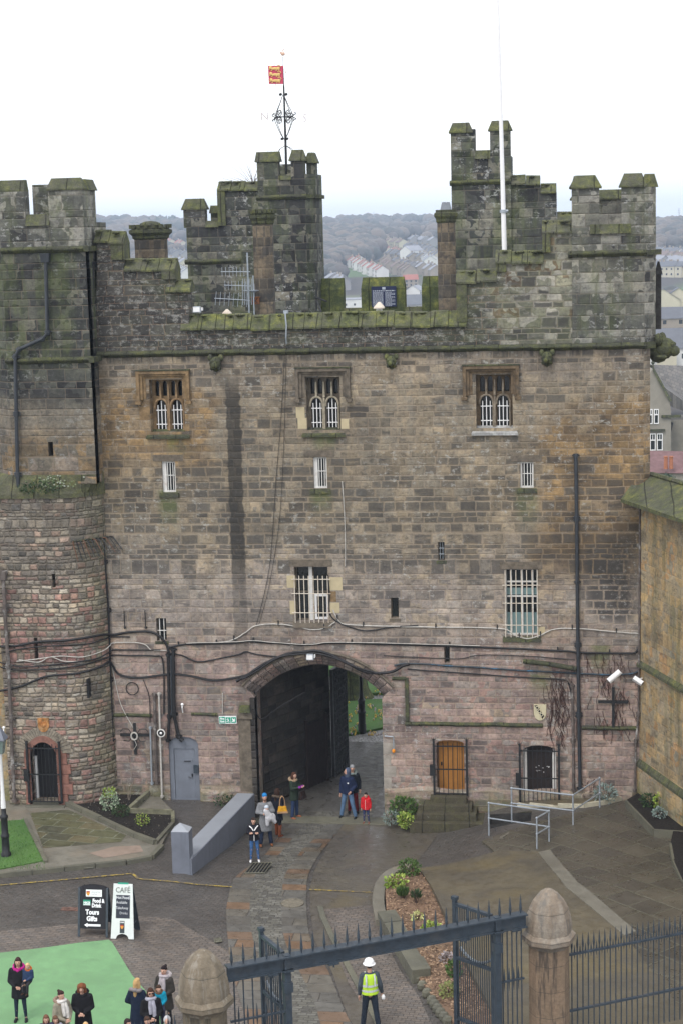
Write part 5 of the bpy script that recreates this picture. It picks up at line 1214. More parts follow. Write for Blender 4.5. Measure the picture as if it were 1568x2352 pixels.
# over the rounded tower the cables follow the curve of the masonry
def towerpts(pts):
    out = []
    for x, y in pts:
        p = W(x, y, -1.2)
        Yg = -1.15
        for _ in range(30):
            p = W(x, y, Yg); t = min(1., max(0., (p.x+9.7)/1.54)); Yg = .7*Yg+.3*(-1.15+1.45*(1-sqrt(1-t*t)))
        a_ = math.asin(t); p = Vector((p.x+.06*sin(a_), Yg-.06*cos(a_), p.z))
        out.append(p)
    return out
def tcable(label, pts, wall, r=.02, mat=None):
    q = catmull(towerpts(pts)+[P3(x, y, 0, .05) for x, y in wall], 5); m = MB(); m.tube(q, r*1.3, 5)
    o = m.build('cable', mat or M_CABLE, smooth=True); tag(o, label, 'cable'); return o
tcable('thick black cable bundle crossing the round tower then rising over the left wall', [(0,1484),(40,1482),(90,1473),(150,1470),(200,1463),(235,1457)], [(262,1457),(300,1451),(345,1450),(370,1462),(384,1480),(390,1500)], .035)
tcable('thinner black cable just under the thick bundle across the round tower', [(0,1500),(60,1488),(130,1482),(200,1478),(235,1468)], [(262,1462),(300,1462)], .018)
tcable('white cable sagging across the red stones of the round tower', [(40,1518),(85,1513),(140,1506),(190,1508),(235,1494),(250,1482)], [(262,1476),(310,1475),(335,1480),(350,1492),(384,1493)], .014, M_CABLEW)
tcable('second white cable making a shallow loop under the first on the round tower', [(45,1514),(90,1520),(118,1508),(150,1518),(200,1516),(240,1506)], [], .013, M_CABLEW)
tcable('black cable with pale clips running level round the tower at chest of the loops', [(0,1520),(50,1530),(100,1528),(170,1520),(220,1512),(248,1498)], [(262,1492),(300,1492),(370,1492)], .02)
tcable('black cable dipping below the white ones on the round tower', [(0,1530),(40,1538),(110,1536),(180,1528),(240,1512)], [(262,1504),(300,1505),(355,1506),(376,1520),(378,1640)], .02)
tcable('lowest thick black cable rising from the left edge across the round tower to the archway', [(0,1586),(50,1575),(110,1552),(180,1545),(230,1530),(250,1520)], [(275,1548),(320,1556),(390,1548),(440,1552),(490,1562),(540,1556),(575,1548)], .032)
cable('heavy black cable bundle draped over the crown of the archway', [(545,1562),(575,1545),(610,1522),(660,1500),(700,1494),(740,1494),(790,1515),(830,1537),(865,1543),(900,1540),(925,1527),(940,1522)], .04, off=.16)
cable('second black cable draped beside the bundle over the archway', [(560,1556),(590,1540),(640,1508),(690,1499),(735,1499),(780,1512),(820,1530),(860,1540)], .025, off=.20)
cable('long black cable line with a pale strand crossing the wall above the archway', [(384,1488),(420,1480),(470,1478),(540,1476),(572,1472),(640,1477),(712,1480),(760,1476),(850,1478),(1000,1482),(1160,1488),(1300,1495),(1330,1498),(1440,1500),(1462,1494),(1470,1478)], .028, clips=9)
cable('white strand twisted along the cable line above the archway', [(430,1476),(540,1473),(580,1470),(640,1475),(712,1479),(760,1474),(900,1476),(1100,1482)], .011, M_CABLEW, off=.085)
cable('pale cable looping beneath the middle barred window', [(480,1478),(530,1471),(565,1452),(590,1436),(640,1433),(680,1438),(720,1446),(750,1440),(770,1428)], .016, M_CABLEW, clips=3)
cable('pale cable line running right from the middle barred window to the far window', [(765,1400),(778,1425),(800,1434),(900,1438),(1000,1440),(1100,1441),(1160,1445),(1180,1458),(1210,1466),(1240,1458),(1275,1444),(1340,1444),(1400,1450),(1468,1455)], .017, M_CABLEW, clips=8)
cable('black cable hanging down the right side of the middle barred window', [(753,1320),(757,1370),(755,1395),(765,1420),(800,1438),(840,1448),(900,1440),(960,1436)], .018)
cable('black cable with sagging end left of the archway under the long line', [(384,1498),(420,1505),(455,1519),(500,1513),(550,1502),(566,1496),(590,1502),(640,1508)], .02)
cable('thin cable crossing the right wall between the slot window and the pipe', [(880,1505),(1000,1511),(1060,1512),(1100,1504),(1200,1506),(1320,1515)], .012)
cable('blue and black wrapped cable crossing the right wall to the white camera', [(905,1528),(940,1523),(1060,1530),(1100,1532),(1180,1538),(1280,1543),(1380,1548),(1420,1548),(1455,1545),(1475,1530),(1490,1518)], .026, M_CABLEB, off=.06)
cable('black cable just below the blue one on the right wall', [(935,1536),(1000,1541),(1100,1548),(1180,1554),(1290,1560),(1305,1572),(1312,1600)], .018)
cable('thin wire hanging from the parapet down to the long cable line', [(657,740),(652,860),(645,980),(635,1100),(620,1300),(590,1435)], .007, sag=.0)
cable('second thin wire hanging beside the first from the parapet', [(660,740),(656,900),(652,1040),(642,1200),(618,1350),(595,1436)], .006, sag=.0)
cable('short white wire hanging on the wall above the middle barred window', [(786,1105),(791,1180),(793,1250),(793,1300)], .012, M_CABLEW)
cable('white cord hanging diagonally to the iron cross anchor', [(257,1520),(265,1560),(280,1620),(308,1672)], .012, M_CABLEW)
cable('black wire hanging on the wall left of the archway', [(330,1560),(344,1600),(346,1660)], .011)
cable('thin wire bordering the recess left of the archway jamb', [(512,1592),(512,1640)], .012, M_CABLEW)
cable('black wire sagging down the inner left side of the archway', [(575,1550),(588,1600),(592,1640),(605,1650),(640,1625),(700,1590)], .016, Y=.25)
m = MB(); c = P3(305, 1581, 0, .05); m.tube([c+Vector((.22*cos(a), 0, .22*sin(a))) for a in [2*pi*i/20 for i in range(21)]], .018, 5)
o = m.build('cable_coil', M_CABLE, smooth=True); tag(o, 'coiled ring of black cable hanging on the left wall', 'cable')
for i, x in enumerate((287, 365-30)):
    m = MB(); a = P3(x, 1402 if i == 0 else 1400, 0, .09); b = P3(x+2, 1440, 0, .09); m.tube([a, b, b+Vector((0, .09, -.02))], .02, 5); m.ell(b, (.05, .05, .05), 6, 4)
    o = m.build('iron_rod', M_IRON); tag(o, ('left of the two short iron rods on the wall beyond the round tower', 'right of the two short iron rods, nearer the small white barred window')[i], 'rod')
def cross(label, x, y, hw, up, dn, fancy=False):
    t = thing('wall_anchor', label, 'iron cross', tuple(P3(x, y, 0, .05)))
    m = MB(); m.box(-.045, .045, -.03, .05, -dn, up); m.build('upright', M_IRON, t)
    m = MB(); m.box(-hw, hw, -.034, .045, -.045, .045); m.build('crossbar', M_IRON, t)
    if fancy:
        m = MB()
        for s in (-1, 1): m.tube([(s*.10, -.05, .05), (s*.2, -.05, .22), (s*.42, -.05, .22), (s*.5, -.05, .12)], .016, 5); m.tube([(s*.10, -.05, -.05), (s*.2, -.05, -.22), (s*.40, -.05, -.2)], .016, 5)
        m.build('scrolls', M_IRON, t)
        m = MB(); m.tube([(.11*cos(a), -.09, .13*sin(a)-.02) for a in [2*pi*i/14 for i in range(15)]], .03, 5); m.tube([(0, -.09, -.14), (.08, -.09, -.34), (-.03, -.09, -.5)], .012, 4); m.build('rope_coil', M_CABLEW, t)
cross('plain black iron cross anchor on the wall right of the drainpipes', 1407, 1611, .50, .50, .88)
cross('iron cross anchor with a coil of white rope hung on it beside the round tower', 311, 1687, .52, .42, .70, True)
# weathered flat bracket marks
m = MB(); a = P3(1500/1, 0) if 0 else None
# bird spikes fanned round the tower corner
t = thing('spike_fan', 'rusty fan of long downward iron spikes round the tower corner', 'spikes', (0, 0, 0))
sp = towerpts([(168+7*i, 1243-1*i) for i in range(12)]); outer_ = []
for i, p in enumerate(sp):
    m = MB(); n = Vector((.25+.9*i/11, -1+.6*i/11, 0)).normalized(); m.tube([p, p+n*.20, p+n*.40+Vector((.16, 0, -.62+.015*i))], [.026, .024, .012], 4); m.build('spike', M_IRON if i % 3 else plain('rust%d' % i, (.12,.06,.035)), t)
m = MB(); m.tube([p+Vector((0, -.03, 0)) for p in sp], .035, 5); m.build('rail', M_MOSSD, t)
# exit sign
M_SG = plain('sign_green', (.02, .30, .20), .5, .03); M_SW = plain('sign_white', (.82, .84, .83), .5, .03)
def text(body, size, mat, parent, loc, rot=(pi/2, 0, 0), name='lettering', bold=0., sx=1., align='CENTER', ext=.004):
    c = bpy.data.curves.new('txt', 'FONT'); c.body = body; c.size = size; c.align_x = align; c.align_y = 'CENTER'; c.extrude = ext; c.offset = bold; c.resolution_u = 2
    o = bpy.data.objects.new('txt', c); COL.objects.link(o); dg = bpy.context.evaluated_depsgraph_get()
    me = bpy.data.meshes.new_from_object(o.evaluated_get(dg)); bpy.data.objects.remove(o); bpy.data.curves.remove(c)
    me.materials.clear(); me.materials.append(mat); o = bpy.data.objects.new(name, me); COL.objects.link(o); o.parent = parent; o.location = loc; o.rotation_euler = rot; o.scale = (sx, 1, 1); return o
p = P3(525, 1652, 0, .10); t = thing('exit_sign', 'green and white fire exit sign with running figure left of the archway', 'sign', tuple(p)); t.rotation_euler = (0, radians(-1.5), 0)
m = MB(); m.box(-.31, .31, 0, .06, -.13, .13); m.build('panel', M_SW, t)
m = MB(); m.box(-.295, -.09, -.006, .0, -.115, .115); m.build('green_text_field', M_SG, t); m = MB(); m.box(-.07, .10, -.006, .0, -.10, .10); m.build('green_figure_field', M_SG, t); m = MB(); m.box(.115, .295, -.006, .0, -.10, .10); m.build('green_arrow_field', M_SG, t)
text('Fire', .095, M_SW, t, (-.19, -.009, .05), bold=.004); text('Exit', .095, M_SW, t, (-.19, -.009, -.05), bold=.004)
m = MB(); m.tube([(0, -.012, .04), (.02, -.012, -.01), (.05, -.012, -.05), (.03, -.012, -.08)], .011, 4); m.tube([(.02, -.012, -.01), (-.01, -.012, -.05), (-.045, -.012, -.06)], .010, 4); m.tube([(-.045, -.012, .02), (0, -.012, .035), (.045, -.012, .0)], .008, 4); m.ell((.015, -.012, .065), (.016, .006, .016), 6, 4); m.build('running_figure', M_SW, t)
m = MB(); m.xz([(.15,.045),(.17,.065),(.225,.01),(.225,.05),(.255,.05),(.255,-.06),(.145,-.06),(.145,-.03),(.19,-.03)], -.012, -.006); m.build('arrow', M_SW, t)
# floodlight above the arch, lights, loudspeaker, cameras
def flood(label, p, w_=.2, h=.16, tilt=20):
    t = thing('floodlight', label, 'floodlight', tuple(p)); m = MB(); m.frus(-w_/2, w_/2, -.14, .0, -h/2, h/2, .02, .02); m.build('housing', M_GALV, t, bevel=.01)
    m = MB(); m.box(-w_*.4, w_*.4, -.148, -.14, -h*.38, h*.38); m.build('glass', M_WHITE2, t); m = MB(); m.box(w_*.5, w_*.5+.04, -.05, .10, -.04, .06); m.build('bracket', M_WHITE2, t); return t
flood('small white floodlight on the crown of the archway', P3(716, 1503, 0, .30), .26, .2)
flood('white floodlight standing on the left end of the long mossy coping', Vector((W(454,716,.3).x, .3, 17.08)), .28, .2)
def spot(label, p):
    t = MB(); t.tube([p, p+Vector((0, -.04, -.12)), p+Vector((0, .04, -.3))], .02, 5); t.ell(p, (.055, .055, .055), 8, 5); o = t.build('wall_light', M_WHITE2); tag(o, label, 'lamp')
spot('small white globe light on the wall right of the black conduits', P3(421, 1616, 0, .12)); spot('small white globe light at the left edge beside the round tower pipe', P3(12, 1669, -1.2, .12))
p = P3(377, 1676, 0, .3); t = thing('loudspeaker', 'round white horn loudspeaker above and left of the grey steel door', 'loudspeaker', tuple(p))
m = MB(); n = 18
m.loft([[(r*cos(2*pi*i/n), y, r*sin(2*pi*i/n)) for i in range(n)] for r, y in ((.15, -.12), (.14, -.10), (.07, .05), (.05, .16))][::-1], True); m.build('horn', M_WHITE, t, smooth=True)
m = MB(); m.loft([[(r*cos(2*pi*i/n), y, r*sin(2*pi*i/n)) for i in range(n)] for r, y in ((.11, -.135), (.11, -.122))][::-1]); m.build('mouth', M_BLACK, t)
m = MB(); m.ell((0, -.14, 0), (.045, .03, .045), 8, 5); m.build('centre', M_WHITE2, t); m = MB(); m.box(-.03, .03, .1, .3, -.04, .04); m.build('bracket', M_IRON, t)
def camera_(label, p, rz, tilt, L=.48, r=.09):
    t = thing('security_camera', label, 'security camera', tuple(p)); Rm = Matrix.Rotation(rz, 3, 'Z') @ Matrix.Rotation(tilt, 3, 'Y')
    a = Rm @ Vector((-L/2, 0, 0)); b = Rm @ Vector((L/2, 0, 0)); m = MB(); m.tube([a, b], r, 4 if L < .4 else 10); m.build('housing', M_WHITE2, t)
    m = MB(); m.tube([a-(b-a)*.02, a+(b-a)*.01], r*.75, 8); m.build('lens', M_BLACK, t)
    m = MB(); m.tube([b*.4, Vector((.2, .28, .02)), Vector((.24, .45, .0))], .03, 6); m.build('bracket', M_WHITE2, t)
camera_('white tubular security camera on the blue cable near the iron cross', P3(1409, 1545, 0, .5), radians(15), radians(-38), .50, .10)
camera_('white boxy security lamp fixed to the corner of the yellow sandstone wall', P3(1463, 1556, 0, .45), radians(160), radians(-30), .34, .10)
m = MB(); q = [P3(883, 1690, 0, .03), P3(903, 1690, 0, .12), P3(904, 1695, 0, .12), P3(904, 1718, 0, .12)]; m.tube(q, .022, 6); o = thing('wall_lamp', 'small grey swan neck bracket lamp with orange bulb right of the archway', 'lamp', (0, 0, 0)); m.build('bracket', M_GALV, o)
m = MB(); m.ell(q[-1]+Vector((0, 0, -.07)), (.06, .06, .08), 8, 6); m.build('bulb', plain('amber_glass', (.75, .26, .02), .4), o)
m = MB(); m.box(P3(560,0).x, 0, 0, 0, 0, 0) if 0 else None
p = W(668, 1633, 2.0)
# red creeper twigs on the right wall
rr = random.Random(4)
for cx_, cy_, wd_, ht_, lb in ((1400, 1490, 95, 175, 'bare reddish creeper stems climbing the wall round the iron cross'), (1278, 1545, 50, 140, 'bare reddish creeper stems hanging beside the heraldic shield')):
    m = MB()
    for i in range(70):
        x = cx_+rr.gauss(0, wd_*.33); y = cy_+rr.uniform(0, ht_); pts = []
        for k in range(5): pts.append(P3(x, y, 0, .03+rr.uniform(0, .03))); x += rr.uniform(-5, 6); y += rr.uniform(4, 14)
        m.tube(pts, .010, 3)
    o = m.build('creeper', L_TWIGR); tag(o, lb, 'climbing plant')
# roof things: flagpole, aerials, lantern, plaque
t = thing('flagpole', 'tall slender white flagpole rising behind the right stepped parapet', 'flagpole', (W(1158, 572, 1.5).x, 1.5, 15.7))
b0 = W(1157, 572, 1.5)-Vector(t.location); t0 = W(1142, 0, 1.5)-Vector(t.location); t1 = t0+(t0-b0)*.12; b1 = b0-(t0-b0)*.32
m = MB(); m.tube([Vector((b0.x, b0.y, 0)), b0, t1], [.085, .085, .045], 10); m.build('pole', M_WHITE2, t, smooth=True)
c = b0.lerp(t0, .155); m = MB(); m.tube([c-Vector((0, 0, .05)), c+Vector((0, 0, .05))], .12, 8); m.ell(c+Vector((.12, 0, 0)), (.05, .05, .05), 6, 4); m.build('collar', M_GALV, t)
t = thing('television_aerials', 'cluster of grey multi element television aerials before the octagonal chimney', 'aerial', (W(572,700,3.4).x, 3.4, 15.7))
def q3(x, y): return W(x, y, 3.4)-Vector(t.location)
for i, (pts) in enumerate((((508,624),(575,624)), ((515,655),(578,657)), ((493,685),(575,690)), ((560,668),(590,667)))):
    m = MB(); a, b = q3(*pts[0]), q3(*pts[1]); m.tube([a, b], .014, 4); n = 8 if i < 3 else 4
    for k in range(n):
        c = a.lerp(b, (k+.3)/n); h_ = .16 if i < 2 else .24; m.tube([c-Vector((.03 if i == 2 else 0, 0, h_)), c+Vector((.03 if i == 2 else 0, 0, h_))], .009, 4)
    m.build('aerial', M_GALV, t)
m = MB(); m.tube([(0, 0, 0), (0, 0, 3.2)], .03, 6); m.tube([(.18, 0, 0), (.18, 0, 2.4)], .025, 6)
for k in range(5): m.tube([q3(558+5*k, 640), q3(558+5*k, 700)], .012, 4)
m.build('mast', M_GALV, t)
m = MB(); c = q3(584, 668); m.lathe([(.02, -.06), (.17, 0), (.18, .02)], c, 12); m.build('dish', M_GALV, t)
def vent(label, x, y, Y, s=1.):
    p = W(x, y, Y); t = thing('roof_vent', label, 'roof vent', (p.x, p.y, 15.66)); h = p.z-15.66
    m = MB(); m.lathe([(.14*s, 0), (.14*s, h)], n=4, rot=.5); m.build('shaft', M_WHITE, t)
    m = MB(); m.lathe([(.26*s, h), (.24*s, h+.05), (.05*s, h+.22*s)], n=4, rot=.5); m.build('cap', M_CREAM, t)
vent('small pale lantern shaped roof vent behind the left part of the long coping', 522, 722, 1.2, .8); vent('small white lantern shaped roof vent in front of the navy plaque', 870, 708, 1.2, .95)
p = W(881, 681, 9.95); t = thing('plaque', 'navy blue information plaque with two columns of white writing on the mossy merlon', 'sign', (p.x, 9.93, p.z)); hw, hh = .48, .39
m = MB(); m.box(-hw, hw, 0, .04, -hh, hh); m.build('board', plain('navy_board', (.012, .02, .06), .5), t)
M_LT = plain('pale_lettering', (.42, .46, .52), .6)
m = MB(); m.box(-.06, .06, -.006, 0, hh-.12, hh-.03); m.build('emblem', M_LT, t)
m = MB(); rr = random.Random(3)
def words(m, x0, x1, z, h, y=-.006, g=.02, wmin=.03, wmax=.09):
    x = x0
    while x < x1-.02:
        w_ = min(rr.uniform(wmin, wmax), x1-x); m.box(x, x+w_, y, y+.004, z-h/2, z+h/2); x += w_+g
words(m, -hw+.05, hw-.05, hh-.17, .035)
for k in range(13): words(m, -.43, -.03, hh-.23-.043*k, .02, g=.012)
for k in range(13): words(m, .05, .43 if k % 3 else .3, hh-.23-.043*k, .018, g=.012)
m.build('writing', M_LT, t)
m = MB(); p = W(657, 718, 0); m.tube([(p.x, -.02, 16.95), (p.x, -.16, 16.9), (p.x+.03, -.18, 16.5), (p.x+.0, -.15, 16.1), (p.x, -.06, 15.9)], .028, 5); m.box(p.x-.07, p.x+.07, -.1, .1, 16.9, 17.0); o = m.build('junction_box', M_GALV); tag(o, 'grey junction box with a loop of cable on the middle of the long coping', 'junction box')
p = W(590, 690, 3.5); t = thing('rusty_fixture', 'rusty iron box fixed to the octagonal chimney', 'iron box', (p.x-.05, 3.55, p.z)); m = MB(); m.box(-.13, .13, -.1, .1, -.13, .10); m.box(-.17, .17, -.13, .1, .10, .13); m.build('box', plain('rust_box', (.20, .08, .03), .8, .3, 8), t); m = MB(); m.tube([(-.1, -.11, -.1), (.1, -.11, .08)], .012, 4); m.tube([(.1, -.11, -.1), (-.1, -.11, .08)], .012, 4); m.build('strap', M_IRON, t)
m = MB(); a = W(725, 682, 8.9); b = W(750, 692, 8.5); m.tube([a, b], .04, 5); m.tube([W(727,690,8.9), W(738,716,8.6)], .03, 5); m.tube([W(727,660,8.9), W(727,714,8.9)], .03, 5); o = m.build('roof_bracket', M_IRON); tag(o, 'dark metal strut leaning by the foot of the weather vane turret', 'bracket')
# weather vane
vx = W(656, 360, 10.0); t = thing('weather_vane', 'wrought iron weather vane with scrollwork cage and red and gold heraldic flag', 'weather vane', (vx.x, 10., 20.98))
def v3(x, y): p = W(x, y, 10.)-Vector(t.location); return p
m = MB(); m.tube([Vector((0, 0, 0)), v3(657, 350), v3(652, 196)], [.05, .05, .035], 6); m.build('pole', M_IRON, t, smooth=True)
m = MB(); m.tube([v3(652, 196), v3(650, 130)], [.022, .01], 5); m.build('finial_rod', M_IRON, t)
cb = v3(654, 320); ct = v3(651, 218); ax = (ct-cb); H_ = ax.length; ax.normalize(); 
for k in range(4):
    a = pi/4+pi/2*k+.25; d = Vector((cos(a), sin(a), 0)); m = MB()
    prof = [(0, .02), (.12, .18), (.30, .35), (.44, .46), (.52, .43), (.62, .38), (.78, .22), (1, .03)]
    m.tube(catmull([cb+ax*H_*u+d*r for u, r in prof], 4), .016, 4)
    for zc_, sg in ((.42, 1), (.60, -1)):
        c0_ = cb+ax*H_*zc_+d*.24; pts = []
        for i in range(22):
            th = i/21*2*pi*1.6; rad = .15*(1-i/21*.8); pts.append(c0_+d*(cos(th)*rad)+Vector((0, 0, sin(th)*rad*sg)))
        m.tube(pts, .014, 4)
    m.tube(catmull([cb+ax*H_*.51, cb+ax*H_*.50+d*.3, cb+ax*H_*.53+d*.52, cb+ax*H_*.57+d*.6, cb+ax*H_*.58+d*.52], 3), .018, 4)
    m.tube(catmull([cb+ax*H_*.51, cb+ax*H_*.50+d*.3, cb+ax*H_*.47+d*.52, cb+ax*H_*.44+d*.6, cb+ax*H_*.43+d*.52], 3), .018, 4)
    for cc, rr_ in ((cb, .13), (ct, .15)): m.ell(cc+d*rr_+Vector((0, 0, .02)), (.06, .06, .05), 7, 5)
    m.tube([v3(656, 334), v3(656, 342)+d*.3, v3(657, 372)+d*.62+Vector((0, 0, .1))], .012, 4)
    m.build('scroll', M_IRON, t)
m = MB()
f0, f1, f2, f3 = v3(616, 151), v3(651, 151), v3(653, 193), v3(618, 193); 
m.add([p+Vector((0, y, 0)) for y in (-.012, .012) for p in (f3, f2, f1, f0)], [(0,1,2,3),(7,6,5,4),(0,4,5,1),(1,5,6,2),(2,6,7,3),(3,7,4,0)])
m.build('flag', plain('red_enamel', (.52, .06, .11), .5, .05), t)
M_GOLD = plain('gold_paint', (.72, .50, .18), .45, .1)
for k in range(3):                                        # three walking beasts, one above the other
    m = MB(); c = f0.lerp(f3, (k+.5)/3)+Vector((.27, -.03, 0)); s = 1.
    m.ell(c, (.17, .015, .05), 9, 5); m.ell(c+Vector((-.17, 0, .04)), (.06, .018, .06), 8, 5); m.ell(c+Vector((.12, 0, .0)), (.07, .015, .06), 8, 5)
    for dx, dz in ((-.20, -.02), (-.12, -.07), (.06, -.08), (.16, -.08)): m.tube([c+Vector((dx*.8, 0, -.01)), c+Vector((dx, 0, dz)), c+Vector((dx-.04, 0, dz-.01))], .016, 4)
    m.tube(catmull([c+Vector((.15, 0, .03)), c+Vector((.22, 0, .06)), c+Vector((.17, 0, .11)), c+Vector((.08, 0, .10))], 3), .013, 4); m.build('gold_beast', M_GOLD, t)
PT_ = Parts('pointer', plain('dull_gilt', (.62, .50, .38), .5)); m = PT_.new(); m.tube([v3(653, 160), v3(660, 172), v3(680, 171)], .012, 4); m.tube([v3(678, 167), v3(684, 171), v3(678, 175)], .014, 4); m = PT_.new(); m.tube([v3(653, 180), v3(660, 186), v3(664, 183)], .01, 4); m = PT_.new(); m.tube([v3(654, 168), v3(662, 160), v3(664, 164)], .01, 4)
for a, b in (((616, 151), (607, 146)), ((630, 151), (632, 143)), ((616, 172), (610, 172)), ((633, 193), (634, 201))): PT_.new().tube([v3(*a), v3(*b)], .012, 4)
PT_.build(t)
m = MB(); c = v3(650, 124); m.ell(c, (.09, .05, .07), 8, 5); m.tube([c+Vector((.03, 0, .05)), c+Vector((.0, 0, .13)), c+Vector((.05, 0, .18))], .018, 4); m.ell(c+Vector((-.07, 0, .05)), (.04, .03, .05), 6, 4); m.build('finial', plain('copper_gilt', (.60, .40, .30), .5), t)
M_CL = plain('pale_letters', (.55, .5, .5), .6)
text('N', .42, M_CL, t, v3(608, 268)); text('S', .42, M_CL, t, v3(700, 272)); PT_ = Parts('direction_arm', M_CL); PT_.new().tube([v3(614, 269), v3(626, 270)], .01, 4); PT_.new().tube([v3(684, 271), v3(693, 271)], .01, 4); PT_.build(t)
# lamp post on the left lawn
lp = G(15, 1966, .14); t = thing('lamp_post', 'black and white Victorian lamp post at the left edge of the lawn', 'street lamp', (lp.x, lp.y, .12))
ps = lambda x, y: V(x, y, (lp.x, lp.y), (lp.x+cos(HEAD), lp.y+sin(HEAD)))
zsft = ps(10, 1856).z-.12; zlan = ps(5, 1730).z-.12; zt_ = ps(3, 1680).z-.12
m = MB(); m.lathe([(.16, 0), (.16, .12), (.125, .16), (.12, .62), (.14, .66), (.14, .72), (.11, .76), (.105, 1.25), (.13, 1.29), (.13, 1.35), (.08, 1.4), (.07, zsft)], n=16); m.build('base', M_IRON, t, smooth=True)
m = MB(); m.lathe([(.08, zsft), (.085, zsft+.08), (.06, zsft+.5), (.05, zlan-.05), (.08, zlan)], n=12); m.build('shaft', M_WHITE2, t, smooth=True)
m = MB(); m.lathe([(.15, zlan), (.24, zlan+.45)], n=4, rot=.5); m.build('lantern', plain('grey_green_lantern_glass', (.16, .21, .19), .2), t)
m = MB(); m.lathe([(.30, zlan+.45), (.30, zlan+.48), (.08, zt_+.1), (.03, zt_+.2)], n=4, rot=.5); m.build('lantern_roof', M_GREYP, t)
# grey fascia wall and its pointed end post
GA = GR(441, 2009); gzb = GA.z
t = thing('grey_ramp_wall', 'smooth grey painted parapet wall running from the post to the archway', 'wall', (0, 0, 0))
ztp = .46; A = G(441, 1974, ztp); B = G(585, 1823, ztp); C = G(545, 1822, ztp); D = Vector((A.x-(B.x-C.x), A.y+(C.y-B.y), ztp))
m = MB(); A_ = Vector((A.x, A.y, ztp)); m.add([Vector((p.x, p.y, z)) for z in (-.75, ztp) for p in (A, B, C, D)], [(0,1,5,4),(1,2,6,5),(2,3,7,6),(3,0,4,7),(4,5,6,7)]); m.build('wall', M_GREYP, t, bevel=.01)
m = MB(); m.add([Vector((p[0].x+p[1], p[0].y, ztp+.005)) for p in ((A, -.03), (B, -.03), (C, .02), (D, .02))], [(0,1,2,3)]); m.build('top', plain('light_grey_top', (.25,.27,.30), .5, .06, 2), t)  # top sheet coloured lighter than the wall sides
p0 = GR(397, 2006); p1 = GR(438, 2009); wd_ = (p1-p0).length
t = thing('grey_end_post', 'square grey painted post with slanted pointed top at the end of the parapet wall', 'post', (p0.x, p0.y, gzb))
hp = V(395, 1911, (p0.x, p0.y), (p1.x, p1.y)).z-gzb; m = MB(); m.box(0, wd_, 0, .5, 0, hp); m.build('shaft', M_GREYP, t, bevel=.008)
m = MB(); m.add([(0, 0, hp+.002), (wd_, 0, hp+.002), (wd_, .5, hp+.002), (0, .5, hp+.002), (wd_*.35, .42, hp+.16)], [(0, 1, 4), (1, 2, 4), (2, 3, 4), (3, 0, 4)]); m.build('cap', plain('pale_grey_cap', (.30,.32,.35), .5, .05, 2), t)  # cap coloured paler than the shaft
# galvanised railings round the stair pit
t = thing('tubular_railing', 'galvanised tubular handrail standing on the terrace round the stair pit', 'railing', (0, 0, 0))
posts = [((1122, 1917), 1840), ((1174, 1882), 1808), ((1315, 1900), 1824), ((1376, 1859), 1788), ((1232, 1955), 1877), ((1260, 1938), 1859)]
PT = []
for (x, y), yt in posts:
    b = G(x, y, .15); b.z = gz(b.x, b.y); b = G(x, y, b.z); PT.append(b)
hr = 1.08; tp = [b+Vector((0, 0, hr)) for b in PT]; md = [b+Vector((0, 0, hr*.52)) for b in PT]
for i, b in enumerate(PT):
    m = MB(); m.tube([b-Vector((0, 0, .1)), tp[i]], .028, 8); m.build('post', M_GALV, t, smooth=True)
    m = MB(); m.ell(tp[i], (.042, .042, .042), 8, 6); m.ell(md[i], (.042, .042, .042), 8, 6); m.build('fitting', M_GALV, t, smooth=True)
for a, b in ((0, 5), (5, 4), (1, 2), (2, 3)):
    for L in (tp, md): m = MB(); m.tube([L[a], L[b]], .026, 8); m.build('rail', M_GALV, t, smooth=True)
# the pit and the pale kerb of the door landing
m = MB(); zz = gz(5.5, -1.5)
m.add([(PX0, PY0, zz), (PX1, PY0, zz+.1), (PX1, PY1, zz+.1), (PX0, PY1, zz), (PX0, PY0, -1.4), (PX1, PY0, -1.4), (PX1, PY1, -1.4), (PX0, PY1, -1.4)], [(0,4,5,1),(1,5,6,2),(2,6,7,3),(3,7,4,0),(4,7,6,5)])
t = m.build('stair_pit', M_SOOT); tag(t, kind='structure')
m = MB(); kerb(m, gp([(1150,1926),(1185,1907),(1215,1893)], .1), .10, .06, .08); t = m.build('pit_edge', M_CONC); tag(t, kind='structure')
LD = gp([(1188,1850),(1215,1855),(1280,1862),(1340,1864),(1385,1858),(1460,1840)], .15)
drape('door_landing', [LD+[(9.6, .2), (5.5, .2)]], M_RAMP, .03, thick=.05, step=.5)
m = MB(); P_ = [Vector((*p, 0)) for p in LD]
for a, b in zip(P_, P_[1:]):
    n = Vector((-(b-a).y, (b-a).x, 0)).normalized()*.05; za = gz(a.x, a.y); m.add([(q.x, q.y, z) for z in (za-.05, za+.15) for q in (a-n, b-n, b+n, a+n)], [(0,1,5,4),(1,2,6,5),(2,3,7,6),(3,0,4,7),(4,5,6,7)])
t = m.build('landing_kerb', plain('cream_kerb', (.50,.47,.36), .8, .15, 5, dirt=(.4,(.2,.2,.12)))); tag(t, kind='structure')
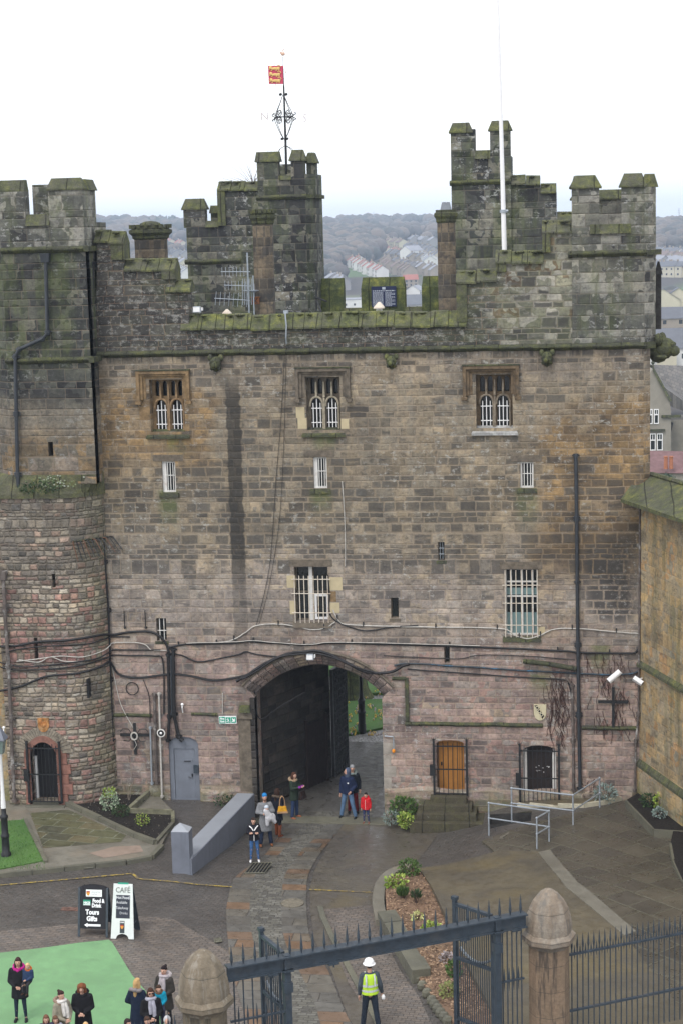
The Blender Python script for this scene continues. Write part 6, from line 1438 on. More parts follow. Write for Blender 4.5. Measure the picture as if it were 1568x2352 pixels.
# ------------------------------------------------------------------ foreground gate
GL_, GR_ = Vector((.05, -23.31, 0)), Vector((7.26, -19.28, 0)); gd = (GR_-GL_).normalized(); gn = Vector((gd.y, -gd.x, 0))   # towards the camera
def gv(x, y): return V(x, y, GL_, GR_)
GB = -2.2                                              # the street below lies lower than the frame shows
def pillar(label, c, apex, hw, mat, matd):
    t = thing('stone_pillar', label, 'gate pillar', (c.x, c.y, GB)); a = math.atan2(gd.y, gd.x); t.rotation_euler = (0, 0, a+pi/8); h = apex-GB
    m = MB(); m.lathe([(hw*.97, 0), (hw*.95, h-1.36)], n=8); m.build('shaft', mat, t)
    m = MB(); m.lathe([(hw*.97, h-1.37), (hw*1.06, h-1.30), (hw*1.26, h-1.22), (hw*1.28, h-1.10), (hw*1.14, h-1.02), (hw*.95, h-1.0)], n=8); m.build('collar', matd, t, bevel=.01)
    m = MB(); m.lathe([(hw*1.10, h-1.02), (hw*1.10, h-.86), (hw*1.04, h-.66), (hw*.92, h-.46), (hw*.73, h-.27), (hw*.46, h-.11), (hw*.16, h-.015), (.02, h)], n=8); m.build('dome', matd, t)
    return t
def pill_m(name, c1, c2, c3):
    b = NB(name, .85, .25); P = b.objc(); n = b.noise(b.vmap(P, (1.5, 1.5, .5)), 1.6, 5, .65); f = b.noise(P, 12, 5, .7); v = b.noise(b.vmap(P, (4, 4, .4)), 1.2, 4, .7)
    c = b.mx(b.ss(.35, .6, n), c1, c2); c = b.mx(1., c, b.ramp(f, [(.2, (.65,)*3), (.8, (1.3,)*3)]), 'MULTIPLY'); c = b.mx(b.mul(b.ss(.52, .66, v), .8), c, c3)
    z = b.sep(P)[2]; j = b.M('FRACT', b.M('DIVIDE', z, .62)); j = b.inv(b.ss(.005, .02, b.M('MINIMUM', j, b.inv(j)))); c = b.mx(b.mul(j, .6), c, (.04, .04, .035)); b.col(c); b.bump(f, .7, .02); return b.m
M_PL = pill_m('worn_pillar_stone', (.18, .14, .09), (.13, .11, .08), (.04, .037, .03)); M_PLD = pill_m('greenish_dome_stone', (.20, .165, .12), (.15, .125, .09), (.25, .225, .185))
M_PR = pill_m('orange_pillar_stone', (.235, .165, .11), (.185, .135, .092), (.035, .032, .03)); M_PRD = pill_m('pinkish_dome_stone', (.25, .22, .18), (.20, .16, .12), (.14, .13, .115))
pillar('nearer weathered stone gate pillar with mossy domed cap at bottom left', GL_, 4.5, .50, M_PL, M_PLD)
pillar('farther orange stone gate pillar with pale domed cap at bottom right', GR_, 4.5, .49, M_PR, M_PRD)
GT = thing('iron_gateway', 'blue grey iron gateway with spiked overhead beam and open barred leaves', 'gate', (0, 0, 0))
zb = 4.02; a0 = gv(520, 2210); a1 = gv(1205, 2100); A = Vector((a0.x, a0.y, 0)); B = Vector((a1.x, a1.y, 0)); GLn = (B-A).length
def gpt(s, z, d=0.): return A+gd*s+gn*d+Vector((0, 0, z))
def gbox(mb, s0, s1, z0, z1, d0, d1):
    q = [gpt(s, z, d) for z in (z0, z1) for s, d in ((s0, d1), (s1, d1), (s1, d0), (s0, d0))]
    mb.add(q, [(0,3,2,1),(4,5,6,7),(0,1,5,4),(1,2,6,5),(2,3,7,6),(3,0,4,7)])
def sof(x, y): p = gv(x, y); return (Vector((p.x, p.y, 0))-A).dot(gd)
sL, sR = sof(658, 2190), sof(1140, 2115)
m = MB(); gbox(m, 0, GLn, zb-.035, zb, -.13, .13); gbox(m, 0, GLn, zb-.30, zb-.035, .0, .03); gbox(m, 0, GLn, zb-.33, zb-.30, -.10, .10); m.build('beam', M_IRONG, GT)
def spike(mb, p, h, r=.028, cam_d=0):
    mb.lathe([(.012, 0), (r, h*.25), (r*.8, h*.45), (.003, h)], p, 6)
m_list = []
n = 27
for i in range(n):
    s = .12+(GLn-.24)*i/(n-1)
    m = MB(); spike(m, gpt(s, zb, .0), .46, .034); m.build('spike', M_IRONG, GT)
for s in (sL, sR):                                       # the two hanging posts
    m = MB(); gbox(m, s-.07, s+.07, GB, zb+.02, -.07, .07); gbox(m, s-.12, s+.12, zb-.34, zb-.30, -.13, .13); gbox(m, s-.10, s+.10, 3.2, 3.42, -.1, .1); m.build('post', M_IRONG, GT)
for s in (sof(560,2230)*0+.05, GLn-.05, .0+GLn*.5, sL+.9, sR-1.1): pass
m = Parts('bracket', M_IRONG)
for s in (sL+1.05, sL-.35, sR-.85, sR+.45): q = m.new(); gbox(q, s-.12, s+.12, zb-.37, zb-.33, -.12, .12); q.tube([gpt(s, zb-.36, .1), gpt(s, zb-.42, .1)], .02, 5)
m.build(GT)
# fixed side panels
def panel(s0, s1, nb_, rails, ztop, tag_):
    for k in range(nb_):
        s = s0+(s1-s0)*(k+.5)/nb_; m = MB(); m.tube([gpt(s, GB), gpt(s, ztop)], .017, 5); m.build(tag_, M_IRONG, GT)
    for z in rails: m = MB(); gbox(m, s0, s1, z-.02, z+.02, -.03, .03); m.build('rail', M_IRONG, GT)
panel(.05, sL-.07, 6, [2.75, .9, -.9], zb-.3, 'bar'); panel(sR+.07, GLn-.05, 5, [2.45, .6, -1.1], zb-.3, 'bar')
for s0, s1, k_, z in ((.05, sL-.07, 6, 2.75), (sR+.07, GLn-.05, 5, 2.45), (sR+.07, GLn-.05, 5, .6)):
    for k in range(k_):
        s = s0+(s1-s0)*(k+1.0)/k_-.02
        if k < k_-1: m = MB(); spike(m, gpt(s, z, 0), .32, .024); m.tube([gpt(s, z-.25), gpt(s, z)], [.003, .02], 5); m.build('short_spike', M_IRONG, GT)
# open leaves, folded back into the courtyard
def leaf(s0, target, n, nm, lab):
    P0 = gpt(s0, 0, -.12); P1 = Vector((target.x, target.y, 0)); d = (P1-P0); L = d.length; d.normalize(); sn = Vector((d.y, -d.x, 0))
    t = thing('gate_leaf', lab, 'gate', tuple(P0), math.atan2(d.y, d.x))
    top = 4.0
    m = MB(); m.box(L-.05, L+.05, -.04, .04, GB, top+.12); m.build('end_post', M_IRONG, t); m = MB(); m.box(0, .09, -.04, .04, GB, top-.1); m.build('hinge_post', M_IRONG, t)
    for z in (top, 2.7, 1.2, -.5, -1.8):
        m = MB(); m.box(.09, L-.05, -.045, .045, z-.04, z+.03); m.build('rail', M_IRONG, t)
    for k in range(n):
        x = .09+(L-.14)*(k+.5)/n; m = MB(); m.tube([(x, 0, GB), (x, 0, top)], .015, 5); m.build('bar', M_IRONG, t)
    m = MB(); pts = [(.1+(L-.2)*u, -.05, 3.0-.28+.0+.9*(u-.5)**2) for u in [i/8 for i in range(9)]]; m.tube(pts, .035, 6); m.build('chain', M_GALV, t)
    m = MB(); m.box(L-.07, L+.07, -.06, .06, top+.1, top+.18); m.build('cap', M_IRONG, t); return t
leaf(sL, G(600, 2136, 4.12), 11, 'l', 'left barred iron gate leaf folded back behind the overhead beam'); leaf(sR, G(1043, 2064, 4.12), 16, 'r', 'right barred iron gate leaf folded back beside the mulch bed')
# railings each side
def fence(label, s0, s1, zr, zr2, step=.146, org=None):
    t = thing('iron_railing', label, 'railing', (0, 0, 0)); k = 0; s = s0
    def f(s, z, d=0): return GR_+gd*s+gn*d+Vector((0, 0, z))
    cnt = int((s1-s0)/step)
    for i in range(cnt):
        s = s0+step*(i+.5); main = i % 1 == 0
        m = MB(); m.tube([f(s, GB), f(s, zr+.14)], .0165, 5); m.lathe([(.0165, 0), (.028, .08), (.003, .36)], f(s, zr+.12), 5); m.build('bar', M_IRONG, t)
        if i < cnt-1:
            m = MB(); q = f(s+step/2, zr); m.tube([q-Vector((0, 0, .14)), q], [.003, .016], 5); m.lathe([(.016, 0), (.02, .06), (.003, .22)], q, 5); m.build('short_spike', M_IRONG, t)
    for z in (zr, zr2, -.6):
        q = [f(a, z+dz, d) for dz in (-.025, .025) for a, d in ((s0, .035), (s1, .035), (s1, -.035), (s0, -.035))]
        m = MB(); m.add(q, [(0,3,2,1),(4,5,6,7),(0,1,5,4),(1,2,6,5),(2,3,7,6),(3,0,4,7)]); m.build('rail', M_IRONG, t)
    return t
fence('blue grey spiked iron railing right of the orange gate pillar', .52, 5.6, 2.80, 1.42)
DLL = (GR_-GL_).length
tl = fence('blue grey spiked iron railing left of the nearer gate pillar, only tips showing', -DLL-2.2, -DLL-.5, 2.68, 1.2)
# low kerbs and the pavement edge under the near gate are covered by the ground sheets
# ------------------------------------------------------------------ pavement signs
c0_ = GR(182, 2151); c1_ = GR(246, 2153)
def aboard(label, xa, xb, yb, H_, wt):
    p = GR(xa, yb); q = GR(xb, yb+2); w_ = (q-p).length; c = (p+q)/2; rz = math.atan2((q-p).y, (q-p).x)
    t = thing('sandwich_board', label, 'sign', (c.x, c.y, c.z+.03), rz); return t, w_
lean = .30
t, w_ = aboard('black sandwich board advertising food and drink, tours and gifts', 182, 246, 2153, 1.45, 0); hw = w_/2; H_ = 1.42
def tilt(v, sgn=1): return (v[0], v[1]+v[2]/H_*lean*sgn+(0 if sgn > 0 else 2*lean), v[2])
def tb(mb, x0, x1, z0, z1, y0=0., y1=.02, sgn=1):
    b = len(mb.v); mb.box(x0, x1, y0, y1, z0, z1); mb.v[b:] = [tilt(v, sgn) for v in mb.v[b:]]
def tp(mb, poly, y0, y1, sgn=1):
    b = len(mb.v); mb.xz(poly, y0, y1); mb.v[b:] = [tilt(v, sgn) for v in mb.v[b:]]
for sg, nm in ((1, 'front_panel'), (-1, 'back_panel')):
    m = MB(); tp(m, [(-hw, .22), (hw, .22), (hw, H_-.10)]+[(hw*cos(a), H_-.10+.11*sin(a)) for a in [pi*i/10 for i in range(1, 10)]]+[(-hw, H_-.10)], 0, .03, sg); root = m.build(nm, plain('board_black', (.014, .013, .018), .35, .05), t)
    if sg == 1: FPn = root
    m = Parts('leg', M_IRONG)
    for s_ in (-1, 1): tb(m.new(), s_*hw-.03, s_*hw+.03, 0, H_-.08, -.015, .035, sg)
    m.build(t)
def trow(body, size, x, z, mat, bold=.006, sx=1., al='CENTER', par=None, y=-.006):
    o = text(body, size, mat, par or FPn, (x, y+z/H_*lean, z), (pi/2-math.atan2(lean, H_), 0, 0), bold=bold, sx=sx, align=al, ext=.003); return o
m = MB(); tb(m, -hw*.52, hw*.62, 1.10, 1.29, -.006, -.001); m.build('white_label', M_SW, FPn)
def crest(par, x, z, s, y=-.010):
    m = MB(); tp(m, [(x-s, z+s*1.2), (x-s, z), (x-s*.6, z-s*.9), (x, z-s*1.3), (x+s*.6, z-s*.9), (x+s, z), (x+s, z+s*1.2)], y, y+.004); m.build('crest', plain('crest_orange', (.70,.30,.05), .6), par)
    m = MB(); tp(m, [(x-s, z+s*.6), (x+s, z+s*.6), (x+s, z+s*1.2), (x-s, z+s*1.2)], y-.003, y); m.build('crest_band', plain('crest_red', (.40,.04,.04), .6), par)
crest(FPn, -hw*.36, 1.19, .05)
trow('LANCASTER', .05, hw*.18, 1.225, plain('letter_grey', (.25,.25,.30), .6), .0); trow('CASTLE', .05, hw*.06, 1.165, plain('letter_grey2', (.25,.25,.30), .6), .0)
M_LW = plain('letter_white', (.85, .85, .88), .5, .02)
m = MB(); tb(m, -hw*.72, -hw*.18, .86, 1.01, -.006, -.001); m.build('green_label', plain('label_green', (.03, .25, .16), .5), FPn)
trow('NICE', .085, -hw*.45, .925, M_LW, .004)
m = MB(); tb(m, -hw*.70, -hw*.2, .865, .885, -.009, -.005); m.build('label_strip', M_LW, FPn)
trow('Food &', .15, hw*.38, .985, M_LW, .007, .76); trow('Drink', .15, hw*.24, .855, M_LW, .007, .76); trow('Tours', .19, -.02, .67, M_LW, .008, .85); trow('Gifts', .19, -.03, .49, M_LW, .008, .85)
m = MB(); tp(m, [(-hw*.62, .32), (-hw*.38, .38), (-hw*.38, .345), (hw*.55, .345), (hw*.55, .29), (-hw*.38, .29), (-hw*.38, .26)], -.009, -.003); m.build('arrow', M_LW, FPn)
t, w_ = aboard('white cafe sandwich board with a chalked menu panel', 255, 308, 2158, 1.45, 0); hw = w_/2; H_ = 1.50; lean = .34
for sg, nm in ((1, 'front_panel'), (-1, 'back_panel')):
    k = .82; arc_ = [(hw*.55*cos(a), .0+.14*sin(a)) for a in [pi*i/8 for i in range(9)]]
    m = MB(); tp(m, [(-hw, 0)]+arc_[::-1]+[(hw, 0), (hw*k, H_), (-hw*k, H_)], 0, .03, sg); root = m.build(nm, plain('board_white%d' % sg, (.66, .70, .68), .45, .04) if sg == 1 else M_IRONG, t)
    if sg == 1: FPn = root
trow('CAFÉ', .21, .0, 1.32, plain('cafe_grey', (.12, .13, .12), .6), .0, .88)
m = MB(); tb(m, -hw*.58, hw*.62, .56, 1.19, -.006, -.001); m.build('chalkboard', plain('slate', (.035, .04, .055), .7), FPn)
M_CK = plain('chalk', (.7, .72, .75), .9)
trow('Hot Food', .12, .0, 1.12, M_CK, .002, .82); trow('Available', .11, -.03, .99, M_CK, .0, .82); trow('TakeAway', .105, -.02, .84, M_CK, .0, .82); trow('Drinks', .10, .03, .70, M_CK, -.001, .85)
m = MB(); tb(m, -hw*.22, hw*.18, .16, .49, -.006, -.001); m.build('dark_label', plain('label_slate', (.05, .06, .065), .6), FPn); crest(FPn, -.01, .33, .045); trow('CAFE', .05, -.01, .45, M_LW, .002)
m = MB(); tb(m, -hw*.45, hw*.45, H_-.012, H_+.012, -.006, .05); m.build('hinge', M_SG, t)
m = MB(); m.box(-hw*.9, hw*.9, .25, .50, .36, .38); m.build('stretcher', M_IRONG, t)
# ------------------------------------------------------------------ people
SKIN = plain('skin', (.50, .30, .22), .55, .05); 
def cloth(name, c, var=.18, sc_=9): return plain(name, c, .9, var, sc_, spec=.15, bump=.006)
CL = {}
def cm(c):
    if c not in CL: CL[c] = cloth('cloth_%d' % len(CL), c)
    return CL[c]
def blob(name, prims, vox, mat, parent, smooth=4, extra=None):
    mb = MB()
    for p in prims:
        if p[0] == 'cap': mb.cap(p[1], p[2], p[3], p[4], 10)
        elif p[0] == 'ell': mb.ell(p[1], p[2], 12, 8, p[3] if len(p) > 3 else None)
        elif p[0] == 'loft': mb.loft([[(cx+rx*cos(2*pi*i/18), cy+ry*sin(2*pi*i/18), z) for i in range(18)] for z, rx, ry, cx, cy in p[1]])
    me = bpy.data.meshes.new('t'); me.from_pydata(mb.v, [], mb.f); o = bpy.data.objects.new('t', me); COL.objects.link(o)
    m = o.modifiers.new('r', 'REMESH'); m.mode = 'VOXEL'; m.voxel_size = vox
    m = o.modifiers.new('s', 'SMOOTH'); m.factor = .5; m.iterations = smooth
    dg = bpy.context.evaluated_depsgraph_get(); me2 = bpy.data.meshes.new_from_object(o.evaluated_get(dg)); bpy.data.objects.remove(o)
    me2.polygons.foreach_set('use_smooth', [True]*len(me2.polygons)); me2.materials.clear(); me2.materials.append(mat); me2.name = name
    if extra:
        import bmesh
        bm = bmesh.new(); bm.from_mesh(me2); t = bpy.data.meshes.new('x'); t.from_pydata(extra.v, [], extra.f); bm.from_mesh(t); bm.to_mesh(me2); bm.free()
    r = bpy.data.objects.new(name, me2); COL.objects.link(r); r.parent = parent; return r
ARMS = {  # elbow, wrist, hand direction; x outwards, facing -y
 'down': ((.24, .03, 1.14), (.25, -.04, .90), (0, -.1, -1)),
 'pocket': ((.27, .06, 1.14), (.17, -.12, 1.00), (-.5, -.3, -.6)),
 'cross': ((.23, -.02, 1.15), (-.02, -.20, 1.18), (-1, -.1, .1)),
 'front': ((.24, -.02, 1.13), (.06, -.24, 1.05), (-.9, -.3, -.2)),
 'phone': ((.21, -.05, 1.17), (.08, -.30, 1.24), (-.3, -1, .3)),
 'hold': ((.26, -.04, 1.16), (.04, -.27, 1.16), (-1, -.2, .1)),
 'holdside': ((.27, -.02, 1.15), (.22, -.26, 1.12), (-.4, -.6, .1)),
}
def person(label, loc, h, rz, top, legs, hair, shoes=(.05,.04,.035), arms=('down', 'down'), hem=.78, hemr=(.20, .15), hairst='short', hood=None, scarf=None, child=0, gap=.10, stride=0., turn=0, sitting=False, flare=1., boots=None, sleeve=None, wide=1., hat=None, hidden_legs=False, beard=False, glasses=False, stripes=None, tilt=0., gloves=None):
    t = thing('person', label, 'person', tuple(loc), radians(rz)); s = h/1.75; hs = 1+.28*child; t.scale = (s, s, s)
    S = lambda p: Vector(p)
    hz = 1.635 if not child else 1.60; hx = Matrix.Rotation(radians(turn), 3, 'Z') @ Matrix.Rotation(radians(tilt), 3, 'X')
    hc = Vector((0, -.015-.03*(tilt > 0), hz)); HP = lambda x, y, z: hc+hx @ (Vector((x, y, z))*hs)
    body = [('ell', hc, (.074*hs, .094*hs, .112*hs), hx), ('ell', HP(0, -.03, -.055), (.052*hs, .058*hs, .055*hs), hx), ('cap', (0, .01, 1.40), .06, (0, -.005, 1.56), .052),
            ('ell', HP(0, -.098, -.01), (.014*hs, .02*hs, .024*hs), hx), ('ell', HP(.075, .005, 0), (.012, .02, .03)), ('ell', HP(-.075, .005, 0), (.012, .02, .03)),
            ('ell', (0, 0, 1.27), (.155*wide, .10, .19)), ('ell', (0, 0, 1.06), (.13*wide, .095, .18)), ('ell', (0, .01, .94), (.155*wide, .11, .12))]
    slv = []; ex = MB()
    for i, sd in enumerate((-1, 1)):
        e, w_, d = (Vector(q) for q in (ARMS[arms[i]] if isinstance(arms[i], str) else arms[i]))
        e.x *= sd; w_.x *= sd; d.x *= sd; d.normalize(); sh = Vector((sd*.165*wide, 0, 1.40))
        body += [('cap', sh, .052, e, .040), ('cap', e, .040, w_, .028)]
        hand = w_+d*.055; body += [('ell', hand, (.034, .030, .036))]
        pp = d.orthogonal().normalized()
        for k in range(4): b0 = hand+d*.02+pp*(k-1.5)*.019; b1 = b0+d*(.05+.008*(k in (1, 2))); ex.tube([b0, b1, b1+d*.012-Vector((0, 0, .018))], [.0095, .0085, .007], 5)
        th = pp*-.03; ex.tube([hand+th, hand+th*1.7+d*.03], [.011, .008], 5)
        slv += [('cap', sh+Vector((0, 0, -.005)), .080*wide, e, .066), ('cap', e, .066, w_-d*.01, .048)]
    lg = []; pants = []; feet = []
    for sd in (-1, 1):
        st = stride*sd
        hip = Vector((sd*.085, 0, .93)); kn = Vector((sd*(.085+gap*.25), -.01-st*.5, .50)); an = Vector((sd*(.085+gap*.5), .02-st, .09))
        if sitting: kn = Vector((sd*.12, -.30, .86)); an = Vector((sd*.10, -.30, .48))
        lg += [('cap', hip, .082, kn, .056), ('cap', kn, .056, an, .036)]
        pr = .092 if legs[1] != 'tight' else .084
        pants += [('cap', hip, pr+.008, kn, .074 if legs[1] != 'tight' else .060), ('cap', kn, .074 if legs[1] != 'tight' else .060, an+Vector((0, 0, .02)), .066 if legs[1] != 'tight' else .043)]
        feet.append([('ell', an+Vector((sd*.015, -.075, -.045)), (.046, .125, .042)), ('ell', an+Vector((0, .0, -.03)), (.044, .055, .055))] + ([('cap', an, .054, kn-Vector((0, 0, .08)), .072)] if boots else []))
    body += lg+[('ell', (sd*.12, -.04, .05), (.035, .1, .035)) for sd in (() if sitting else ())]
    blob('body', body, .016, SKIN if not gloves else SKIN, t, 2, ex)
    blob('trousers', pants+[('ell', (0, .01, .95), (.17*wide, .12, .11))], .024, cm(legs[0]), t, 3)
    for f in feet: blob('shoe' if not boots else 'boot', f, .018, cm(shoes if not boots else boots), t, 2)
    prof = [(1.47, .075, .075, 0, .01), (1.43, .15*wide, .095, 0, .005), (1.36, .195*wide, .12, 0, 0), (1.2, .19*wide, .135, 0, -.005), (1.05, .175*wide*flare, .135, 0, 0), (.95, .19*wide*flare, .14, 0, .005)]
    if hem < .9: prof.append((hem, hemr[0]*flare, hemr[1]*flare, 0, .01))
    top_ = blob('coat' if hem < .85 else 'jacket', [('loft', prof[::-1])]+slv, .024, cm(top), t, 3)
    if sleeve: blob('sleeves', [(a, b, c+.006, d, e_+.006) for a, b, c, d, e_ in slv], .022, cm(sleeve), t, 3)
    if gloves:
        for i, sd in enumerate((-1, 1)):
            e, w_, d = (Vector(q) for q in (ARMS[arms[i]] if isinstance(arms[i], str) else arms[i])); w_.x *= sd; d.x *= sd; d.normalize()
            blob('glove', [('ell', w_+d*.06, (.05, .05, .05)), ('cap', w_-d*.02, .05, w_+d*.04, .045)], .016, cm(gloves), t, 2)
    if hood:
        m = MB(); pts = [Vector((.125*cos(a), .06+.10*sin(a) if sin(a) > 0 else .06+.13*sin(a), 1.47+.035*sin(a))) for a in [2*pi*i/16 for i in range(17)]]
        fur = hood[1] == 'fur'
        for i, p in enumerate(pts[:-1]): m.ell(p+Vector((R.uniform(-.01, .01), R.uniform(-.01, .01), R.uniform(-.01, .02))), (.055, .055, .05) if fur else (.05, .05, .045), 7, 5)
        m.build('fur_collar' if fur else 'hood', cm(hood[0]), t, smooth=not fur)
    if scarf:
        m = MB(); m.tube([Vector((.10*cos(a), .0+.10*sin(a), 1.48-.02*sin(a))) for a in [2*pi*i/14 for i in range(15)]], .05, 7); m.tube([(.03, -.11, 1.46), (.05, -.17, 1.3), (.05, -.19, 1.08)], [.05, .055, .05], 6); m.tube([(-.03, -.11, 1.46), (-.05, -.17, 1.32), (-.04, -.19, 1.15)], [.05, .05, .045], 6)
        m.build('scarf', cm(scarf), t, smooth=True)
    hm = cm(hair) if hair else None
    if hairst in ('short', 'long', 'bob', 'bun', 'curly', 'tied'):
        pr = [('ell', HP(0, .022, .025), (.083*hs, .092*hs, .103*hs), hx), ('ell', HP(0, -.01, .072), (.072*hs, .082*hs, .05*hs), hx)]
        if hairst in ('long', 'bob', 'curly'):
            L = {'long': .30, 'bob': .15, 'curly': .12}[hairst]; rr_ = .05 if hairst != 'curly' else .065
            for sx in (-1, 1): pr.append(('cap', HP(sx*.06, .02, .0), rr_*.9, HP(sx*.075, .02, -L), rr_*.8))
            pr.append(('cap', HP(0, .06, .0), .075, HP(0, .085, -L), .065))
            if hairst == 'curly':
                for k in range(9): a = 2*pi*k/9; pr.append(('ell', HP(.075*cos(a), .03+.07*sin(a), .03), (.045, .045, .05)))
        if hairst == 'bun': pr.append(('ell', HP(0, .115, .085), (.040, .040, .040)))
        if hairst == 'tied': pr.append(('cap', HP(0, .09, .0), .04, HP(0, .12, -.16), .025))
        blob('hair', pr, .015, hm, t, 2)
    if hairst == 'hooded':
        blob('hood_up', [('ell', HP(0, .035, .015), (.105*hs, .105*hs, .135*hs), hx), ('cap', HP(0, .03, -.06), .09, (0, .03, 1.44), .11)], .02, hm, t, 3)
    if hat:
        kind, hc_ = hat
        if kind == 'beanie': blob('beanie', [('ell', HP(0, .012, .058), (.088*hs, .10*hs, .085*hs), hx)], .015, cm(hc_), t, 2)
        if kind == 'helmet':
            m = MB(); b = len(m.v); m.lathe([(.150, -.01), (.152, 0), (.125, .01), (.12, .06), (.09, .115), (.04, .14), (.005, .145)], (0, 0, 0), 18, sy=1.12); m.v[b:] = [tuple(HP(v[0], v[1], v[2]+.045)) for v in m.v[b:]]
            m.build('hard_hat', M_WHITE2, t, smooth=True)
    m = MB(); 
    for sx in (-1, 1): m.ell(HP(sx*.030, -.087, .012), (.011, .008, .007), 6, 4)
    m.build('eyes', M_BLACK, t)
    m = MB(); m.ell(HP(0, -.095, -.052), (.022, .008, .006), 6, 4); m.build('mouth', cm((.35, .12, .10)), t)
    if beard: blob('beard', [('ell', HP(0, -.045, -.078), (.058, .055, .045), hx)], .013, cm((.16, .08, .05)), t, 2)
    if glasses:
        m = MB()
        for sx in (-1, 1): m.ell(HP(sx*.034, -.098, .012), (.032, .01, .022), 8, 5)
        m.build('sunglasses', M_BLACK, t)
    return t
def at(x, y, z=None): p = GR(x, y); p.z = gz(p.x, p.y)+(.012 if z is None else z); return p
def hd(x, y, h, zg=.03): p = G(x, y, zg+h*1.01); return Vector((p.x, p.y, zg))
JEAN = (.045, .075, .15)
girl = person('girl in black jacket with white stripes and arms crossed by the grey wall', at(586, 1981), 1.50, 12, (.018,.018,.024), ((.05,.13,.30), 'tight'), (.035,.022,.018), (.72,.72,.72), ('cross', 'cross'), hem=.86, hairst='tied', child=.3, gap=.12)
m = MB()
for sx in (-1, 1): m.tube([(sx*.16, -.05, 1.42), (sx*.09, -.125, 1.38), (sx*.02, -.15, 1.27)], .022, 5)
m.tube([(0, -.155, 1.22), (0, -.165, 1.0), (0, -.16, .88)], .014, 5); m.build('white_stripes', M_WHITE2, girl)
man = person('man in long grey coat and blue beanie holding a wrapped baby', at(612, 1944), 1.80, 18, (.20,.205,.215), ((.02,.03,.06), 'loose'), None, (.20,.085,.04), ('hold', 'hold'), hem=.52, hemr=(.23,.17), hairst='', hat=('beanie', (.02,.17,.42)), gap=.16, beard=True)
mp = Vector(man.location); fv = Vector((sin(radians(18)), -cos(radians(18)), 0)); rv = Vector((cos(radians(18)), sin(radians(18)), 0))
t = thing('person', 'baby wrapped in a pale grey blanket asleep in the arms of the man', 'person', tuple(mp+fv*.27+rv*.04+Vector((0, 0, 1.02))), radians(18))
blob('body', [('ell', (-.02, 0, .36), (.07, .075, .08)), ('cap', (0, 0, .28), .06, (.04, 0, .08), .08)], .014, SKIN, t)
blob('knitted_hat', [('ell', (-.02, .01, .40), (.085, .085, .07))], .014, cm((.50,.56,.62)), t)
blob('blanket', [('cap', (-.04, 0, .27), .10, (.07, .0, .02), .12), ('ell', (.18, .02, .02), (.10, .08, .16)), ('cap', (.1, -.03, .12), .08, (.24, 0, -.12), .07), ('cap', (.0, -.04, .05), .09, (-.02, -.06, -.18), .06)], .018, cm((.50,.50,.52)), t)
wom = person('woman with long dark hair in dark navy coat and tall brown boots seen from behind', at(640, 1922), 1.68, 150, (.012,.014,.022), ((.012,.012,.016), 'tight'), (.04,.022,.016), arms=('pocket', 'front'), hem=.62, hemr=(.22,.16), hairst='long', boots=(.18,.055,.025), gap=.06, stride=.06, hood=((.10,.075,.055), 'plain'))
wp = Vector(wom.location)
def bag(label, loc, rz, c, c2, w_=.34, h=.24, d=.12, strap=.3):
    t = thing('handbag', label, 'bag', tuple(loc), rz); m = MB(); m.frus(-w_/2, w_/2, -d/2, d/2, 0, h, .04, .03); m.build('bag_body', cm(c), t, bevel=.02)
    m = MB(); m.box(-w_/2-.003, w_/2+.003, -d/2-.003, d/2+.003, 0, h*.25); m.build('base_panel', cm(c2), t)
    for y in (-d*.3, d*.3): m = MB(); m.tube(catmull([(-w_*.28, y, h), (-w_*.2, y, h+strap*.7), (0, y, h+strap), (w_*.2, y, h+strap*.7), (w_*.28, y, h)], 4), .011, 5); m.build('handle', cm(c2), t)
    return t
bag('yellow shoulder bag with tan base on the woman in brown boots', wp+Vector((.20, -.20, .90)), radians(15), (.62,.32,.025), (.42,.26,.15), strap=.34)
gw = person('woman in green parka with fur hood and purple gloves looking right', at(678, 1880), 1.66, 62, (.028,.042,.030), ((.03,.05,.11), 'loose'), (.07,.032,.022), (.30,.11,.05), ('phone', 'phone'), hem=.70, hemr=(.21,.16), hairst='bob', hood=((.32,.23,.15), 'fur'), gap=.12, gloves=(.20,.02,.24))
p = Vector(gw.location); bag('dark brown shoulder bag hanging from the arm of the woman in green', p+Vector((.30, -.05, .72)), radians(60), (.03,.018,.016), (.03,.018,.016), .30, .28, strap=.26)
nm = person('man in navy hoodie with slate hood up and faded jeans looking left', at(800, 1880), 1.80, -12, (.014,.022,.055), ((.10,.17,.28), 'loose'), (.07,.09,.14), (.02,.025,.03), ('down', 'pocket'), hem=.86, hemr=(.21,.15), hairst='hooded', turn=-55, gap=.32)
m = MB(); m.ell((.06, -.142, 1.27), (.03, .006, .025), 7, 4); m.build('chest_badge', M_WHITE2, nm)
pp = Vector(nm.location); person('person in grey beanie and dark coat mostly hidden behind the hooded man', pp+Vector((.10, .55, 0)), 1.74, 5, (.012,.016,.022), ((.13,.015,.02), 'loose'), None, (.02,.02,.02), ('down', 'down'), hem=.75, hairst='', hat=('beanie', (.26,.27,.28)), hood=((.2,.24,.23), 'plain'))
bo = person('small boy in bright red coat with dark hair standing by the archway', at(841, 1893), 1.12, -8, (.55,.018,.025), ((.035,.05,.12), 'tight'), (.02,.015,.015), (.20,.07,.035), ('down', 'down'), hem=.80, hemr=(.22,.16), hairst='short', child=.75, wide=1.12, hood=((.55,.018,.025), 'plain'))
m = MB(); m.box(-.006, .006, -.165, -.15, .85, 1.38); m.build('zip', M_WHITE2, bo)
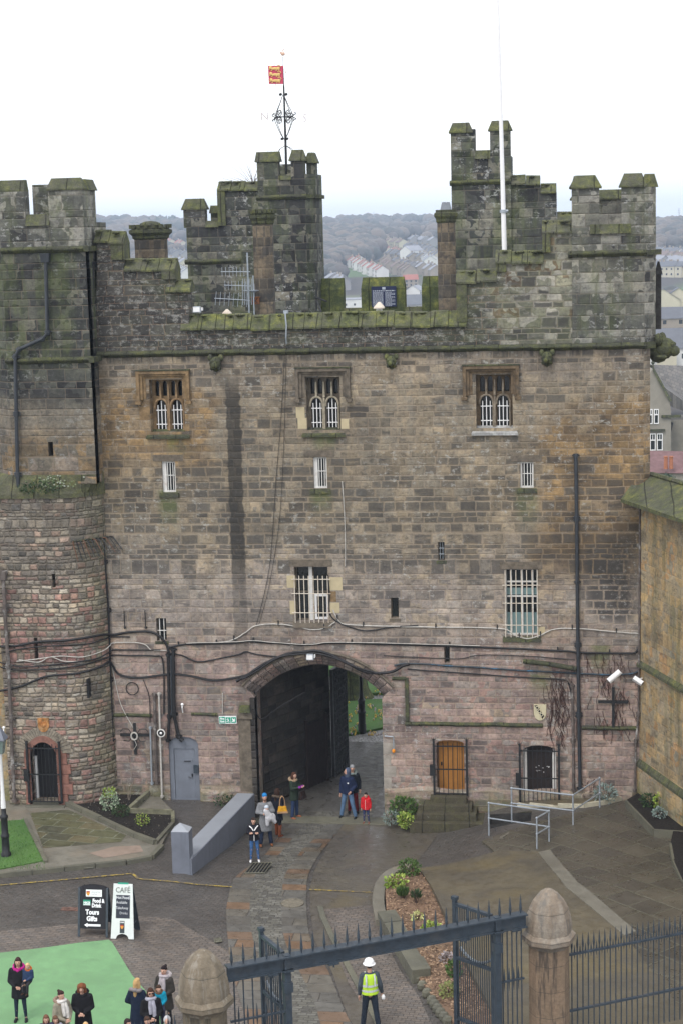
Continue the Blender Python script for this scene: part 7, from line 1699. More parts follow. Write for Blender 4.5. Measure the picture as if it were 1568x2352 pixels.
wk = person('workman in white hard hat and yellow high visibility vest seen from behind', at(851, 2364), 1.77, 196, (.06,.075,.09), ((.022,.03,.045), 'loose'), (.06,.05,.045), (.10,.12,.13), (((.25,.05,1.14), (.30,-.06,.90), (.1,-.2,-1)), 'down'), hem=.90, hairst='short', hat=('helmet', 0), gap=.18, stride=.10)
v_ = blob('vest', [('loft', [(.92, .215, .165, 0, 0), (1.05, .205, .155, 0, 0), (1.2, .21, .158, 0, -.003), (1.36, .20, .145, 0, 0), (1.44, .145, .11, 0, .005)])], .02, plain('hi_vis_yellow', (.50,.75,.05), .6, .05), wk, 2)
m = MB()
for z, rx, ry in ((1.03, .213, .163), (1.16, .214, .164)): m.loft([[(rx*cos(2*pi*i/20), ry*sin(2*pi*i/20), z+dz) for i in range(20)] for dz in (-.027, .027)], cap=False)
for sx in (-1, 1): m.tube([(sx*.10, .115, 1.44), (sx*.105, .168, 1.3), (sx*.105, .172, 1.16)], .022, 4); m.tube([(sx*.10, -.09, 1.44), (sx*.105, -.155, 1.3), (sx*.105, -.168, 1.16)], .022, 4)
m.build('reflective_bands', plain('reflective_silver', (.55,.58,.58), .4, .05), wk)
m = MB(); m.ell((-.32, .02, .80), (.05, .06, .07), 7, 5); m.build('work_glove', M_WHITE2, wk)
ww = person('woman in black coat with magenta collar carrying a toddler on the green turf', at(50, 2347), 1.70, 8, (.015,.015,.018), ((.018,.028,.05), 'tight'), (.045,.022,.022), (.02,.02,.024), ('front', 'holdside'), hem=.66, hemr=(.23,.17), hairst='bob', gap=.08, hood=((.45,.02,.22), 'plain'), wide=1.08)
p = Vector(ww.location); tq = G(61, 2272, .80); 
person('fair haired toddler in navy padded suit with orange collar carried by a woman', Vector((p.x+.30, p.y-.16, .66)), .98, -15, (.025,.045,.10), ((.03,.03,.035), 'loose'), (.55,.38,.20), (.06,.03,.02), ('down', 'front'), hem=.90, hairst='short', hood=((.50,.12,.03), 'plain'), child=1, sitting=True, wide=1.15)
person('woman in beige coat and white scarf with dark hair in a bun', hd(140, 2274, 1.66), 1.66, 50, (.26,.24,.18), ((.03,.03,.035), 'tight'), (.04,.02,.018), arms=('front', 'front'), hem=.60, hemr=(.23,.17), hairst='bun', hood=((.28,.20,.15), 'fur'), scarf=(.62,.60,.56))
person('woman with curly auburn hair in long black coat looking down', hd(188, 2256, 1.70), 1.70, 8, (.012,.012,.014), ((.02,.02,.02), 'tight'), (.17,.065,.03), arms=('front', 'front'), hem=.50, hemr=(.24,.18), hairst='curly', hood=((.015,.015,.017), 'plain'), wide=1.08, tilt=12)
person('woman with long blonde hair in navy coat with fur hood, back to the camera', hd(314, 2246, 1.68), 1.68, 165, (.014,.022,.045), ((.02,.03,.06), 'tight'), (.48,.31,.14), arms=('front', 'pocket'), hem=.55, hemr=(.24,.17), hairst='long', hood=((.22,.20,.20), 'fur'))
person('woman with black bun and thick grey fur scarf beside the domed pillar', hd(377, 2217, 1.68), 1.68, -12, (.045,.04,.035), ((.02,.02,.025), 'tight'), (.018,.012,.014), arms=('pocket', 'front'), hem=.60, hemr=(.23,.17), hairst='bun', hood=((.42,.38,.38), 'fur'), scarf=(.40,.36,.38))
sg = person('woman in sunglasses and black coat with pale patterned scarf', hd(346, 2268, 1.68), 1.68, 22, (.014,.014,.016), ((.02,.02,.02), 'tight'), (.05,.025,.018), arms=('front', 'front'), hem=.62, hairst='bob', scarf=(.36,.36,.42), glasses=True, wide=1.05)
p = G(365, 2262, 1.62); person('child in turquoise coat with brown fur hood held between two women', Vector((p.x, p.y, .50)), 1.12, 20, (.01,.28,.42), ((.05,.05,.08), 'loose'), (.05,.03,.02), arms=('front', 'front'), hem=.9, hairst='short', hood=((.14,.09,.06), 'fur'), child=.9, sitting=True, wide=1.1)
person('girl with long brown hair and a blue bow at the bottom edge', hd(106, 2329, 1.30), 1.30, 20, (.05,.05,.09), ((.03,.03,.06), 'tight'), (.14,.065,.04), hairst='long', child=.6, hat=None)
person('small brown haired girl beside the taller girl with the blue bow', hd(127, 2326, 1.28), 1.22, 25, (.30,.30,.34), ((.03,.03,.06), 'tight'), (.12,.065,.04), hairst='bob', child=.8)
person('fair haired child, only the crown of the head above the bottom edge', hd(197, 2346, 1.25), 1.25, 30, (.4,.4,.4), ((.03,.03,.06), 'tight'), (.50,.33,.16), hairst='short', child=.7)
person('dark haired girl looking right at the bottom edge below the blonde woman', hd(293, 2337, 1.40), 1.40, 60, (.10,.10,.12), ((.03,.03,.06), 'tight'), (.03,.018,.018), hairst='long', child=.4)
person('girl with tied dark hair and glasses at the bottom edge below the sunglasses woman', hd(338, 2332, 1.42), 1.42, 40, (.08,.09,.13), ((.03,.03,.06), 'tight'), (.06,.035,.025), hairst='tied', child=.4)
person('child in pale grey hooded hat close against the domed gate pillar', hd(384, 2333, 1.35), 1.35, 10, (.20,.24,.30), ((.03,.03,.06), 'tight'), (.42,.42,.43), hairst='hooded', child=.5)
# ------------------------------------------------------------------ planting
rp_ = random.Random(11)
def leafy(n, rx, ry, rz_, size, spiky=0, cz=0., narrow=.45, shell=.35):
    m = MB()
    for i in range(n):
        while True:
            v = Vector((rp_.uniform(-1, 1), rp_.uniform(-1, 1), rp_.uniform(-.9, 1)))
            if shell < v.length < 1: break
        c = Vector((v.x*rx, v.y*ry, cz+v.z*rz_)); d = (v.normalized()+Vector((rp_.gauss(0, .5), rp_.gauss(0, .5), rp_.gauss(.25, .5)))).normalized()
        if spiky: d = (Vector((v.x*.6, v.y*.6, 1))).normalized(); c = Vector((v.x*rx*.6, v.y*ry*.6, max(.0, cz+v.z*rz_*.4)))
        L = size*rp_.uniform(.6, 1.3); s = d.cross(Vector((rp_.gauss(0, 1), rp_.gauss(0, 1), rp_.gauss(0, 1)))).normalized()*L*narrow
        nn_ = d.cross(s).normalized()*L*.15
        m.add([c, c+d*L*.5+s+nn_, c+d*L, c+d*L*.5-s+nn_], [(0, 1, 2), (0, 2, 3)])
    return m
def shrub(label, x, y, wpx, hpx, mat, n=260, size=.07, zg=None, cat='shrub', spiky=0, nm='shrub', extra=None, narrow=.45):
    p = G(x, y, zg) if zg is not None else GR(x, y)
    if zg is None and p.x > 1.5 and p.y < 3: 
        for i in range(6): p = G(x, y, gz(p.x, p.y)+.1)
    sc_ = FL/((p-CP).dot(FW)); r = wpx/sc_/2; hh = hpx/sc_
    t = thing(nm, label, cat, tuple(p)); r_ = r
    m = leafy(n, r, r, hh*.52, size, spiky, hh*.5, narrow); m.build('foliage', mat, t)
    m = MB()
    for k in range(7): a = rp_.uniform(0, 6.3); m.tube([(0, 0, -.02), (r*.3*cos(a), r*.3*sin(a), hh*.35), (r*.65*cos(a), r*.65*sin(a), hh*.75)], [.014, .010, .005], 4)
    m.build('stems', L_TWIG, t)
    if extra: m = leafy(extra[1], r*.7, r*.7, hh*.25, size*.9, 0, hh*.95); m.build('new_leaves', extra[0], t)
    return t
shrub('variegated shrub with lime green top in the black triangular bed', 253, 1860, 44, 44, L_VARI, 420, .065, .17, extra=(L_LIME, 130))
shrub('low dark green heath shrub just in front of the variegated one', 279, 1874, 42, 26, L_DARK, 420, .05, .17)
shrub('small pale yellow green shrub at the front point of the black triangular bed', 329, 1896, 34, 28, L_LIME, 160, .05, .17)
shrub('dark green shrub against the foot of the round tower', 203, 1826, 50, 36, L_DARK, 320, .07, .17)
def twig(label, x, y, h, n=5, mat=None):
    p = G(x, y, .17); m = MB()
    for k in range(n):
        a = rp_.uniform(0, 6.3); pts = [Vector((p.x, p.y, .12))]
        for j in range(4): pts.append(pts[-1]+Vector((cos(a)*.05+rp_.gauss(0, .02), sin(a)*.05, h/4*rp_.uniform(.7, 1.2))))
        m.tube(pts, [.012, .010, .008, .006, .004], 4)
    o = m.build('bare_shrub', mat or L_TWIG); tag(o, label, 'shrub')
twig('bare pale twigs of a leafless shrub near the low bed wall', 297, 1838, .75, 5, plain('pale_twig', (.28,.24,.19), .9)); twig('single upright bare twig beside the leafless shrub below the iron cross', 281, 1818, .7, 2, plain('pale_twig2', (.24,.2,.16), .9))
shrub('glossy green shrub growing right of the archway at the wall foot', 926, 1880, 62, 48, L_GREEN, 420, .12, -.4)
shrub('silver grey lavender bush left of the lime shrub by the archway', 897, 1894, 38, 34, L_SILV, 420, .07, -.45, narrow=.2)
shrub('lime green shrub between the steps and the silver bush', 930, 1900, 36, 34, L_LIME, 260, .085, -.42)
shrub('mid green rounded shrub at the top of the mulch bed', 939, 2013, 52, 40, L_GREEN, 380, .08)
shrub('lime leaved hosta like plant second from the top of the mulch bed', 908, 2040, 50, 30, L_LIME, 200, .10)
shrub('grassy bright green tuft below the lime plant in the mulch bed', 924, 2068, 36, 30, L_GREEN, 300, .17, spiky=1, narrow=.09)
shrub('sparse dark spiky plant right of the grassy tuft in the mulch bed', 956, 2080, 34, 44, L_DARK, 90, .16, spiky=1, narrow=.1)
shrub('small pale yellow plant half hidden by the beam spikes over the mulch bed', 957, 2118, 24, 26, leafm('leaf_cream', (.35,.38,.12), (.55,.55,.25)), 90, .07)
shrub('bright lime shrub just below the overhead beam in the mulch bed', 992, 2154, 54, 34, L_LIME, 260, .09)
shrub('greyish pink heather low in the mulch bed', 1025, 2212, 34, 24, leafm('leaf_heather', (.22,.19,.18), (.34,.30,.30)), 220, .06)
shrub('mid green shrub against the right gate leaf in the mulch bed', 1042, 2246, 32, 42, L_GREEN, 240, .08)
shrub('yellow green lower shrub near the bottom of the mulch bed', 1030, 2292, 44, 36, leafm('leaf_olive', (.10,.14,.05), (.26,.28,.10)), 240, .075)
shrub('silver blue bush at the foot of the wall beside the railing corner', 1390, 1843, 50, 40, L_SILV, 420, .11, .3, narrow=.2)
shrub('dark reddish bare shrub left of the silver blue bush', 1352, 1842, 34, 60, leafm('leaf_dark_red', (.05,.03,.03), (.085,.05,.045)), 150, .10, .2, narrow=.15)
shrub('small dark green shrub in the corner bed below the yellow wall', 1490, 1852, 42, 28, L_DARK, 260, .08, .6)
shrub('lime green shrub in the corner bed below the yellow wall', 1514, 1858, 26, 36, L_LIME, 180, .08, .6)
shrub('small silver shrub in front of the lime one in the corner bed', 1513, 1878, 30, 24, L_SILV, 200, .07, .6)
shrub('dark scrubby growth at the foot of the wall left of the archway', 520, 1850, 60, 24, L_DARK, 200, .07, -.05)
# white flowering stonecrop on the tower ledge
m = MB(); a = W(110, 1085, -1.05)
for k in range(80): p = a+Vector((rp_.gauss(.1, .36), rp_.uniform(-.1, .15), 0)); p.z = zled+.05+(p.y+1.22)*1.6+rp_.uniform(0, .1); m.ell(p, (.035, .035, .03), 5, 4)
o = m.build('ledge_plants', leafm('leaf_whitish', (.07,.10,.04), (.16,.20,.10), (.36,.38,.32))); tag(o, kind='stuff', label='mat of pale leafy plants spilling over the ledge of the round tower')
m = leafy(260, .75, .12, .22, .07); o = m.build('ivy_tuft', L_DARK); o.location = W(90, 1120, -1.25); tag(o, 'dark ivy hanging just below the ledge of the round tower', 'plant')
# grass tufts on the left lawn, mulch chips
m = MB()
for k in range(3200):
    x, y = rp_.uniform(-140, 104), rp_.uniform(1880, 2010); p = G(x, y, .15)
    if not (x < 59+(y-1884)*.47 and y < 1998+max(0, -x)*.1): continue
    a = rp_.uniform(0, 6.3); d = Vector((cos(a), sin(a), 0))*.012; m.add([p-d, p+d, p+Vector((d.y, d.x, rp_.uniform(.03, .07)))], [(0, 1, 2)])
o = m.build('grass_blades', leafm('grass', (.04,.11,.02), (.07,.17,.03), (.10,.19,.05))); tag(o, kind='stuff', label='short green blades of the left lawn')
m = MB(); BB = [(900, 1995), (958, 1985), (1000, 2068), (1045, 2170), (1085, 2262), (1130, 2352), (1060, 2352), (985, 2285), (935, 2215), (905, 2160), (890, 2100), (886, 2050)]
def inside(x, y, P):
    c = False
    for i in range(len(P)):
        (x1, y1), (x2, y2) = P[i], P[i-1]
        if (y1 > y) != (y2 > y) and x < (x2-x1)*(y-y1)/(y2-y1)+x1: c = not c
    return c
for k in range(9000):
    x, y = rp_.uniform(880, 1130), rp_.uniform(1985, 2352)
    if not inside(x, y, BB): continue
    p = G(x, y, .14); p.z = gz(p.x, p.y)+.13+.05*sstep(-5, -8, p.y); a = rp_.uniform(0, 6.3); d = Vector((cos(a), sin(a), rp_.uniform(-.3, .5)))*rp_.uniform(.02, .05); e = Vector((-d.y, d.x, rp_.uniform(-.01, .02)))*.4
    m.add([p-d-e, p+d-e, p+d+e, p-d+e], [(0, 1, 2, 3)])
o = m.build('bark_chips', leafm('chips', (.08,.05,.035), (.22,.14,.085), (.36,.25,.16))); tag(o, kind='stuff', label='loose bark chips covering the curved bed')
m = MB()
for k in range(700):
    x, y = rp_.uniform(155, 396), rp_.uniform(1805, 1940)
    if not inside(x, y, [(155,1848),(262,1806),(353,1820),(300,1868),(396,1876),(396,1893),(357,1937),(313,1920)]): continue
    p = G(x, y, .185); r = rp_.uniform(.008, .03); m.ell(p, (r, r, r*.7), 5, 3)
o = m.build('soil_crumbs', leafm('crumbs', (.02,.016,.013), (.05,.04,.03), (.2,.18,.15))); tag(o, kind='stuff', label='crumbs of soil and small stones in the triangular bed')
# green outside the archway: flowers, trunk, lamp post
m = MB()
for k in range(420):
    x, y = rp_.uniform(790, 885), rp_.uniform(1562, 1690); p = G(x, y, -.45)
    if 1604 < y < 1614: continue
    c = mnoise.noise(Vector((x*.05, y*.05, 0)))
    if c < .05: continue
    m.ell(p+Vector((0, 0, .02)), (.035, .035, .05), 5, 3)
o = m.build('crocuses', leafm('crocus_petal', (.70,.48,.05), (.75,.55,.15), (.45,.40,.55))); tag(o, kind='stuff', label='yellow and lilac crocuses dotted in the lawn beyond the archway')
bp = G(812, 1606, -.5); t = thing('tree', 'broad mossy tree trunk standing on the far lawn seen through the archway', 'tree', tuple(bp))
m = MB(); m.lathe([(1.15, -.2), (.85, .3), (.66, 1.2), (.60, 4), (.5, 7)], n=14, c=(-.25, .6, 0)); m.build('trunk', mossy('mossy_bark', (.07,.08,.055), .7, 3), t, smooth=True)
m = MB()
for k in range(26):
    a = rp_.uniform(0, 6.3); r = rp_.uniform(1.5, 4.5); z = rp_.uniform(6, 11); m.tube([(-.25, .6, rp_.uniform(4, 6.8)), (r*.4*cos(a), .6+r*.4*sin(a), z*.8), (r*cos(a), .6+r*sin(a), z)], [.16, .09, .03], 5)
m.build('crown', L_TWIG, t)
bp = G(831, 1680, -.5); t = thing('lamp_post', 'black fluted lamp post on the lawn seen through the archway', 'street lamp', tuple(bp))
m = MB(); m.lathe([(.17, -.1), (.17, .3), (.15, .34), (.15, .75), (.18, .8), (.18, .84), (.14, .88), (.14, 1.25), (.165, 1.3), (.10, 1.4), (.07, 1.7), (.055, 3.4)], n=12); m.build('post', M_IRON, t, smooth=True)
m = MB(); m.lathe([(.12, 3.4), (.22, 3.9), (.25, 3.95), (.05, 4.2)], n=6); m.build('lantern', M_GLASS, t)
m = MB(); 
for k in range(2600): p = Vector((rp_.uniform(-12, 8), rp_.uniform(25.5, 28), rp_.uniform(-.5, 5.0))); d = Vector((rp_.gauss(0, 1), rp_.gauss(0, 1), rp_.gauss(0, 1))).normalized()*.28; e = d.orthogonal().normalized()*.16; m.add([p-d, p+e, p+d, p-e], [(0, 1, 2, 3)])
o = m.build('shadow_backdrop', L_DARK); tag(o, 'added dark leafy shadow hedge beyond the lawn through the archway', 'backdrop')  # added leaf screen, stands in for the shadow under bushes and wall
# ------------------------------------------------------------------ distance
def GTer(x, y):                                      # where the line of sight meets the hillside
    d = ray(x, y).normalized(); t = 90.
    while t < 4400:
        p = CP+d*t
        if p.z < terrain_z(p.x, p.y): break
        t += 6
    p = CP+d*t; return Vector((p.x, p.y, terrain_z(p.x, p.y)))
WALLC = {k: plain('house_wall_'+k, c, .9, .08, .2) for k, c in dict(white=(.62,.62,.60), stone=(.28,.24,.19), grey=(.26,.25,.25), cream=(.50,.46,.34)).items()}
ROOFC = {k: plain('house_roof_'+k, c, .9, .12, .3) for k, c in dict(red=(.33,.12,.09), slate=(.12,.125,.14), brown=(.18,.13,.11), pale=(.26,.27,.30)).items()}
HOUSES = []
def house(label, loc, rz, w_, d, h, wall, roof, group=None, nwin=3, storeys=2, pitch=.55, chim=True, nm='house', hip=0.):
    HOUSES.append((loc[0], loc[1])); t = thing(nm, label, 'house' if nm == 'house' else 'building', (loc[0], loc[1], loc[2]), rz, group)
    m = MB(); rh = d/2*pitch*1.2
    m.box(-w_/2, w_/2, -d/2, d/2, -3, h); m.add([(-w_/2, -d/2, h), (-w_/2, d/2, h), (-w_/2, 0, h+rh), (w_/2, -d/2, h), (w_/2, d/2, h), (w_/2, 0, h+rh)], [(0, 2, 1), (3, 4, 5)]); m.build('wall', WALLC[wall], t)
    m = MB(); o_ = .35; k = rh/(d/2)
    m.add([(-w_/2-o_+hip, 0, h+rh+.15), (w_/2+o_-hip, 0, h+rh+.15), (w_/2+o_, -d/2-o_, h-o_*k+.15), (-w_/2-o_, -d/2-o_, h-o_*k+.15), (w_/2+o_, d/2+o_, h-o_*k+.15), (-w_/2-o_, d/2+o_, h-o_*k+.15)], [(0, 3, 2, 1), (0, 1, 4, 5)]+([(0, 5, 3), (1, 2, 4)] if hip else [])); r = m.build('roof', ROOFC[roof], t)
    if chim: m = MB(); m.box(-w_/2+.2, -w_/2+1.3, -.45, .45, h+rh*.6, h+rh+1.3); m.build('chimney', WALLC['stone'], r)
    for j in range(storeys):
        for i in range(nwin):
            x = -w_/2+w_*(i+.5)/nwin; z = h*(j+.5)/storeys; m = MB(); m.box(x-.5, x+.5, -d/2-.05, -d/2+.05, z-.55, z+.6); m.build('window', M_GLASS, t)
    return t
ORD = 'first second third fourth fifth sixth seventh eighth ninth tenth eleventh twelfth thirteenth'.split()
def row(label, group, pa, pb, n, wall, roof, w_=6.5, d=8, h=6, face=0, **k):
    A_, B_ = GTer(*pa), GTer(*pb); dd = B_-A_; rz = math.atan2(dd.y, dd.x)+face; src = None; L = Vector((dd.x, dd.y)).length
    for i in range(n):
        p = A_.lerp(B_, (i+.5+rp_.uniform(-.12, .12))/n)+Vector((rp_.uniform(-3, 3), rp_.uniform(-4, 4), 0)); p.z = terrain_z(p.x, p.y)
        lb_ = label+', '+ORD[i]+' from the left'
        if src is None: src = house(lb_, p, rz, w_ if w_ else L/n*.98, d, h, wall, roof, group, **k)
        else:
            c = copy_tree(src, p, rz, lb_); HOUSES.append((p.x, p.y))
row('white terraced house in the nearer red roofed row', 'white terraced houses with red roofs', (812, 612), (878, 640), 13, 'white', 'red', 7, 7.5, 5, face=.0, nwin=2)
row('stone terraced house in the brown roofed row', 'stone terraced houses', (880, 612), (938, 640), 13, 'stone', 'brown', 7, 7.5, 5, nwin=2)
row('pale red roofed house below the field', 'pale houses under the field', (893, 588), (925, 596), 6, 'cream', 'red', 9, 7, 5)
row('small slate roofed house high on the slope', 'slate roofed houses high on the slope', (930, 580), (996, 592), 9, 'grey', 'slate', 8, 8, 5.5)
row('white grey roofed house by the plain chimney', 'white houses by the chimney', (962, 606), (998, 618), 5, 'white', 'pale', 8, 8, 5.5)
row('stone slate roofed house of the middle cluster', 'stone houses of the middle cluster', (898, 598), (962, 610), 8, 'stone', 'slate', 8, 8, 5.5)
for k_, (xa_, ya_, xb_, yb_, n_, wl_, rf_, lb_) in enumerate(((882,566,925,572,7,'cream','brown','small brown roofed house under the green field'),(940,560,1000,566,9,'grey','pale','pale roofed house near the skyline by the chimney'),(940,596,1000,604,8,'cream','slate','cream slate roofed house above the white houses'),(905,618,960,632,8,'grey','slate','grey house below the brown roofed row'),(965,628,1004,640,6,'stone','pale','stone pale roofed house low by the chimney'),(760,655,800,668,5,'grey','pale','pale roofed house low by the vane turret'),(385,545,425,550,6,'stone','slate','stone slate roofed house high on the left'),(385,590,425,600,6,'grey','slate','grey slate roofed house midway up the left'),(384,612,428,620,6,'cream','pale','cream pale roofed house lower on the left'))):
    row(lb_, 'hillside houses %d' % k_, (xa_, ya_), (xb_, yb_), n_, wl_, rf_, 8, 8, 5, nwin=2, storeys=1+(k_ % 2))
p = GTer(945, 606); house('large white gabled house standing above the terraced rows', p, .9, 13, 10, 9, 'white', 'pale', chim=False)
p = GTer(815, 712); house('low white building with flat pale roof low in the gap between the towers', p, .1, 22, 12, 5, 'white', 'pale', pitch=.1, nwin=5, storeys=1, chim=False)
p = GTer(954, 694); house('blue white gabled house in the gap left of the plain chimney', p, 1.3, 9, 8, 6, 'white', 'pale')
p = GTer(949, 712); house('long building with dark grey roof below the blue white gable', p, .05, 16, 14, 3, 'grey', 'slate', chim=False, nwin=4, storeys=1)
p = GTer(942, 658); house('small red roofed house on its own in the right gap', p, .2, 8, 8, 4, 'stone', 'red')
row('red roofed house left of the rear block', 'red roofed houses left of the towers', (386, 566), (422, 574), 4, 'cream', 'red', 10, 8, 5)
row('pale slate roofed house low on the left', 'pale roofed houses low on the left', (400, 630), (430, 646), 5, 'white', 'pale', 8, 8, 5)
for i, yy in enumerate((598, 608, 620, 634)):
    row(('white', 'stone', 'grey', 'cream')[i]+' house of the far town right of the turret', 'far town row %d' % i, (1500, yy), (1600, yy+5), 9, ('white', 'stone', 'grey', 'cream')[i], ('slate', 'brown', 'pale', 'slate')[i], 9, 8, 6)
# nearer buildings beyond the right corner, at their own distances
def atd(x, y, D):                                    # ground spot at distance D along the view, under pixel (x, y)
    d = ray(x, y); t = D/d.dot(FW); p = CP+d*t; return p
def nb_house(label, x, y, D, rz, w_, d, h, wall, roof, **k):
    p = atd(x, y, D); return house(label, (p.x, p.y, p.z), rz, w_, d, h, wall, roof, **k)
nb_house('white and cream apartment block with dark roof right of the corner turret', 1560, 868, 430, radians(6), 26, 12, 7.6, 'white', 'slate', nwin=9, storeys=2, chim=False, pitch=.5, nm='apartment_block')
p = atd(1527, 866, 428.6); m = MB(); m.box(p.x-2.3, p.x+2.3, p.y-7.0, p.y-6.0, p.z-3, p.z+7.6); o = bpy.data.objects['apartment_block']; q = m.build('cream_panel', WALLC['cream'], None); q.parent = o; q.matrix_parent_inverse = o.matrix_world.inverted() if False else Matrix.Translation(-Vector(o.location)); q.matrix_parent_inverse = (Matrix.Translation(o.location) @ Matrix.Rotation(o.rotation_euler.z, 4, 'Z')).inverted()
nb_house('stone house with pointed gable and slate roof below the corner turret', 1520, 765, 520, .1, 14, 9, 4.5, 'stone', 'slate')
nb_house('second slate roofed building behind the apartment block', 1565, 790, 470, .05, 20, 5, 2.5, 'grey', 'slate', chim=False)
nb_house('long low building with blue grey metal roof beyond the turret', 1545, 745, 600, .05, 30, 7, 4.0, 'white', 'pale', nwin=6, storeys=1, chim=False, pitch=.35)
nb_house('pair of yellow gabled stone houses beyond the metal roof, left one', 1520, 716, 650, pi/2, 9, 12, 4.5, 'cream', 'slate', chim=False); nb_house('pair of yellow gabled stone houses beyond the metal roof, right one', 1556, 714, 650, pi/2, 9, 12, 4.5, 'cream', 'slate', chim=False)
# the stone town house with a gable
t = thing('town_house', 'grey stone town house with steep mossy gable and white sash windows', 'house', tuple(atd(1497, 1095, 190)), radians(4)); sc_ = FL/190.
M_TH = plain('pale_town_stone', (.27,.25,.21), .9, .15, .5, dirt=(.4,(.15,.14,.12))); u_ = lambda px: px/sc_
m = MB(); g = [(-u_(60), -1), (u_(42), -1), (u_(42), u_(150)), (u_(38), u_(178)), (u_(0), u_(248)), (-u_(38), u_(178)), (-u_(60), u_(150))]; m.xz(g, 0, 9); m.build('gable_wall', M_TH, t)
m = MB(); m.add([(u_(38), -.2, u_(172)), (u_(38), 9, u_(172)), (0, 9, u_(244)), (0, -.2, u_(244)), (u_(44), -.2, u_(174)), (u_(44), 9, u_(174)), (u_(1), 9, u_(254)), (u_(1), -.2, u_(254))], [(0,3,7,4),(4,7,6,5),(5,6,2,1),(0,4,5,1)]); r = m.build('gable_coping', M_MOSS, t)
m = MB(); m.ell((u_(1), 0, u_(262)), (u_(4.5),)*3, 8, 6); m.tube([(u_(1), 0, u_(248)), (u_(1), 0, u_(260))], u_(1.5), 6); m.build('ball_finial', M_MOSSD, t)
for x0, x1, z0, z1 in ((-9, 0, 122, 156), (3, 14, 122, 156), (-6, 7, 61, 100), (10, 23, 61, 100)):
    m = MB(); m.xz([(u_(x0), u_(z0)), (u_(x1), u_(z0)), (u_(x1), u_(z1)), (u_(x0), u_(z1))], -.12, .02, [[(u_(x0+1.8), u_(z0+2)), (u_(x1-1.8), u_(z0+2)), (u_(x1-1.8), u_(z1-2)), (u_(x0+1.8), u_(z1-2))]]); m.box(u_(x0), u_(x1), -.1, 0, u_((z0+z1)/2+3), u_((z0+z1)/2+5.5)); m.box(u_((x0+x1)/2-.6), u_((x0+x1)/2+.6), -.1, 0, u_((z0+z1)/2+5), u_(z1-1)); w0 = m.build('window', M_WHITE2, t)
    m = MB(); m.box(u_(x0), u_(x1), -.05, -.02, u_(z0), u_(z1)); m.build('pane', M_GLASS, w0)
m = MB(); m.box(-u_(60), u_(28), -.3, .05, u_(105), u_(110)); m.build('string_course', M_MOSSD, t); m = MB(); m.box(u_(20), u_(64), -.25, .05, u_(136), u_(142)); m.build('cornice', M_MOSSD, t)
m = MB(); m.box(u_(-16), u_(24), -.08, .02, u_(38), u_(57)); m.build('brick_panel', plain('red_brick_panel', (.36,.15,.10), .9, .2, 2), t)
M_SL = flag_mat('slate_tiles', (.13,.125,.12), (.16,.15,.14), (.11,.105,.10), .5, .35, .3, (.06,.06,.055), .04).m
m = MB(); m.add([(u_(40), 3, u_(158)), (u_(140), 3, u_(120)), (u_(140), 9, u_(236)), (u_(0), 9, u_(244)), (u_(0), 3, u_(225))], [(0, 1, 2, 3, 4)]); m.build('main_roof', M_SL, t)
m = MB(); m.box(u_(42), u_(140), 3.2, 9, -2, u_(122)); m.build('side_wall', M_TH, t); m = MB(); m.tube([(u_(43), 2.9, 0), (u_(43), 2.9, u_(80)), (u_(52), 2.9, u_(118))], .14, 6); m.build('downpipe', M_IRON, t)
t = thing('low_house', 'small house with red roof and pair of orange chimney pots behind the mossy coping', 'house', tuple(atd(1530, 1092, 150)))
m = MB(); m.box(-4, 5, 0, 5, -8, .3); m.build('wall', M_TH, t); m = MB(); m.add([(-3, -.2, .3), (5, -.2, .1), (5, 3, 1.6), (-3, 3, 1.8)], [(0,1,2,3)]); m.build('roof', plain('purple_red_roof', (.17,.10,.10), .9, .2, 2), t)
for x in (-.1, .35): m = MB(); m.lathe([(.17, .6), (.15, 1.55), (.19, 1.6), (.17, 1.7)], (x, -.3, 0), 8); m.build('chimney_pot', plain('terracotta%d' % int(x*10), (.38,.15,.08), .8), t)
# woodland: thousands of small bare crowns in one mesh, plus evergreen trees on their own
def crown(mb, p, r, h, n, flat=.5):
    for i in range(n):
        v = Vector((rp_.gauss(0, .45), rp_.gauss(0, .45), rp_.gauss(0, .38))); c = Vector((p.x+v.x*r, p.y+v.y*r, p.z+h*.55+v.z*h*.5)); s = r*rp_.uniform(.16, .34)
        d = Vector((rp_.gauss(0, 1), rp_.gauss(0, 1), rp_.gauss(0, 1))).normalized()*s; e = d.orthogonal().normalized()*s*.6; mb.add([c-d, c+e, c+d*.9, c-e], [(0, 1, 2, 3)])
WB = leafm('bare_wood', (.035, .045, .038), (.075, .066, .058), (.14, .112, .088)); WG = leafm('far_evergreen', (.025, .045, .030), (.04, .065, .04), (.055, .08, .045))
def lump(mb, p, r, h):
    for k in range(3):
        q = Vector((p.x+rp_.gauss(0, .35)*r, p.y+rp_.gauss(0, .35)*r, p.z+h*rp_.uniform(.42, .62))); a = rp_.uniform(.55, .85); mb.ell(q, (r*a, r*a, h*.45*a), 6, 4)
def clear(p):
    for hx_, hy_ in HOUSES:
        dx = p.x-hx_*p.y/max(hy_, 1); dy = hy_-p.y
        if abs(dx) < 11 and -6 < dy < 130: return False
    return True
def wood(name, label, zones, mat, n):
    m = MB(); cnt = 0
    while cnt < n:
        z = zones[rp_.randrange(len(zones))]; x, y = rp_.uniform(z[0], z[1]), rp_.uniform(z[2], z[3]); p = GTer(x, y)
        if p.y > 4300: cnt += 1; continue
        if not clear(p): cnt += .2; continue
        D = (p-CP).length; h = min(16, 9*max(.6, D/900))*rp_.uniform(.7, 1.25); lump(m, p, h*.55, h) if D > 420 else crown(m, p, h*.55, h, 50); cnt += 1
    o = m.build(name, mat, smooth=True); tag(o, kind='stuff', label=label); return o
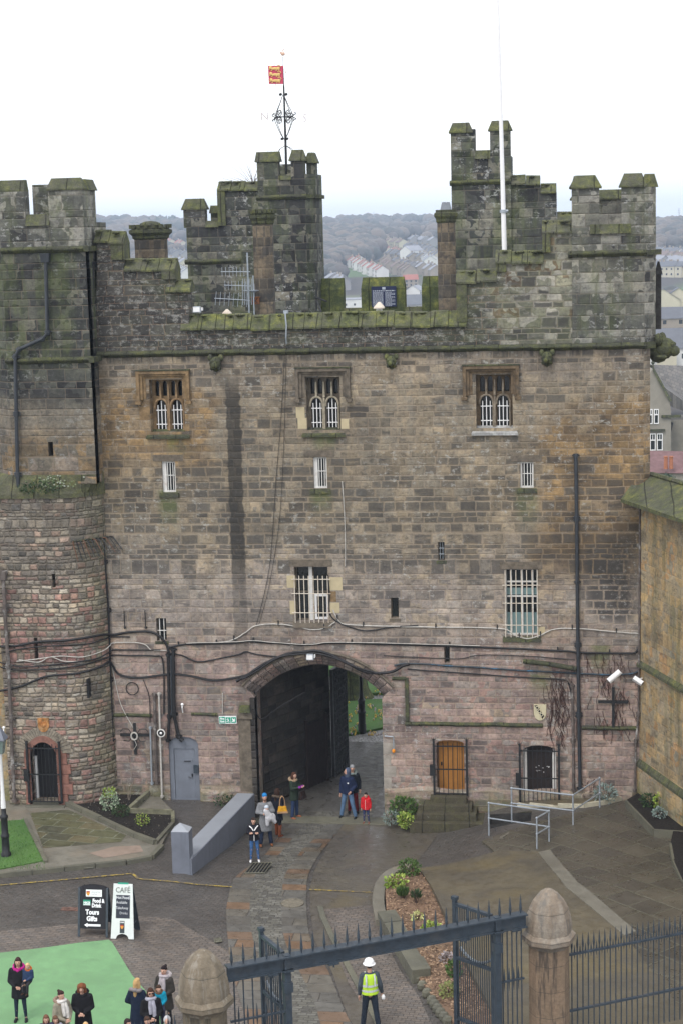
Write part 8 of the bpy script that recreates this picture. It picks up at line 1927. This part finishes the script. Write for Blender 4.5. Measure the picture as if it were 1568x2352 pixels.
wood('bare_woodland', 'bare purple brown winter woodland covering the far slopes', [(190,425,522,560),(190,425,545,650),(728,800,545,640),(728,860,555,610),(728,890,570,600),(850,1000,556,578),(780,1000,523,529),(1500,1640,535,590),(1500,1640,640,700),(728,1000,640,712),(728,812,600,712)], WB, 1500)
wood('bare_woodland', 'bare woodland on the valley slopes hidden behind the towers', [(-500,2100,535,590),(-300,1900,580,720)], WB, 900)
m = MB()
for k in range(420):                                   # trees along the skyline
    x = rp_.choice([rp_.uniform(190, 425), rp_.uniform(728, 1005), rp_.uniform(1500, 1640), rp_.uniform(-600, 2200)]); p = GTer(x, 524+rp_.uniform(-2, 8))
    if p.y < 4000: lump(m, p, 7, 12)
o = m.build('ridge_trees', WB); tag(o, kind='stuff', label='bare hedgerow trees along the far skyline')
for k, (x, y, s, lb) in enumerate(((318,535,26,'leftmost'),(338,530,28,'second from the left'),(366,528,30,'third from the left'),(392,526,34,'rightmost'),)):
    p = GTer(x, y); D = (p-CP).dot(FW); h = s/FL*D; t = thing('pine_tree', 'far dark pine on the left hillside, %s of four' % lb, 'tree', tuple(p)); m = MB(); crown(m, Vector((0, 0, 0)), h*.5, h*1.1, 70); m.build('crown', WG, t); m = MB(); m.tube([(0, 0, -1), (0, 0, h*.6)], h*.03, 5); m.build('trunk', L_TWIG, t)
for k, (x, y, w_, s, lb) in enumerate(((784,550,26,14,'round dark evergreen tree just under the far fields'),(757,636,40,30,'large dark green evergreen tree at the left of the middle gap'),(748,600,40,36,'dark blue green evergreen tree beside the weather vane turret'),(916,606,10,10,'small dark evergreen between the far terraced rows'),(1532,1108,26,18,'dark green bush by the orange chimney pots'))):
    p = GTer(x, y) if k < 4 else atd(x, y, 140); D = (p-CP).dot(FW); h = s/FL*D; wv = w_/FL*D; t = thing('evergreen_tree', lb, 'tree', tuple(p)); m = MB(); crown(m, Vector((0, 0, 0)), wv*.5, h*1.1, 220); m.build('crown', WG, t); m = MB(); m.tube([(0, 0, -1), (0, 0, h*.5)], h*.04, 5); m.build('trunk', L_TWIG, t)
# saplings seen over the roofs
p = W(572, 412, 12); t = thing('bare_tree', 'top of a leafless tree just showing above the left rear block', 'tree', (p.x, 13, -.5)); m = MB()
for k in range(26):
    a = rp_.uniform(-1.3, 1.3); L = rp_.uniform(.5, 1.3); b = Vector((0, 0, p.z+.2)); m.tube([b, b+Vector((sin(a)*L*.5, rp_.uniform(-.3, .3), cos(a)*L*.5)), b+Vector((sin(a)*L*1.1, rp_.uniform(-.4, .4), cos(a)*L*.9))], [.012, .008, .004], 3)
m.build('crown', L_TWIG, t); m = MB(); m.tube([(0, 0, 0), (0, 0, p.z+.3)], [.25, .02], 6); m.build('trunk', L_TWIG, t)
# pylons on the ridge
pyl = None
for k, (x, y, hh, lb) in enumerate(((858,524,40,'tallest electricity pylon on the skyline of the middle gap'),(877,523,26,'shorter pylon right of the tallest one'),(958,518,26,'pylon just left of the plain chimney on the skyline'),(1558,508,34,'pylon on the skyline at the far right'))):
    p = GTer(x, y+4); D = (p-CP).dot(FW); h = hh/FL*D
    t = thing('pylon', lb, 'pylon', tuple(p), group='pylons on the skyline'); m = MB()
    for sx in (-1, 1):
        for sy in (-1, 1): m.tube([(sx*h*.07, sy*h*.07, -3), (0, 0, h)], h*.008, 4)
    for j in range(6): z = h*j/6; w_ = h*.07*(1-j/6); m.tube([(-w_, 0, z), (w_*.8, 0, z+h/6)], h*.005, 3); m.tube([(w_, 0, z), (-w_*.8, 0, z+h/6)], h*.005, 3)
    m.build('tower', M_GALV, t); m = MB()
    for z, w_ in ((.70, .10), (.82, .12), (.93, .08)): m.tube([(-h*w_, 0, h*z), (h*w_, 0, h*z)], h*.006, 4)
    m.build('arms', M_GALV, t)
# air
hz_ = MB(); hz_.box(-4700, 4700, -500, 4650, -60, 90); o = hz_.build('haze', M_GLASS); tag(o, kind='stuff', label='thin pale blue haze over the valley')
hm_ = bpy.data.materials.new('air'); hm_.use_nodes = True; hm_.node_tree.nodes.clear(); pv_ = hm_.node_tree.nodes.new('ShaderNodeVolumePrincipled'); pv_.inputs['Color'].default_value = (.68, .81, 1, 1); pv_.inputs['Density'].default_value = .00028; ho_ = hm_.node_tree.nodes.new('ShaderNodeOutputMaterial'); hm_.node_tree.links.new(pv_.outputs[0], ho_.inputs['Volume'])
o.data.materials[0] = hm_
# ------------------------------------------------------------------ render settings
sc.render.engine = 'CYCLES'
try: sc.cycles.use_denoising = True
except Exception: pass
sc.cycles.max_bounces = 6; sc.cycles.volume_bounces = 0
